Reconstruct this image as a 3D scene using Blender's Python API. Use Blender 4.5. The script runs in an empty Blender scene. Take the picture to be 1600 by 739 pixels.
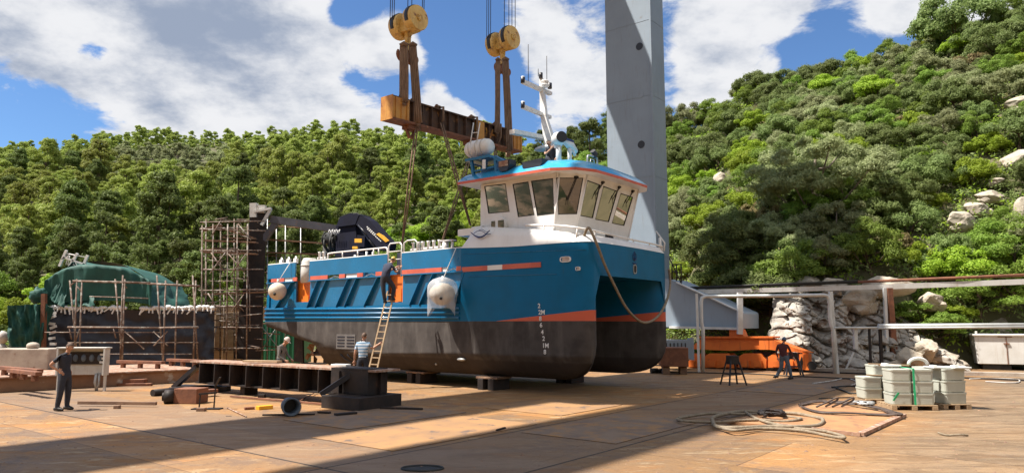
import bpy, bmesh, math, random
from mathutils import Vector, Matrix, noise
random.seed(7)
R = math.radians
SC = bpy.context.scene
COL = SC.collection

# ------------------------------------------------------------------ camera
F = 1110.0; EYE = 2.3
PITCH = math.atan(135.5 / F); CP, SP = math.cos(PITCH), math.sin(PITCH)
cam_d = bpy.data.cameras.new('camera'); cam = bpy.data.objects.new('camera', cam_d); COL.objects.link(cam)
cam_d.sensor_fit = 'HORIZONTAL'; cam_d.sensor_width = 36.0; cam_d.lens = 36.0 * F / 1600.0
cam_d.clip_start = 0.1; cam_d.clip_end = 5000
cam.location = (0, 0, EYE); cam.rotation_euler = (math.pi / 2 + PITCH, 0, 0)
SC.camera = cam
SC.render.engine = 'CYCLES'
SC.cycles.use_denoising = True
SC.cycles.max_bounces = 6; SC.cycles.diffuse_bounces = 3; SC.cycles.glossy_bounces = 3
SC.cycles.transmission_bounces = 4; SC.cycles.transparent_max_bounces = 8
SC.cycles.caustics_reflective = False; SC.cycles.caustics_refractive = False

def ray(px, py):
    u = (px - 800) / F; v = (369.5 - py) / F
    return u / (CP - v * SP), (v * CP + SP) / (CP - v * SP)
def at(px, py, Y):
    a, b = ray(px, py); return Vector((a * Y, Y, EYE + b * Y))
def gr(px, py, z=0.0):
    a, b = ray(px, py); Y = (z - EYE) / b; return Vector((a * Y, Y, z))
AX = Vector((-.7812, .6242, 0)).normalized(); BX = Vector((AX.y, -AX.x, 0))
NX = Vector((2.37, 22.3, 0))
def onr(px, py, r):            # point on the vertical plane at coordinate r along BX
    a, e = ray(px, py); Y = r / (BX.x * a + BX.y); return Vector((a * Y, Y, EYE + e * Y))
def onq(px, py, q):
    a, e = ray(px, py); Y = q / (AX.x * a + AX.y); return Vector((a * Y, Y, EYE + e * Y))

# ------------------------------------------------------------------ light
TO_SUN = (AX * .38 - BX * .42 + Vector((0, 0, 1))).normalized()
sun_d = bpy.data.lights.new('sun', 'SUN'); sun = bpy.data.objects.new('sun', sun_d); COL.objects.link(sun)
sun.rotation_euler = TO_SUN.to_track_quat('Z', 'Y').to_euler(); sun.location = (-20, 0, 60)
sun_d.energy = 5.0; sun_d.angle = R(0.53); sun_d.color = (1.0, .93, .83)
SC.view_settings.view_transform = 'Standard'; SC.view_settings.look = 'None'
SC.view_settings.gamma = 1; SC.view_settings.exposure = 1.0; SC.view_settings.use_curve_mapping = False

# ------------------------------------------------------------------ node helpers
class NT:
    def __init__(s, tree): s.t = tree; s.n = tree.nodes; s.l = tree.links
    def new(s, typ, **kw):
        nd = s.n.new(typ)
        for k, v in kw.items(): setattr(nd, k, v)
        return nd
    def put(s, sock, v):
        if isinstance(v, bpy.types.NodeSocket): s.l.new(v, sock)
        elif v is not None:
            if isinstance(v, (tuple, list)) and len(v) == 3 and sock.type == 'RGBA': v = (*v, 1)
            sock.default_value = v
    def math(s, op, a, b=None, clamp=False):
        nd = s.new('ShaderNodeMath', operation=op, use_clamp=clamp); s.put(nd.inputs[0], a); s.put(nd.inputs[1], b)
        return nd.outputs[0]
    def vmath(s, op, a, b=None, out=0):
        nd = s.new('ShaderNodeVectorMath', operation=op); s.put(nd.inputs[0], a); s.put(nd.inputs[1], b); return nd.outputs[out]
    def mix(s, f, a, b, blend='MIX'):
        nd = s.new('ShaderNodeMix', data_type='RGBA', blend_type=blend)
        s.put(nd.inputs[0], f); s.put(nd.inputs[6], a); s.put(nd.inputs[7], b); return nd.outputs[2]
    def noise(s, vec, scale, detail=4, rough=.55, dist=0.0):
        nd = s.new('ShaderNodeTexNoise'); s.put(nd.inputs['Vector'], vec); nd.inputs['Scale'].default_value = scale
        nd.inputs['Detail'].default_value = detail; nd.inputs['Roughness'].default_value = rough; nd.inputs['Distortion'].default_value = dist
        return nd.outputs[0]
    def ramp(s, v, lo, hi, a=0.0, b=1.0, smooth=True):
        nd = s.new('ShaderNodeMapRange', interpolation_type='SMOOTHSTEP' if smooth else 'LINEAR'); s.put(nd.inputs[0], v)
        for i, x in enumerate((lo, hi, a, b)): nd.inputs[i + 1].default_value = x
        return nd.outputs[0]

# ------------------------------------------------------------------ sky
W = bpy.data.worlds.new('World'); SC.world = W; W.use_nodes = True
wt = NT(W.node_tree); wt.n.clear()
sky = wt.new('ShaderNodeTexSky', sky_type='NISHITA', sun_disc=False)
sky.sun_elevation = math.asin(TO_SUN.z); sky.sun_rotation = math.atan2(TO_SUN.x, TO_SUN.y)
sky.altitude = 300; sky.air_density = 1.0; sky.dust_density = .15; sky.ozone_density = 3.0
tc = wt.new('ShaderNodeTexCoord'); dirv = tc.outputs['Generated']
sep = wt.new('ShaderNodeSeparateXYZ'); wt.put(sep.inputs[0], dirv)
# cloud layer coordinates: flatten the direction on a plane high above
hz = wt.math('ADD', wt.math('MAXIMUM', sep.outputs[2], 0.0), 0.28)
comb = wt.new('ShaderNodeCombineXYZ')
wt.put(comb.inputs[0], wt.math('DIVIDE', sep.outputs[0], hz)); wt.put(comb.inputs[1], wt.math('DIVIDE', sep.outputs[1], hz)); wt.put(comb.inputs[2], 0.0)
n1 = wt.noise(comb.outputs[0], 5.5, 13, .64, .35); n2 = wt.noise(comb.outputs[0], 2.2, 4, .5)
dens = wt.math('ADD', wt.math('MULTIPLY', wt.math('SUBTRACT', n1, .5), 3.0), wt.math('SUBTRACT', wt.math('MULTIPLY', wt.math('SUBTRACT', n2, .5), 1.2), .32))
# unseen broken cloud added behind and overhead, whitening the blue fill light
dens = wt.math('ADD', dens, wt.math('ADD', wt.math('MULTIPLY', wt.ramp(sep.outputs[1], .45, -.2), .75), wt.math('MULTIPLY', wt.ramp(sep.outputs[2], .55, .8), .55)))
def blobs(lst, acc):
    for px, py, rad, wgt in lst:
        d = Vector(((px - 800) / F, 0, 0)); a, e = ray(px, py); d = Vector((a, 1, e)).normalized()
        dt = wt.vmath('DOT_PRODUCT', dirv, tuple(d), out=1)
        k = 2.0 / (rad / F) ** 2
        acc = wt.math('ADD', acc, wt.math('MULTIPLY', wt.math('EXPONENT', wt.math('MULTIPLY', wt.math('SUBTRACT', dt, 1.0), k)), wgt))
    return acc
dens = blobs([(40, 70, 110, .9), (200, 20, 150, .9), (200, 130, 90, .75), (330, 110, 130, .9), (440, 140, 120, .9), (420, 20, 130, .9), (520, 175, 80, .7), (600, 190, 60, .5),
              (155, 78, 34, -1.25), (60, 190, 80, -.8), (160, 178, 50, -.5), (625, 60, 40, 1.2), (575, 60, 34, 1.1), (660, 90, 26, .7), (690, 165, 45, .9), (740, 190, 40, .7), (620, 140, 40, -.3), (735, 75, 60, -1.1), (560, 125, 40, -.9), (700, 30, 40, -.7), (770, 150, 45, -.9), (545, 25, 30, -.8),
              (745, 100, 16, .45), (860, 60, 70, .7), (910, 130, 70, .85), (880, 180, 40, .5), (815, 15, 40, .5), (1130, 20, 120, 1.3), (1110, 100, 60, 1.0), (1220, 30, 50, .7), (1140, 140, 45, .6), (1075, 165, 24, .5),
              (1300, 90, 90, -1.0), (1230, 95, 60, -.7), (1420, 85, 70, -.8), (1300, 0, 60, .55), (1450, 12, 80, 1.3), (1390, 30, 40, .9), (1540, 5, 50, .8), (1210, 105, 18, .55), (1060, 125, 30, -.6), (550, 20, 30, -.5), (800, 200, 40, -.3), (1560, 0, 40, .4)], dens)
cov = wt.ramp(dens, .0, .52)
dark = blobs([(300, 30, 80, .5), (400, 60, 80, .5), (350, 5, 100, .25), (15, 35, 40, .5), (90, 100, 40, .4), (20, 100, 40, .45), (1000, 60, 90, .15), (1250, 0, 60, .2)], wt.math('MULTIPLY', wt.math('SUBTRACT', wt.noise(comb.outputs[0], 6.5, 8, .6), .53), 3.4))
dark = wt.math('ADD', dark, wt.ramp(dens, .7, 2.6, 0.0, .45))
darkf = wt.ramp(dark, -.35, 1.25)
ccol = wt.mix(darkf, (.95, .96, .99), (.36, .43, .57))
bg_s = wt.new('ShaderNodeBackground'); bg_c = wt.new('ShaderNodeBackground')
skyc = wt.mix(1.0, sky.outputs[0], (.74, .93, 1.13), 'MULTIPLY')
wt.put(bg_s.inputs[0], skyc); bg_s.inputs[1].default_value = .068
wt.put(bg_c.inputs[0], ccol); bg_c.inputs[1].default_value = .46
mx = wt.new('ShaderNodeMixShader'); wt.put(mx.inputs[0], cov); wt.l.new(bg_s.outputs[0], mx.inputs[1]); wt.l.new(bg_c.outputs[0], mx.inputs[2])
wo = wt.new('ShaderNodeOutputWorld'); wt.l.new(mx.outputs[0], wo.inputs[0])

# ------------------------------------------------------------------ materials
M = {}
def mat(name, c1, c2=None, scale=2.0, rough=.6, metal=0.0, bump=0.0, bscale=None, spot=None, spotscale=3.0, spotlo=.55, spothi=.65, stretch=None, rvar=.0, coat=0.0, streak=None):
    m = bpy.data.materials.new(name); m.use_nodes = True; t = NT(m.node_tree)
    b = t.n['Principled BSDF']; co = t.new('ShaderNodeTexCoord').outputs['Object']
    if stretch:
        mp = t.new('ShaderNodeMapping'); t.put(mp.inputs[0], co); mp.inputs['Scale'].default_value = stretch; co = mp.outputs[0]
    col = c1
    if c2 is None: c2 = tuple(x * .8 for x in c1)
    nz = t.noise(co, scale, 6, .6); col = t.mix(t.ramp(nz, .35, .68), c1, c2)
    if streak:
        mp = t.new('ShaderNodeMapping'); t.put(mp.inputs[0], co); mp.inputs['Scale'].default_value = (3.5, 3.5, .35)
        col = t.mix(t.math('MULTIPLY', t.ramp(t.noise(mp.outputs[0], 2.2, 5, .6), .54, .75), streak[1]), col, streak[0])
    if spot: col = t.mix(t.ramp(t.noise(co, spotscale, 7, .65), spotlo, spothi), col, spot)
    t.put(b.inputs['Base Color'], col)
    t.put(b.inputs['Roughness'], t.ramp(nz, .3, .7, max(.05, rough - rvar), min(1, rough + rvar)) if rvar else rough)
    b.inputs['Metallic'].default_value = metal
    if coat: b.inputs['Coat Weight'].default_value = coat; b.inputs['Coat Roughness'].default_value = .08
    if bump:
        bp = t.new('ShaderNodeBump'); bp.inputs['Strength'].default_value = bump; bp.inputs['Distance'].default_value = .02
        t.put(bp.inputs['Height'], t.noise(co, bscale or scale * 8, 5, .6)); t.l.new(bp.outputs[0], b.inputs['Normal'])
    M[name] = m; return m
BLUE = (.004, .13, .285)
mat('ship_blue_paint', BLUE, (.006, .115, .24), 1.2, .33, bump=.12, bscale=1.6, rvar=.08, coat=.3)
mat('roof_blue_paint', (.04, .36, .62), (.03, .30, .54), 1.5, .28, coat=.3)
mat('ship_white_paint', (.80, .78, .76), (.72, .70, .67), 1.0, .4, bump=.08, bscale=2, streak=((.5, .42, .34), .25))
mat('coral_paint', (.62, .135, .075), (.5, .10, .06), 2, .45)
mat('orange_paint', (.75, .20, .02), (.62, .15, .02), 2, .45, spot=(.25, .08, .03), spotlo=.66, spothi=.75)
mat('crane_orange_paint', (.70, .17, .025), (.60, .13, .02), 1.6, .55, spot=(.16, .06, .03), spotlo=.62, spothi=.74, spotscale=2, streak=((.12, .05, .03), .5))
mat('yellow_paint', (.72, .50, .17), (.60, .38, .10), 2.5, .5, spot=(.28, .13, .04), spotlo=.55, spothi=.68, spotscale=4, streak=((.25, .12, .05), .7))
mat('amber_paint', (.55, .27, .05), (.42, .17, .03), 2.5, .55, spot=(.20, .07, .03), spotlo=.56, spothi=.7, streak=((.15, .06, .03), .6))
mat('crane_grey_paint', (.25, .31, .375), (.225, .28, .34), .5, .5, bump=.03, bscale=3, spot=(.19, .19, .19), spotlo=.66, spothi=.76, spotscale=2.2, streak=((.19, .20, .21), .5))
mat('rust', (.23, .095, .05), (.13, .055, .035), 3, .85, bump=.4, spot=(.32, .15, .07), spotlo=.58, spothi=.7)
mat('pale_rust', (.36, .22, .15), (.22, .11, .07), 5, .8, bump=.3, spot=(.42, .33, .27), spotlo=.5, spothi=.62, spotscale=6)
mat('scaffold_tube', (.20, .15, .12), (.12, .065, .045), 2.5, .8, spot=(.34, .31, .28), spotlo=.5, spothi=.6, spotscale=4)
mat('dark_steel', (.022, .019, .019), (.040, .029, .025), 2.5, .6, bump=.3, spot=(.10, .05, .035), spotlo=.6, spothi=.74)
M['dark_steel'].node_tree.nodes['Principled BSDF'].inputs['Specular IOR Level'].default_value = .25
mat('black_paint', (.012, .013, .020), (.02, .02, .028), 2, .4)
mat('navy_paint', (.007, .008, .022), (.005, .005, .013), 2, .75)
M['navy_paint'].node_tree.nodes['Principled BSDF'].inputs['Specular IOR Level'].default_value = .2
mat('boom_grey', (.09, .09, .11), (.06, .06, .07), 2, .6, spot=(.15, .09, .06), spotlo=.6, spothi=.7)
mat('black_rubber', (.012, .015, .016), (.03, .028, .026), 3, .7)
mat('white_metal', (.74, .74, .73), (.6, .6, .6), 3, .45)
mat('white_plastic', (.80, .80, .80), (.70, .68, .64), 2, .45)
mat('pipe_white', (.62, .64, .64), (.5, .5, .48), 2, .5, spot=(.35, .2, .12), spotlo=.68, spothi=.74)
mat('weathered_white', (.60, .60, .58), (.47, .45, .42), 1.2, .6, spot=(.36, .24, .17), spotlo=.63, spothi=.74, streak=((.3, .2, .14), .4))
mat('concrete', (.42, .37, .31), (.30, .25, .21), 1.6, .9, bump=.4, spot=(.22, .13, .09), spotlo=.57, spothi=.7)
mat('tarp_green', (.012, .085, .066), (.009, .06, .05), 1.5, .72, bump=.5, bscale=2.2)
mat('tarp_black', (.010, .010, .018), (.016, .016, .026), 1.2, .45, bump=.5, bscale=2.5)
mat('wood', (.42, .30, .18), (.30, .20, .12), 3, .8, bump=.4, stretch=(.3, 3, 3))
mat('old_wood', (.26, .16, .10), (.17, .10, .07), 3, .85, bump=.4)
mat('rope_hemp', (.30, .24, .17), (.20, .16, .11), 14, .9, bump=.8, bscale=60)
mat('sling_web', (.24, .15, .095), (.14, .085, .055), 5, .85, bump=.5, stretch=(3, 3, .5))
mat('wire_rope', (.035, .035, .04), (.05, .05, .05), 8, .5, metal=.5)
mat('hose_dark', (.05, .035, .03), (.10, .07, .055), 8, .6)
mat('foam_fender', (.62, .55, .44), (.52, .43, .33), 3, .55, spot=(.33, .23, .15), spotlo=.58, spothi=.72)
mat('box_grey', (.50, .52, .46), (.44, .455, .40), 2.5, .55, bump=.15)
mat('box_lid', (.66, .67, .66), (.56, .57, .55), 2.5, .5)
mat('green_strap', (.03, .55, .24), None, 4, .5)
mat('galvanised', (.45, .46, .46), (.34, .34, .34), 4, .45, metal=.4)
mat('stain_white', (.55, .53, .5), (.35, .3, .28), 3, .6)
mat('skin', (.48, .26, .17), (.42, .22, .14), 6, .55)
mat('eye_white', (.7, .68, .65), None, 4, .3)
mat('lip', (.35, .13, .10), None, 4, .5)
mat('hair_dark', (.02, .014, .01), None, 20, .6, bump=.6, bscale=80)
mat('hair_brown', (.11, .06, .035), None, 20, .6, bump=.6, bscale=80)
mat('cloth_dark', (.017, .019, .028), (.025, .027, .038), 4, .85, bump=.4, bscale=12)
mat('cloth_navy', (.035, .045, .085), (.025, .03, .06), 4, .85, bump=.4, bscale=12)
mat('cloth_trouser', (.022, .024, .035), (.03, .033, .045), 4, .85, bump=.4, bscale=12)
mat('cloth_grey', (.17, .155, .145), (.12, .11, .10), 4, .85, bump=.4, bscale=12)
mat('cloth_maroon', (.085, .018, .02), (.06, .014, .016), 4, .85, bump=.4, bscale=12)
mat('cloth_jeans', (.12, .15, .19), (.08, .10, .13), 4, .85, bump=.4, bscale=12)
mat('cap_pale', (.55, .45, .40), None, 8, .8)
mat('helmet_yellow', (.62, .42, .08), None, 3, .4)
mat('helmet_blue', (.05, .09, .16), None, 3, .4)
mat('shoe', (.016, .014, .014), None, 4, .6)
mat('label_amber', (.80, .42, .03), (.7, .33, .02), 6, .45)
mat('emblem_blue', (.012, .03, .14), None, 4, .4)
mat('green_container', (.03, .20, .10), (.02, .15, .08), 1, .5)
mat('louvre_grey', (.15, .14, .135), (.11, .10, .095), 2, .5)
mat('limestone', (.43, .40, .355), (.28, .255, .225), 2.2, .95, bump=1.0, bscale=9, spot=(.17, .115, .08), spotlo=.53, spothi=.62, spotscale=1.6)
mat('bark', (.13, .09, .065), (.08, .055, .04), 5, .95, bump=.6)
mat('pale_bark', (.24, .20, .16), (.15, .12, .095), 5, .95, bump=.6)
mat('bag_film', (.74, .78, .84), (.68, .70, .74), 2, .25, bump=.7, bscale=5)

def stripes():
    m = bpy.data.materials.new('striped_shirt'); m.use_nodes = True; t = NT(m.node_tree); b = t.n['Principled BSDF']
    sp = t.new('ShaderNodeSeparateXYZ'); t.put(sp.inputs[0], t.new('ShaderNodeTexCoord').outputs['Object'])
    w = t.math('SINE', t.math('MULTIPLY', sp.outputs[2], 62.0))
    t.put(b.inputs['Base Color'], t.mix(t.ramp(w, -.3, .3), (.55, .60, .66), (.16, .28, .42))); b.inputs['Roughness'].default_value = .85
    M['striped_shirt'] = m
stripes()

def hull_mat():
    m = bpy.data.materials.new('hull_paint'); m.use_nodes = True; t = NT(m.node_tree); b = t.n['Principled BSDF']
    co = t.new('ShaderNodeTexCoord').outputs['Object']; sp = t.new('ShaderNodeSeparateXYZ'); t.put(sp.inputs[0], co)
    z = sp.outputs[2]; l = t.math('MULTIPLY', sp.outputs[0], -1.0)
    nz = t.noise(co, 1.3, 6, .6)
    mp = t.new('ShaderNodeMapping'); t.put(mp.inputs[0], co); mp.inputs['Scale'].default_value = (1.2, 1.2, .25)
    st = t.ramp(t.noise(mp.outputs[0], 2, 5, .6), .45, .8)
    grey = t.mix(t.ramp(nz, .35, .7), (.080, .071, .067), (.046, .040, .038))
    grey = t.mix(t.math('MULTIPLY', st, .3), grey, (.24, .22, .2))
    lowm = t.ramp(t.math('ADD', z, t.math('MULTIPLY', nz, .06)), 1.02, 1.10)
    grey = t.mix(t.math('MULTIPLY', t.math('SUBTRACT', 1.0, lowm), .7), grey, (.045, .036, .033))  # darker below the chine: shade of the down-turned bilge put into the colour
    blue = t.mix(t.ramp(nz, .35, .7), BLUE, (.006, .115, .24))
    is_blue = t.math('GREATER_THAN', z, 2.375)
    top = t.math('SUBTRACT', 2.72, t.math('MULTIPLY', l, .092))
    coral = t.math('MULTIPLY', t.math('MULTIPLY', is_blue, t.math('LESS_THAN', z, top)), t.math('LESS_THAN', l, 4.2))
    col = t.mix(is_blue, grey, blue); col = t.mix(coral, col, (.60, .13, .075)); t.put(b.inputs['Base Color'], col)
    t.put(b.inputs['Roughness'], t.mix(is_blue, (.8, .8, .8), (.33, .33, .33))); b.inputs['Specular IOR Level'].default_value = .18
    bp = t.new('ShaderNodeBump'); bp.inputs['Strength'].default_value = .3; bp.inputs['Distance'].default_value = .03
    cz = t.new('ShaderNodeCombineXYZ'); t.put(cz.inputs[0], sp.outputs[0]); t.put(cz.inputs[1], sp.outputs[2])
    br = t.new('ShaderNodeTexBrick'); t.put(br.inputs['Vector'], cz.outputs[0]); br.inputs['Scale'].default_value = 1; br.inputs['Brick Width'].default_value = 2.4; br.inputs['Row Height'].default_value = 1.18; br.inputs['Mortar Size'].default_value = .012
    t.put(bp.inputs['Height'], t.math('ADD', t.noise(co, 1.5, 3), t.math('MULTIPLY', br.outputs['Fac'], .35))); t.l.new(bp.outputs[0], b.inputs['Normal'])
    wear = t.math('MULTIPLY', t.ramp(t.noise(mp.outputs[0], 3.1, 8, .75), .60, .74), .4)
    t.put(b.inputs['Base Color'], t.mix(wear, col, t.mix(is_blue, (.16, .12, .10), (.05, .09, .12))))
    M['hull_paint'] = m
hull_mat()

def glass_mat():
    m = bpy.data.materials.new('window_glass'); m.use_nodes = True; t = NT(m.node_tree); t.n.remove(t.n['Principled BSDF'])
    g = t.new('ShaderNodeBsdfGlossy'); g.inputs['Roughness'].default_value = .015; g.inputs['Color'].default_value = (.80, .74, .68, 1)
    tr = t.new('ShaderNodeBsdfTransparent'); tr.inputs['Color'].default_value = (.22, .21, .19, 1)
    fr = t.new('ShaderNodeFresnel'); fr.inputs[0].default_value = 1.5
    mix = t.new('ShaderNodeMixShader'); t.put(mix.inputs[0], t.math('ADD', fr.outputs[0], .22, True))
    t.l.new(tr.outputs[0], mix.inputs[1]); t.l.new(g.outputs[0], mix.inputs[2])
    t.l.new(mix.outputs[0], t.n['Material Output'].inputs[0]); M['window_glass'] = m
glass_mat()

def film_mat():
    m = M['bag_film']; t = NT(m.node_tree); b = t.n['Principled BSDF']; b.inputs['Alpha'].default_value = .38
film_mat()

def leaf_mat(name, c1, c2, c3, trans=.42):
    m = bpy.data.materials.new(name); m.use_nodes = True; t = NT(m.node_tree); b = t.n['Principled BSDF']
    oi = t.new('ShaderNodeObjectInfo'); gi = t.new('ShaderNodeNewGeometry')
    co = t.new('ShaderNodeTexCoord').outputs['Object']
    col = t.mix(gi.outputs['Random Per Island'], c1, c2)
    col = t.mix(t.ramp(t.noise(co, .7, 3), .42, .66), col, c3)
    hs = t.new('ShaderNodeHueSaturation'); t.put(hs.inputs['Color'], col)
    t.put(hs.inputs['Hue'], t.ramp(oi.outputs['Random'], 0, 1, .485, .512, False)); t.put(hs.inputs['Value'], t.ramp(oi.outputs['Random'], 0, 1, .82, 1.42, False))
    t.put(b.inputs['Base Color'], hs.outputs[0]); b.inputs['Roughness'].default_value = .6; b.inputs['Specular IOR Level'].default_value = .25
    tl = t.new('ShaderNodeBsdfTranslucent'); t.put(tl.inputs[0], hs.outputs[0])
    mx = t.new('ShaderNodeMixShader'); mx.inputs[0].default_value = trans
    t.l.new(b.outputs[0], mx.inputs[1]); t.l.new(tl.outputs[0], mx.inputs[2]); t.l.new(mx.outputs[0], t.n['Material Output'].inputs[0])
    M[name] = m
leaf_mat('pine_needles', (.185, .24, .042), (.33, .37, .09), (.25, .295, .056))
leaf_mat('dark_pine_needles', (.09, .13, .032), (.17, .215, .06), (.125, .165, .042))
leaf_mat('mastic_leaves', (.11, .16, .04), (.23, .28, .10), (.15, .20, .065))
leaf_mat('bright_leaves', (.18, .28, .02), (.32, .42, .045), (.24, .34, .03))
leaf_mat('olive_leaves', (.19, .22, .10), (.34, .37, .19), (.24, .27, .12))
leaf_mat('oak_leaves', (.12, .20, .03), (.24, .33, .06), (.17, .26, .04))
leaf_mat('dry_scrub', (.22, .19, .08), (.33, .27, .13), (.17, .19, .06))

def yard_mat():
    m = bpy.data.materials.new('rusty_steel_deck'); m.use_nodes = True; t = NT(m.node_tree); b = t.n['Principled BSDF']
    co = t.new('ShaderNodeTexCoord').outputs['Object']
    q = t.vmath('DOT_PRODUCT', co, tuple(AX), out=1); r = t.vmath('DOT_PRODUCT', co, tuple(BX), out=1)
    cb = t.new('ShaderNodeCombineXYZ'); t.put(cb.inputs[0], q); t.put(cb.inputs[1], r)
    st = t.new('ShaderNodeMapping'); t.put(st.inputs[0], cb.outputs[0]); st.inputs['Scale'].default_value = (.55, 1.6, 1)
    stx = t.new('ShaderNodeMapping'); t.put(stx.inputs[0], co); stx.inputs['Scale'].default_value = (.5, 1.5, 1)
    big = t.noise(cb.outputs[0], .22, 7, .7, .5); mid = t.noise(stx.outputs[0], .9, 8, .68, .6); fine = t.noise(co, 7, 8, .75)
    col = t.mix(t.ramp(big, .35, .65), (.30, .185, .088), (.235, .16, .10))
    col = t.mix(t.ramp(mid, .50, .66), col, (.32, .17, .065))
    col = t.mix(t.math('MULTIPLY', t.ramp(t.noise(stx.outputs[0], 2.1, 8, .7, .4), .54, .64), .8), col, (.40, .33, .25))
    col = t.mix(t.math('MULTIPLY', t.ramp(t.noise(st.outputs[0], .75, 8, .7, 1.2), .56, .70), .8), col, (.16, .115, .10))
    col = t.mix(t.math('MULTIPLY', t.ramp(fine, .50, .68), .5), col, (.13, .08, .055))
    col = t.mix(t.math('MULTIPLY', t.ramp(t.noise(co, 19, 5, .75), .58, .70), .5), col, (.5, .42, .34))
    col = t.mix(t.math('MULTIPLY', t.ramp(t.noise(stx.outputs[0], 2.4, 9, .8, 1.5), .60, .66), .7), col, (.09, .06, .045))
    sm = t.new('ShaderNodeMapping'); t.put(sm.inputs[0], cb.outputs[0]); sm.inputs['Scale'].default_value = (1.6, .22, 1)
    col = t.mix(t.math('MULTIPLY', t.ramp(t.noise(sm.outputs[0], .8, 8, .7, .6), .56, .70), .55), col, (.13, .085, .065))
    col = t.mix(t.math('MULTIPLY', t.ramp(t.noise(cb.outputs[0], .42, 9, .75, 1.0), .53, .60), .75), col, (.17, .125, .105))
    col = t.mix(t.math('MULTIPLY', t.ramp(t.noise(co, .33, 9, .75, .8), .60, .68), .6), col, (.36, .18, .065))
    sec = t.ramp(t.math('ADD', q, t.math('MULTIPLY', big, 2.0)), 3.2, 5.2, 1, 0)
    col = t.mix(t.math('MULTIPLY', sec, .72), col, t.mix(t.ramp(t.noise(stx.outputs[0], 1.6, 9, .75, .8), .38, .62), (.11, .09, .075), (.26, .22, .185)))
    # plates: each its own tone, with dark seams
    br = t.new('ShaderNodeTexBrick'); t.put(br.inputs['Vector'], cb.outputs[0]); br.offset = .37; br.offset_frequency = 2
    br.inputs['Scale'].default_value = 1.0; br.inputs['Brick Width'].default_value = 7.3; br.inputs['Row Height'].default_value = 2.9
    br.inputs['Mortar Size'].default_value = .012; br.inputs['Mortar Smooth'].default_value = .2
    for i, v in ((1, (.76, .77, .82, 1)), (2, (1.14, 1.06, .98, 1)), (3, (.45, .4, .38, 1))): br.inputs[i].default_value = v
    col = t.mix(1.0, col, br.outputs[0], 'MULTIPLY')
    # long greyer strip of plates laid across the yard, and the gaps beside it
    def line(v, c, w): return t.ramp(t.math('ABSOLUTE', t.math('SUBTRACT', v, c)), w * .5, w)
    grey = t.math('MULTIPLY', t.ramp(t.math('ABSOLUTE', t.math('SUBTRACT', r, 8.6)), 1.25, 1.35, 1, 0), .55)
    grey2 = t.math('MULTIPLY', t.ramp(t.math('ABSOLUTE', t.math('SUBTRACT', q, 8.3)), 1.3, 1.4, 1, 0), .5)
    gcol = t.mix(t.ramp(mid, .4, .65), (.20, .155, .135), (.15, .115, .105))
    col = t.mix(grey, col, gcol); col = t.mix(grey2, col, gcol)
    for v, c in ((r, 7.3), (q, 6.95), (q, 9.7)):
        col = t.mix(line(v, c, .035), (.03, .022, .02), col)
    col = t.mix(1.0, col, (.98, .87, .67), 'MULTIPLY'); t.put(b.inputs['Base Color'], col)
    t.put(b.inputs['Roughness'], t.ramp(mid, .35, .7, .62, .92))
    bp = t.new('ShaderNodeBump'); bp.inputs['Strength'].default_value = .5; bp.inputs['Distance'].default_value = .03
    t.put(bp.inputs['Height'], t.math('ADD', fine, t.noise(co, 1.6, 4))); t.l.new(bp.outputs[0], b.inputs['Normal'])
    M['rusty_steel_deck'] = m
yard_mat()

def hill_mat():
    m = bpy.data.materials.new('hillside_soil'); m.use_nodes = True; t = NT(m.node_tree); b = t.n['Principled BSDF']
    co = t.new('ShaderNodeTexCoord').outputs['Object']
    col = t.mix(t.ramp(t.noise(co, .35, 7, .65), .4, .62), (.075, .075, .035), (.12, .11, .06))
    col = t.mix(t.ramp(t.noise(co, .12, 8, .7), .60, .70), col, (.30, .25, .17))
    t.put(b.inputs['Base Color'], col); b.inputs['Roughness'].default_value = 1
    M['hillside_soil'] = m
hill_mat()
mat('scrub_slope', (.055, .05, .022), (.24, .175, .115), .16, 1.0, spot=(.018, .03, .010), spotlo=.45, spothi=.53, spotscale=.22)

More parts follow.
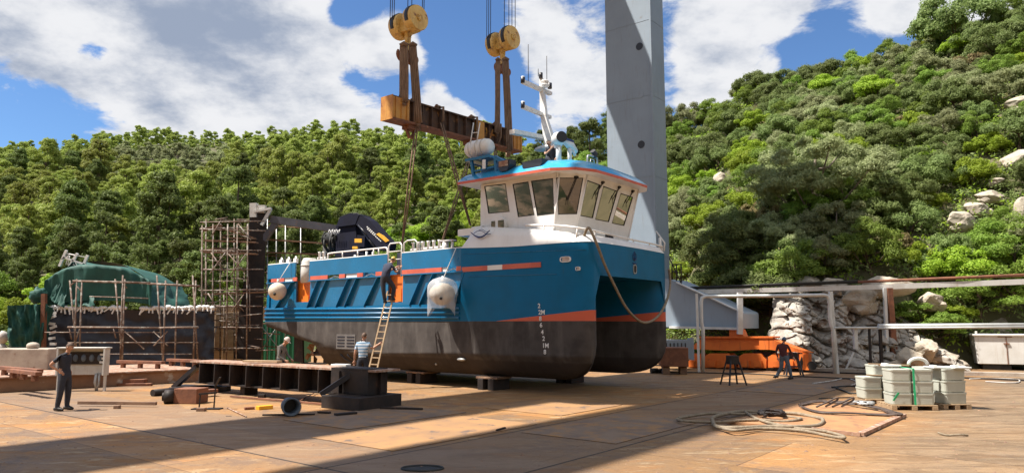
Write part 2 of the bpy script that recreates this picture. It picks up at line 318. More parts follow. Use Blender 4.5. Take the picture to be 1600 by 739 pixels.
# ------------------------------------------------------------------ mesh builder
class MB:
    def __init__(s): s.v = []; s.f = []; s.m = []; s.sm = []
    def add(s, vs, fs, mi=0, smooth=False):
        o = len(s.v); s.v += [Vector(v) for v in vs]
        for f in fs: s.f.append([i + o for i in f]); s.m.append(mi); s.sm.append(smooth)
        return s
    def box(s, c, size, rot=None, mi=0, axes=None):
        c = Vector(c); hx, hy, hz = [x / 2 for x in size]
        if axes: ex, ey, ez = [Vector(a) for a in axes]
        else:
            ex, ey, ez = Vector((1, 0, 0)), Vector((0, 1, 0)), Vector((0, 0, 1))
            if rot is not None:
                if not isinstance(rot, Matrix): rot = Matrix.Rotation(rot, 3, 'Z')
                ex, ey, ez = rot @ ex, rot @ ey, rot @ ez
        vs = [c + ex * hx * i + ey * hy * j + ez * hz * k for k in (-1, 1) for j in (-1, 1) for i in (-1, 1)]
        return s.add(vs, [(0, 2, 3, 1), (4, 5, 7, 6), (0, 1, 5, 4), (2, 6, 7, 3), (0, 4, 6, 2), (1, 3, 7, 5)], mi)
    def bar(s, p0, p1, w, h, up=(0, 0, 1), mi=0):
        p0, p1 = Vector(p0), Vector(p1); d = p1 - p0; L = d.length
        if L < 1e-6: return s
        d /= L; up = Vector(up); x = d.cross(up)
        if x.length < 1e-3: x = d.cross(Vector((1, 0, 0)))
        x.normalize(); z = x.cross(d)
        return s.box((p0 + p1) / 2, (w, L, h), mi=mi, axes=(x, d, z))
    def tube(s, pts, r, n=8, mi=0, caps=True, smooth=True):
        pts = [Vector(p) for p in pts]; k = len(pts); rr = r if isinstance(r, (list, tuple)) else [r] * k
        t = [(pts[min(i + 1, k - 1)] - pts[max(i - 1, 0)]).normalized() for i in range(k)]
        a = t[0].cross(Vector((0, 0, 1)));
        if a.length < .05: a = t[0].cross(Vector((1, 0, 0)))
        a.normalize(); vs = []
        for i in range(k):
            a = (a - t[i] * a.dot(t[i])).normalized(); b = t[i].cross(a)
            for j in range(n):
                th = 2 * math.pi * j / n; vs.append(pts[i] + (a * math.cos(th) + b * math.sin(th)) * rr[i])
        fs = [(i * n + j, i * n + (j + 1) % n, (i + 1) * n + (j + 1) % n, (i + 1) * n + j) for i in range(k - 1) for j in range(n)]
        s.add(vs, fs, mi, smooth)
        if caps: s.add(vs[:n], [tuple(range(n))[::-1]], mi); s.add(vs[-n:], [tuple(range(n))], mi)
        return s
    def cyl(s, p0, p1, r, n=16, mi=0, r2=None): return s.tube([p0, p1], [r, r if r2 is None else r2], n, mi)
    def prism(s, poly, ext, mi=0):
        poly = [Vector(p) for p in poly]; e = Vector(ext); n = len(poly)
        vs = poly + [p + e for p in poly]
        return s.add(vs, [tuple(range(n))[::-1], tuple(range(n, 2 * n))] + [(i, (i + 1) % n, n + (i + 1) % n, n + i) for i in range(n)], mi)
    def grid(s, fn, nu, nv, mi=0, smooth=True, cu=False):
        vs = [Vector(fn(i / (nu if cu else nu), j / nv)) for i in range(nu + 1) for j in range(nv + 1)]
        fs = [(i * (nv + 1) + j, (i + 1) * (nv + 1) + j, (i + 1) * (nv + 1) + j + 1, i * (nv + 1) + j + 1) for i in range(nu) for j in range(nv)]
        return s.add(vs, fs, mi, smooth)
    def ball(s, c, rad, nu=12, nv=8, mi=0, axes=None, fn=None):
        c = Vector(c); rx, ry, rz = rad if isinstance(rad, (tuple, list)) else (rad,) * 3
        ax = [Vector(a) for a in axes] if axes else [Vector((1, 0, 0)), Vector((0, 1, 0)), Vector((0, 0, 1))]
        vs = []
        for j in range(nv + 1):
            ph = math.pi * j / nv
            for i in range(nu):
                th = 2 * math.pi * i / nu; d = Vector((math.sin(ph) * math.cos(th), math.sin(ph) * math.sin(th), math.cos(ph)))
                k = fn(d) if fn else 1.0
                vs.append(c + (ax[0] * d.x * rx + ax[1] * d.y * ry + ax[2] * d.z * rz) * k)
        fs = [(j * nu + i, (j + 1) * nu + i, (j + 1) * nu + (i + 1) % nu, j * nu + (i + 1) % nu) for j in range(nv) for i in range(nu)]
        return s.add(vs, fs, mi, True)
    def mesh(s, name, mats, origin=(0, 0, 0), weld=True):
        o = Vector(origin); me = bpy.data.meshes.new(name)
        me.from_pydata([tuple(v - o) for v in s.v], [], s.f)
        for m in (mats if isinstance(mats, (list, tuple)) else [mats]): me.materials.append(M[m] if isinstance(m, str) else m)
        me.polygons.foreach_set('material_index', s.m); me.polygons.foreach_set('use_smooth', s.sm)
        if weld:
            bm = bmesh.new(); bm.from_mesh(me); bmesh.ops.remove_doubles(bm, verts=bm.verts, dist=1e-5)
            bmesh.ops.dissolve_degenerate(bm, dist=1e-6, edges=bm.edges)
            bmesh.ops.recalc_face_normals(bm, faces=bm.faces); bm.to_mesh(me); bm.free()
        me.update(); return me
    def build(s, name, mats, parent=None, weld=True, bevel=0, origin=None):
        if parent is not None: o = worldloc(parent) if not parent.get('_local') else Vector((0, 0, 0))
        else: o = Vector(origin) if origin is not None else Vector((0, 0, 0))
        me = s.mesh(name, mats, o, weld); ob = bpy.data.objects.new(name, me); COL.objects.link(ob)
        if parent is not None:
            ob.parent = parent
            if parent.get('_local'): ob['_local'] = 1
        else: ob.location = o
        if bevel:
            md = ob.modifiers.new('bevel', 'BEVEL'); md.width = bevel; md.segments = 1; md.limit_method = 'ANGLE'
        return ob
def worldloc(o):
    v = Vector((0, 0, 0))
    while o is not None: v += o.location; o = o.parent
    return v
def tag(o, label=None, cat=None, group=None, kind=None):
    if label: o['label'] = label
    if cat: o['category'] = cat
    if group: o['group'] = group
    if kind: o['kind'] = kind
    return o
def empty(name, loc, label, cat, group=None, local=False, rz=0.0):
    o = bpy.data.objects.new(name, None); COL.objects.link(o); o.location = loc; o.rotation_euler = (0, 0, rz)
    o.empty_display_size = .2; tag(o, label, cat, group)
    if local: o['_local'] = 1
    return o
def copy_tree(o, parent=None):
    c = o.copy(); COL.objects.link(c); c.parent = parent
    for ch in list(o.children): copy_tree(ch, c)
    return c
def lerp(tab, x):
    if x <= tab[0][0]: return tab[0][1:] if len(tab[0]) > 2 else tab[0][1]
    for a, b in zip(tab, tab[1:]):
        if x <= b[0]:
            t = (x - a[0]) / (b[0] - a[0]); r = tuple(p + (q - p) * t for p, q in zip(a[1:], b[1:]))
            return r if len(r) > 1 else r[0]
    return tab[-1][1:] if len(tab[-1]) > 2 else tab[-1][1]
def catm(pts, k=8):
    pts = [Vector(p) for p in pts]; out = []; P = [pts[0]] + pts + [pts[-1]]
    for i in range(1, len(P) - 2):
        p0, p1, p2, p3 = P[i - 1:i + 3]
        for j in range(k):
            t = j / k; out.append(.5 * ((2 * p1) + (p2 - p0) * t + (2 * p0 - 5 * p1 + 4 * p2 - p3) * t * t + (3 * p1 - p0 - 3 * p2 + p3) * t ** 3))
    out.append(pts[-1]); return out

# ------------------------------------------------------------------ terrain
RIDGE = [(-700, 330, 260), (-300, 290, 250), (0, 238, 250), (100, 224, 250), (200, 218, 250), (300, 214, 250), (420, 214, 250), (520, 214, 240), (620, 214, 225), (700, 226, 210), (800, 242, 190), (880, 240, 150),
         (950, 236, 125), (1000, 222, 108), (1050, 198, 98), (1110, 196, 92), (1170, 150, 92), (1210, 140, 90), (1260, 148, 88), (1300, 128, 85), (1400, 100, 80), (1480, 88, 76), (1530, 52, 73), (1600, 36, 70), (1800, -40, 66), (2300, -120, 62), (2600, -140, 60)]
BASE = [(-700, 66), (300, 62), (800, 60), (1000, 54), (1090, 42), (1200, 38), (1300, 36.6), (1520, 36.8), (2600, 36.5)]
def hill_z(x, y):
    if y < 30: return 0.0
    px = 800 + F * (x / y) * (CP + 0.0)
    px = max(-700, min(2600, px)); py, Rr = lerp(RIDGE, px); py += 8 * max(0, min(1, (950 - px) / 100)); Bb = lerp(BASE, px)
    zr = EYE + ray(px, py)[1] * Rr
    if y <= Bb: return 0.0
    t = (y - Bb) / (Rr - Bb)
    if t > 1: return zr * (1 - .12 * (t - 1))
    nz = noise.noise(Vector((x * .045, y * .045, 3))) * 2.2 * min(1, t * 4) * (1 - t)
    steep = 0.0
    if px > 1090: steep = 3.4 * max(0, min(1, (y - Bb - .7) / 2.6)) * (1 - t) * min(1, (px - 1090) / 140)
    return zr * t + nz + steep
def terrain():
    mb = MB(); NU, NV = 150, 110
    def fn(u, v):
        px = -700 + 3300 * u; a = ray(px, 505)[0]
        Y = 34 + (420 - 34) * (v ** 2.0); x = a * Y
        return (x, Y, hill_z(x, Y) - .06)
    mb.grid(fn, NU, NV); o = mb.build('hillside_terrain', 'hillside_soil'); tag(o, kind='structure')
    o['label'] = 'brush covered hillside rising behind the shipyard'
    # land opposite, behind the photographer, seen only in the reflections of the wheelhouse windows
    def ring(u, v):
        a = R(172) + R(200) * u; d = 70 + 110 * v
        return (math.cos(a) * d, math.sin(a) * d, -.05 + 62 * v ** .9 + 3.5 * noise.noise(Vector((u * 26, v * 7, 1))) * min(1, v * 3))
    mb = MB(); mb.grid(ring, 110, 26)
    o = mb.build('opposite_hills', 'scrub_slope'); tag(o, kind='structure'); o['label'] = 'hillside on the other side of the yard'
terrain()
mb = MB(); mb.grid(lambda u, v: (-900 + 1800 * u, -900 + 1800 * v, 0), 4, 4)
o = mb.build('ground', 'rusty_steel_deck'); tag(o, kind='structure'); o['label'] = 'rusty steel plated shipyard floor'
# ================================================================== the workboat (local frame: x = -l, y = b, z up)
ANG = math.atan2(-AX.y, -AX.x)
def S(l, b, z): return NX + AX * l + BX * b + Vector((0, 0, z))
def L(l, b, z): return Vector((-l, b, z))
def sd(px, py, b=0.0):      # pixel -> (l, z) on the plane at beam b
    u, e = ray(px, py); x0 = NX.x + BX.x * b; y0 = NX.y + BX.y * b
    l = (u * y0 - x0) / (AX.x - u * AX.y); return l, EYE + e * (y0 + AX.y * l)
def fd(px, py, l=0.0):      # pixel -> (b, z) on the plane at length l
    u, e = ray(px, py); x0 = NX.x + AX.x * l; y0 = NX.y + AX.y * l
    b = (u * y0 - x0) / (BX.x - u * BX.y); return b, EYE + e * (y0 + BX.y * b)
boat = empty('catamaran_workboat', NX, 'blue, white and grey twin-hulled workboat standing on blocks under the lifting beam', 'boat', local=True, rz=ANG)
LEN, BM = 17.8, 5.7
PO = [(0, .42), (.04, .28), (.15, .18), (.5, .09), (1.5, .03), (3, 0), (20, 0)]
PI_ = [(0, .42), (.05, .58), (.3, .78), (1, 1.02), (2.5, 1.42), (4.5, 1.8), (20, 1.86)]
ZC = [(0, 1.25), (6.3, 1.22), (11, 1.08), (15, 1.6), (17.8, 2.15)]
STEM = [(.45, 1.5), (.5, 1.0), (.62, .62), (.8, .33), (1.05, .14), (1.3, .05), (1.6, 0), (5, 0)]
STERN = [(.45, 13.8), (1.4, 14.0), (1.48, 14.3), (1.6, 15.0), (1.9, 16.4), (2.15, 17.6), (2.3, LEN), (6, LEN)]
ZK = .45
def outer_b(l, z, l0):
    p = lerp(PO, l - l0); zc = lerp(ZC, l)
    if z >= zc: return p
    t = min(1, (zc - z) / (zc - ZK)); return p + (.9 - p) * .95 * (.62 * t + .38 * (1 - math.sqrt(max(0, 1 - t ** 3))))
def inner_b(l, z, l0):
    p = lerp(PI_, l - l0); zc = 1.0
    if z >= zc: return p
    t = min(1, (zc - z) / (zc - ZK)); return p - (p - .96) * .93 * (1 - math.sqrt(max(0, 1 - t ** 2.3)))
ZL = [.45, .46, .48, .52, .58, .66, .75, .85, .95, 1.0, 1.05, 1.1, 1.15, 1.2, 1.25, 1.3, 1.36, 1.42, 1.48, 1.54, 1.6, 1.68, 1.76, 1.84, 1.92, 2.0, 2.08, 2.16, 2.26, 2.37, 2.38, 3.0, 3.4, 3.85]
def loop(z, far):
    l0, l1 = lerp(STEM, z), lerp(STERN, z); pts = []; n = 34
    for i in range(n + 1):
        l = l0 + (l1 - l0) * (1 - i / n) ** 2.2; pts.append((l, outer_b(l, min(z, 3.0), l0)))
    for i in range(1, n + 1):
        l = l0 + (l1 - l0) * (i / n) ** 2.2; pts.append((l, inner_b(l, z, l0)))
    return [L(l, (BM - b) if far else b, z) for l, b in pts]
mb = MB()
for far in (0, 1):
    loops = [loop(z, far) for z in ZL]; k = len(loops[0]); vs = [p for lp in loops for p in lp]
    # above the rail line only the bow and the tunnel side carry the hull upwards
    fs = []
    for i in range(len(ZL) - 1):
        for j in range(k):
            j2 = (j + 1) % k
            if ZL[i] >= 2.99 and (j < 34 or j == k - 1): continue
            fs.append((i * k + j, i * k + j2, (i + 1) * k + j2, (i + 1) * k + j))
    mb.add(vs, fs, 0, True); mb.add(loops[0], [tuple(range(k))], 0)
# bridge deck between the hulls, main deck, transom
mb.box(L(3.2, BM / 2, 3.98), (6.2, 3.9, .26)); mb.box(L(11.7, BM / 2, 2.96), (12.0, 5.3, .07)); mb.box(L(17.7, BM / 2, 3.0), (.2, BM - .1, 1.2))
hull = mb.build('hull', 'hull_paint', boat)

def outline(nside=16, l_aft=5.4, r=.45):    # deck-edge outline of the bow, near side aft -> round the front -> far side aft
    pts = []
    for i in range(nside + 1):
        l = l_aft * (1 - i / nside) ** 1.8; pts.append((l, lerp(PO, l)))
    nf = 16
    for i in range(1, nf): b = .42 + (BM - .84) * i / nf; pts.append((-.10 * math.sin(math.pi * i / nf), b))
    pts += [(l, BM - b) for l, b in pts[:nside + 1][::-1]]
    return pts
OUT = outline()
BT = [(0, 4.90), (3, 4.91), (4.5, 4.97), (5.4, 5.02)]
def bow_strip(mbx, zlo, zhi, inset=lambda s: 0.0, nz=3, mi=0, off=0.0):
    c = len(OUT); vs = []
    for i, (l, b) in enumerate(OUT):
        lo, hi = zlo(i, l, b), zhi(i, l, b)
        for j in range(nz + 1):
            t = j / nz; ins = inset(t); ll = l + ins * (1 if l < 1.2 else .2); bb = b + ins * (1 - 2 * b / BM) * (1 if l > .02 else .3)
            vs.append(L(ll, bb, lo + (hi - lo) * t))
    fs = [(i * (nz + 1) + j, (i + 1) * (nz + 1) + j, (i + 1) * (nz + 1) + j + 1, i * (nz + 1) + j + 1) for i in range(c - 1) for j in range(nz)]
    mbx.add(vs, fs, mi, True)
def zlow(i, l, b):
    if .75 < b < BM - .75 and l < .5: return 3.83
    if l < .5 and (b > .42 and b < BM - .42): return 3.83 - .83 * (1 if abs(b - BM / 2) > 2.4 else 0) * .4
    return 3.0
mb = MB(); bow_strip(mb, zlow, lambda i, l, b: lerp(BT, l), nz=4)
bowp = mb.build('bow_plating', 'hull_paint', boat)
WTP = [(0, 5.13), (.4, 5.2), (2.5, 5.5), (4.5, 5.74), (4.74, 5.79), (5.4, 5.12)]
mb = MB(); bow_strip(mb, lambda i, l, b: lerp(BT, l) - .01, lambda i, l, b: lerp(WTP, l) if i <= 20 or l > .3 else 5.11, inset=lambda t: -.012 + .16 * t, nz=2)
# coaming top rim and inner deck
bow_strip(mb, lambda i, l, b: (lerp(WTP, l) if l > .3 else 5.11), lambda i, l, b: (lerp(WTP, l) if l > .3 else 5.11) + .01, inset=lambda t: .148 + .28 * t, nz=1)
mb.box(L(2.95, BM / 2, 5.0), (5.0, BM - 1.0, .08))
mb.box(L(5.35, BM / 2, 4.4), (.08, BM - .6, 1.4)); mb.box(L(5.2, BM / 2, 5.3), (.4, 4.0, .7))
mb.build('bow_coaming', 'ship_white_paint', boat)
# knuckle line on the bow side
mb = MB(); mb.tube([L(l, lerp(PO, l) - .004, 3.86 + .02 * l) for l in (5.0, 4, 3, 2, 1.2)], .012, 4)
mb.tube([L(l, lerp(PO, l) - .004, 4.62 + .03 * l) for l in (5.3, 4, 3, 2, 1, .4, .15)], .010, 4)
mb.build('knuckle_line', 'ship_blue_paint', boat)

# ---- after sides: lower plating, ledge, upper bulwark, ribs, rubbing rails, coral band
for far in (0, 1):
    Y = (lambda b: BM - b) if far else (lambda b: b)
    def B(mbx, l0, l1, z0, z1, b0, b1, mi=0): mbx.box(L((l0 + l1) / 2, Y((b0 + b1) / 2), (z0 + z1) / 2), (abs(l1 - l0), abs(b1 - b0), z1 - z0), mi=mi)
    openings = [(8.57, 9.43), (14.55, 15.6)] if not far else []
    segs = [(5.3, 8.57), (9.43, 14.55), (15.6, LEN)] if not far else [(5.3, LEN)]
    mb = MB()
    for a, c in segs: B(mb, a, c, 3.0, 4.14, .11, .18)
    B(mb, 8.57, 9.43, 3.0, 3.12, .11, .18); B(mb, 14.55, 15.6, 3.0, 3.24, .11, .18)
    mb.build('side_plating', 'ship_blue_paint', boat)
    mb = MB()
    for a, c in segs: B(mb, a, c, 4.14, 4.185, -.02, .19)
    mb.build('bulwark_ledge', 'ship_blue_paint', boat)
    mb = MB()
    for a, c in segs: B(mb, a, c, 4.36, 5.02, .03, .09)
    for a, c in segs:
        for e in (a + .03, c - .03): B(mb, e - .03, e + .03, 4.185, 4.36, .04, .10)
    mb.build('upper_bulwark', 'ship_blue_paint', boat)
    mb = MB()
    for a, c in segs: mb.tube([L(a, Y(.06), 5.035), L(c, Y(.06), 5.035)], .028, 6)
    mb.build('bulwark_capping', 'ship_white_paint', boat)
    for zz0, zz1 in ((2.98, 2.86), (2.78, 2.69), (2.59, 2.52)):
        mb = MB(); mb.tube([L(LEN, Y(-.012), zz0 - .03), L(5.45, Y(-.012), zz1 - .03)], .052, 12)
        mb.build('rubbing_rail', 'ship_blue_paint', boat)
ribs = [(495.6, 479.5), (508.9, 492), (543, 525), (556, 538), (589, 568.5), (588 + 70.5, 639.6), (675.6, 654.7), (725, 709), (455, 430)]
for tx, bx in ribs:
    lt = sd(tx, 437)[0]; lb = sd(bx, 480)[0]; mb = MB(); w = .022
    mb.prism([L(lt, -.015, 4.14), L(lt, .12, 4.14), L(lb, .12, 2.98), L(lb, -.05, 2.98)], L(-w, 0, 0)); mb.build('side_rib', 'ship_blue_paint', boat)
def band(mbx, x0, x1, b=.045, mi=0):
    l0, l1 = sd(x0, 435)[0], sd(x1, 435)[0]; mbx.box(L((l0 + l1) / 2, b, 4.272), (abs(l1 - l0), .05, .172), mi=mi)
for x0, x1 in ((423, 443), (457, 463), (484, 511), (529, 538), (557, 566), (586, 604), (627, 689), (712, 724)):
    mb = MB(); band(mb, x0, x1); mb.build('coral_band', 'coral_paint', boat)
for x0, x1 in ((722, 762), (785, 845)):
    l0, l1 = sd(x0, 415)[0], sd(x1, 415)[0]; mb = MB()
    mb.box(L((l0 + l1) / 2, (lerp(PO, (l0 + l1) / 2)) - .004, 4.235 - .01), (abs(l1 - l0), .02, .17)); mb.build('coral_band', 'coral_paint', boat)
mb = MB()
for x0, x1 in ((443, 457), (539, 557), (689, 697)): band(mb, x0, x1, .09)
l0, l1 = sd(762, 415)[0], sd(785, 415)[0]; mb.box(L((l0 + l1) / 2, -.004, 4.225), (abs(l1 - l0), .02, .17))
mb.build('freeing_port_cover', 'ship_white_paint', boat)
mb = MB()
for x0, x1 in ((511, 529), (566, 586), (697, 712)):
    l0, l1 = sd(x0, 435)[0], sd(x1, 435)[0]; mb.tube([L(l0, .12, 4.2), L((l0 + l1) / 2, .14, 4.3), L(l1, .12, 4.22)], .03, 6)
mb.build('mooring_fairlead', 'ship_white_paint', boat)
# ---- orange deck house wall behind the two side gaps, wrapped white pipe
mb = MB(); mb.box(L(15.2, .34, 3.72), (1.9, .08, 1.0)); mb.box(L(14.6, .26, 3.7), (.06, .16, .95)); mb.box(L(15.0, .26, 3.35), (.4, .1, .3)); mb.build('orange_deck_locker', 'orange_paint', boat)
mb = MB(); mb.box(L(9.1, .36, 3.65), (1.5, .08, 1.15)); mb.box(L(8.62, .25, 3.6), (.07, .2, 1.1)); mb.box(L(8.9, .26, 3.4), (.3, .12, .5)); mb.build('orange_gate_locker', 'orange_paint', boat)
mb = MB(); mb.tube([L(15.0, .35, 4.1), L(15.0, .35, 4.6), L(15.0, .35, 5.05), L(15.0, .35, 5.2)], [.36, .37, .35, .27], 16); mb.tube([L(15.0, .35, 4.85), L(15.0, .35, 4.9)], .38, 16)
mb.build('exhaust_wrap', 'weathered_white', boat)
# ---- railings on the bulwark
def rail(name, pts, zr, r=.028, posts=None, mt='ship_white_paint'):
    mb = MB(); mb.tube(catm(pts, 6) if len(pts) > 3 else pts, r, 7)
    for a, b in posts or []: mb.tube([a, b], r * .9, 6)
    return mb.build(name, mt, boat)
la, lb_ = sd(510, 400)[0], sd(603, 390)[0]
rail('deck_railing', [L(la, .08, 5.05), L(la - .02, .08, 5.22), L(la - .12, .08, 5.3), L(12, .08, 5.31), L(10, .08, 5.31), L(lb_ + .12, .08, 5.31), L(lb_, .08, 5.22), L(lb_, .08, 5.05)], 0, .034,
     [(L(l, .08, 5.03), L(l, .08, 5.31)) for l in (la - 1, la - 2.0, la - 3.0, 10.0)])
mb = MB(); lg0, lg1 = 9.38, 8.62
for lx in (lg0, lg1): mb.tube([L(lx, .06, 4.1), L(lx, .06, 5.35), L(lx + (.1 if lx < 9 else -.1), .06, 5.45)], .03, 7)
mb.tube([L(9.28, .06, 5.45), L(8.72, .06, 5.45)], .03, 7)
for z in (4.45, 4.8, 5.12): mb.tube([L(lg0, .06, z), L(lg1, .06, z)], .02, 6)
mb.tube([L(8.5, .06, 5.05), L(8.48, .06, 5.42), L(8.3, .06, 5.5), L(7.9, .06, 5.5), L(7.75, .06, 5.4), L(7.75, .06, 5.05)], .03, 7)
mb.build('boarding_gate', 'ship_white_paint', boat)
def bitts(l, n=2):
    mb = MB()
    for i in range(n): mb.tube([L(l - .3 * i, .2, 4.9), L(l - .3 * i, .2, 5.36), L(l - .3 * i, .2, 5.42)], [.06, .06, .085], 10)
    mb.box(L(l - .15 * (n - 1), .2, 5.15), (.3 * n, .07, .08)); mb.build('mooring_bitts', 'ship_white_paint', boat)
for px in (494, 640, 655, 672): bitts(sd(px, 395)[0])
for px, c in ((690, 'rust'),): l = sd(px, 395)[0]; mb = MB(); mb.tube([L(l, .2, 4.9), L(l, .2, 5.35)], .12, 10); mb.tube([L(l - .35, .2, 4.9), L(l - .35, .2, 5.35)], .05, 10); mb.box(L(l - .15, .2, 5.36), (.6, .25, .04)); mb.build('lifting_bollard', 'white_metal', boat)
for px in (436, 447, 458): mb = MB(); l = sd(px, 400)[0]; mb.box(L(l, .15, 5.12), (.22, .12, .22)); mb.tube([L(l - .12, .15, 5.1), L(l, .15, 5.3), L(l + .12, .15, 5.1)], .045, 7); mb.build('stern_fairlead', 'ship_white_paint', boat)
mb = MB()
for px, h in ((538, .3), (548, .25), (520, .2)):
    l = sd(px, 395)[0]; mb.tube([L(l, 1.2, 4.9), L(l, 1.2, 5.1 + h)], .05, 7)
mb.build('deck_vent', 'white_metal', boat)

# ---- foredeck rail
rp = [(820, 352), (850, 352), (880, 353), (902, 356)]
pts = [L(*((lambda a: (a[0], .18, a[1]))(sd(x, y, .18)))) for x, y in rp]
ff = [(930, 361), (960, 368), (990, 375), (1015, 380), (1035, 385)]
pts2 = [L(.14, *fd(x, y, .14)) for x, y in ff]
mb = MB(); mb.tube(catm(pts + pts2, 5), .034, 8)
for p in [pts[1], pts[3], pts2[0], pts2[1], pts2[2], pts2[3], pts2[4]]: mb.tube([p, p + L(.05, 0, -.36)], .028, 6)
mb.tube(catm([p + L(.03, 0, -.16) for p in pts2], 4), .02, 6)
mb.build('foredeck_railing', 'ship_white_paint', boat)
mb = MB(); mb.box(L(.5, 2.2, 5.2), (.2, .2, .3)); mb.tube([L(.3, 1.8, 5.1), L(.3, 1.8, 5.28)], .07, 10); mb.build('deck_cleat', 'dark_steel', boat)
mb = MB(); mb.tube([L(.2, 5.4, 4.95), L(.2, 5.4, 5.5)], .06, 8); mb.tube([L(.1, 5.5, 5.0), L(.05, 5.5, 5.3), L(.3, 5.3, 5.75)], .03, 6); mb.build('corner_stanchion', 'white_metal', boat)

# ---- portlights, badge, emblem, draught figures, louvre
def ringpart(name, cx, cz, rx, rz, face, mats):
    mb = MB(); n = 20
    def pt(th, k, d):
        u, w = math.cos(th), math.sin(th); e = .6
        u = math.copysign(abs(u) ** e, u); w = math.copysign(abs(w) ** e, w)
        if face == 's': return L(cx - u * rx * k, lerp(PO, cx) - d, cz + w * rz * k)
        return L(-.1 * math.sin(math.pi * (cx - .42) / 4.86) - d, cx + u * rx * k, cz + w * rz * k)
    for (k0, d0, k1, d1, mi) in ((1.25, -.01, 1.25, .03, 0), (1.25, .03, 1.0, .03, 0), (1.0, .03, 1.0, .005, 0)):
        vs = [pt(2 * math.pi * i / n, k0, d0) for i in range(n)] + [pt(2 * math.pi * i / n, k1, d1) for i in range(n)]
        mb.add(vs, [(i, (i + 1) % n, n + (i + 1) % n, n + i) for i in range(n)], 0)
    mb.add([pt(2 * math.pi * i / n, 1.0, .008) for i in range(n)], [tuple(range(n))], 1)
    return mb.build(name, mats, boat)
ringpart('portlight', .87, 4.35, .17, .075, 's', ['ship_white_paint', 'cap_pale'])
ringpart('small_portlight', .42, 4.03, .07, .05, 's', ['ship_white_paint', 'cap_pale'])
ringpart('bow_eye', 2.85, 4.15, .09, .13, 'f', ['galvanised', 'dark_steel'])
mb = MB(); c0 = (2.85, 4.58)
def fp(b, z, d=.012): return L(-.1 - d, b, z)
mb.tube([fp(c0[0] + .13 * math.cos(t * math.pi / 10), c0[1] + .14 * math.sin(t * math.pi / 10)) for t in range(21)], .010, 5)
mb.tube([fp(2.85, 4.68), fp(2.85, 4.46)], .016, 5); mb.tube([fp(2.85 + .1 * math.sin(a / 4), 4.56 - .1 * math.cos(a / 4)) for a in range(-6, 7)], .016, 5)
mb.tube([fp(2.78, 4.63), fp(2.92, 4.63)], .013, 5); mb.tube([fp(2.85 + .03 * math.cos(a), 4.73 + .03 * math.sin(a)) for a in range(7)], .01, 4)
mb.tube([fp(2.72, 4.36), fp(2.85, 4.33), fp(2.98, 4.36)], .02, 5)
mb.build('anchor_emblem', 'emblem_blue', boat)
mb = MB()
def wave(pp, r): mb.tube([L((lambda a: a[0])(sd(x, y)), -.0 + .02 + .19 * max(0, (sd(x, y)[1] - 5.02) / .77) * 0 + lerp(PO, sd(x, y)[0]) - .012 + .02 * 0, sd(x, y)[1]) for x, y in pp], r, 5)
def wv(pp, r):
    out = []
    for x, y in pp:
        l, z = sd(x, y, .06); out.append(L(l, -.01 + .16 * (z - lerp(BT, l)) / max(.1, lerp(WTP, l) - lerp(BT, l)) * .2 - .012, z))
    mb.tube(catm(out, 5), r, 5)
wv([(737, 363), (745, 369), (752, 371), (759, 368), (767, 360)], [.012 + .022 * math.sin(math.pi * i / 20) for i in range(21)])
wv([(742, 365), (749, 361), (756, 362), (762, 366), (769, 366)], .012)
wv([(750, 360), (755, 359), (761, 362), (766, 362)], .010)
mb.build('wave_emblem', 'emblem_blue', boat)
def text_mesh(s, size, mt):
    cu = bpy.data.curves.new('text', 'FONT'); cu.body = s; cu.size = size; cu.extrude = .003; cu.align_x = 'CENTER'; cu.align_y = 'CENTER'; cu.offset = .004
    tmp = bpy.data.objects.new('text', cu); COL.objects.link(tmp); dg = bpy.context.evaluated_depsgraph_get()
    me = bpy.data.meshes.new_from_object(tmp.evaluated_get(dg)); bpy.data.objects.remove(tmp); me.materials.clear(); me.materials.append(M[mt]); return me
for s, x, y in (('2', 842, 478), ('2M', 846, 488), ('8', 844, 498), ('6', 845, 508), ('4', 847, 519), ('2', 849, 529), ('1M', 852, 540), ('8', 851, 550)):
    l, z = sd(x, y); bb = outer_b(l, z, 0) - .012
    ob = bpy.data.objects.new('draught_figure', text_mesh(s, .21, 'white_plastic')); COL.objects.link(ob); ob.parent = boat; ob['_local'] = 1
    ob.location = L(l, bb, z); ob.rotation_euler = (math.pi / 2, 0, 0)
l0, z0 = 12.42, 1.84; mb = MB(); mb.box(L(11.82, -.006, 1.55), (1.22, .03, .6)); lv = mb.build('engine_room_louvre', 'louvre_grey', boat)
mb = MB()
for ci in (12.12, 11.5):
    for k in range(4): mb.box(L(ci, -.024, 1.74 - k * .125), (.48, .012, .06))
sl = mb.build('louvre_slot', 'black_paint', lv)
mb = MB(); mb.ball(L(5.43, .1, 1.02), (.2, .1, .06)); mb.build('oval_fitting', 'galvanised', boat)
mb = MB(); mb.ball(L(6.9, .32, .8), (.05, .06, .05)); mb.build('hull_anode', 'galvanised', boat)
mb = MB()
for px in (529, 541): mb.tube([L(*((lambda a: (a[0], outer_b(a[0], a[1], 0) - .01, a[1]))(sd(px + dx, py)))) for dx, py in ((-1, 553), (1, 560), (6, 565), (12, 567))], .05, 6)
mb.build('thruster_guard', 'black_paint', boat)
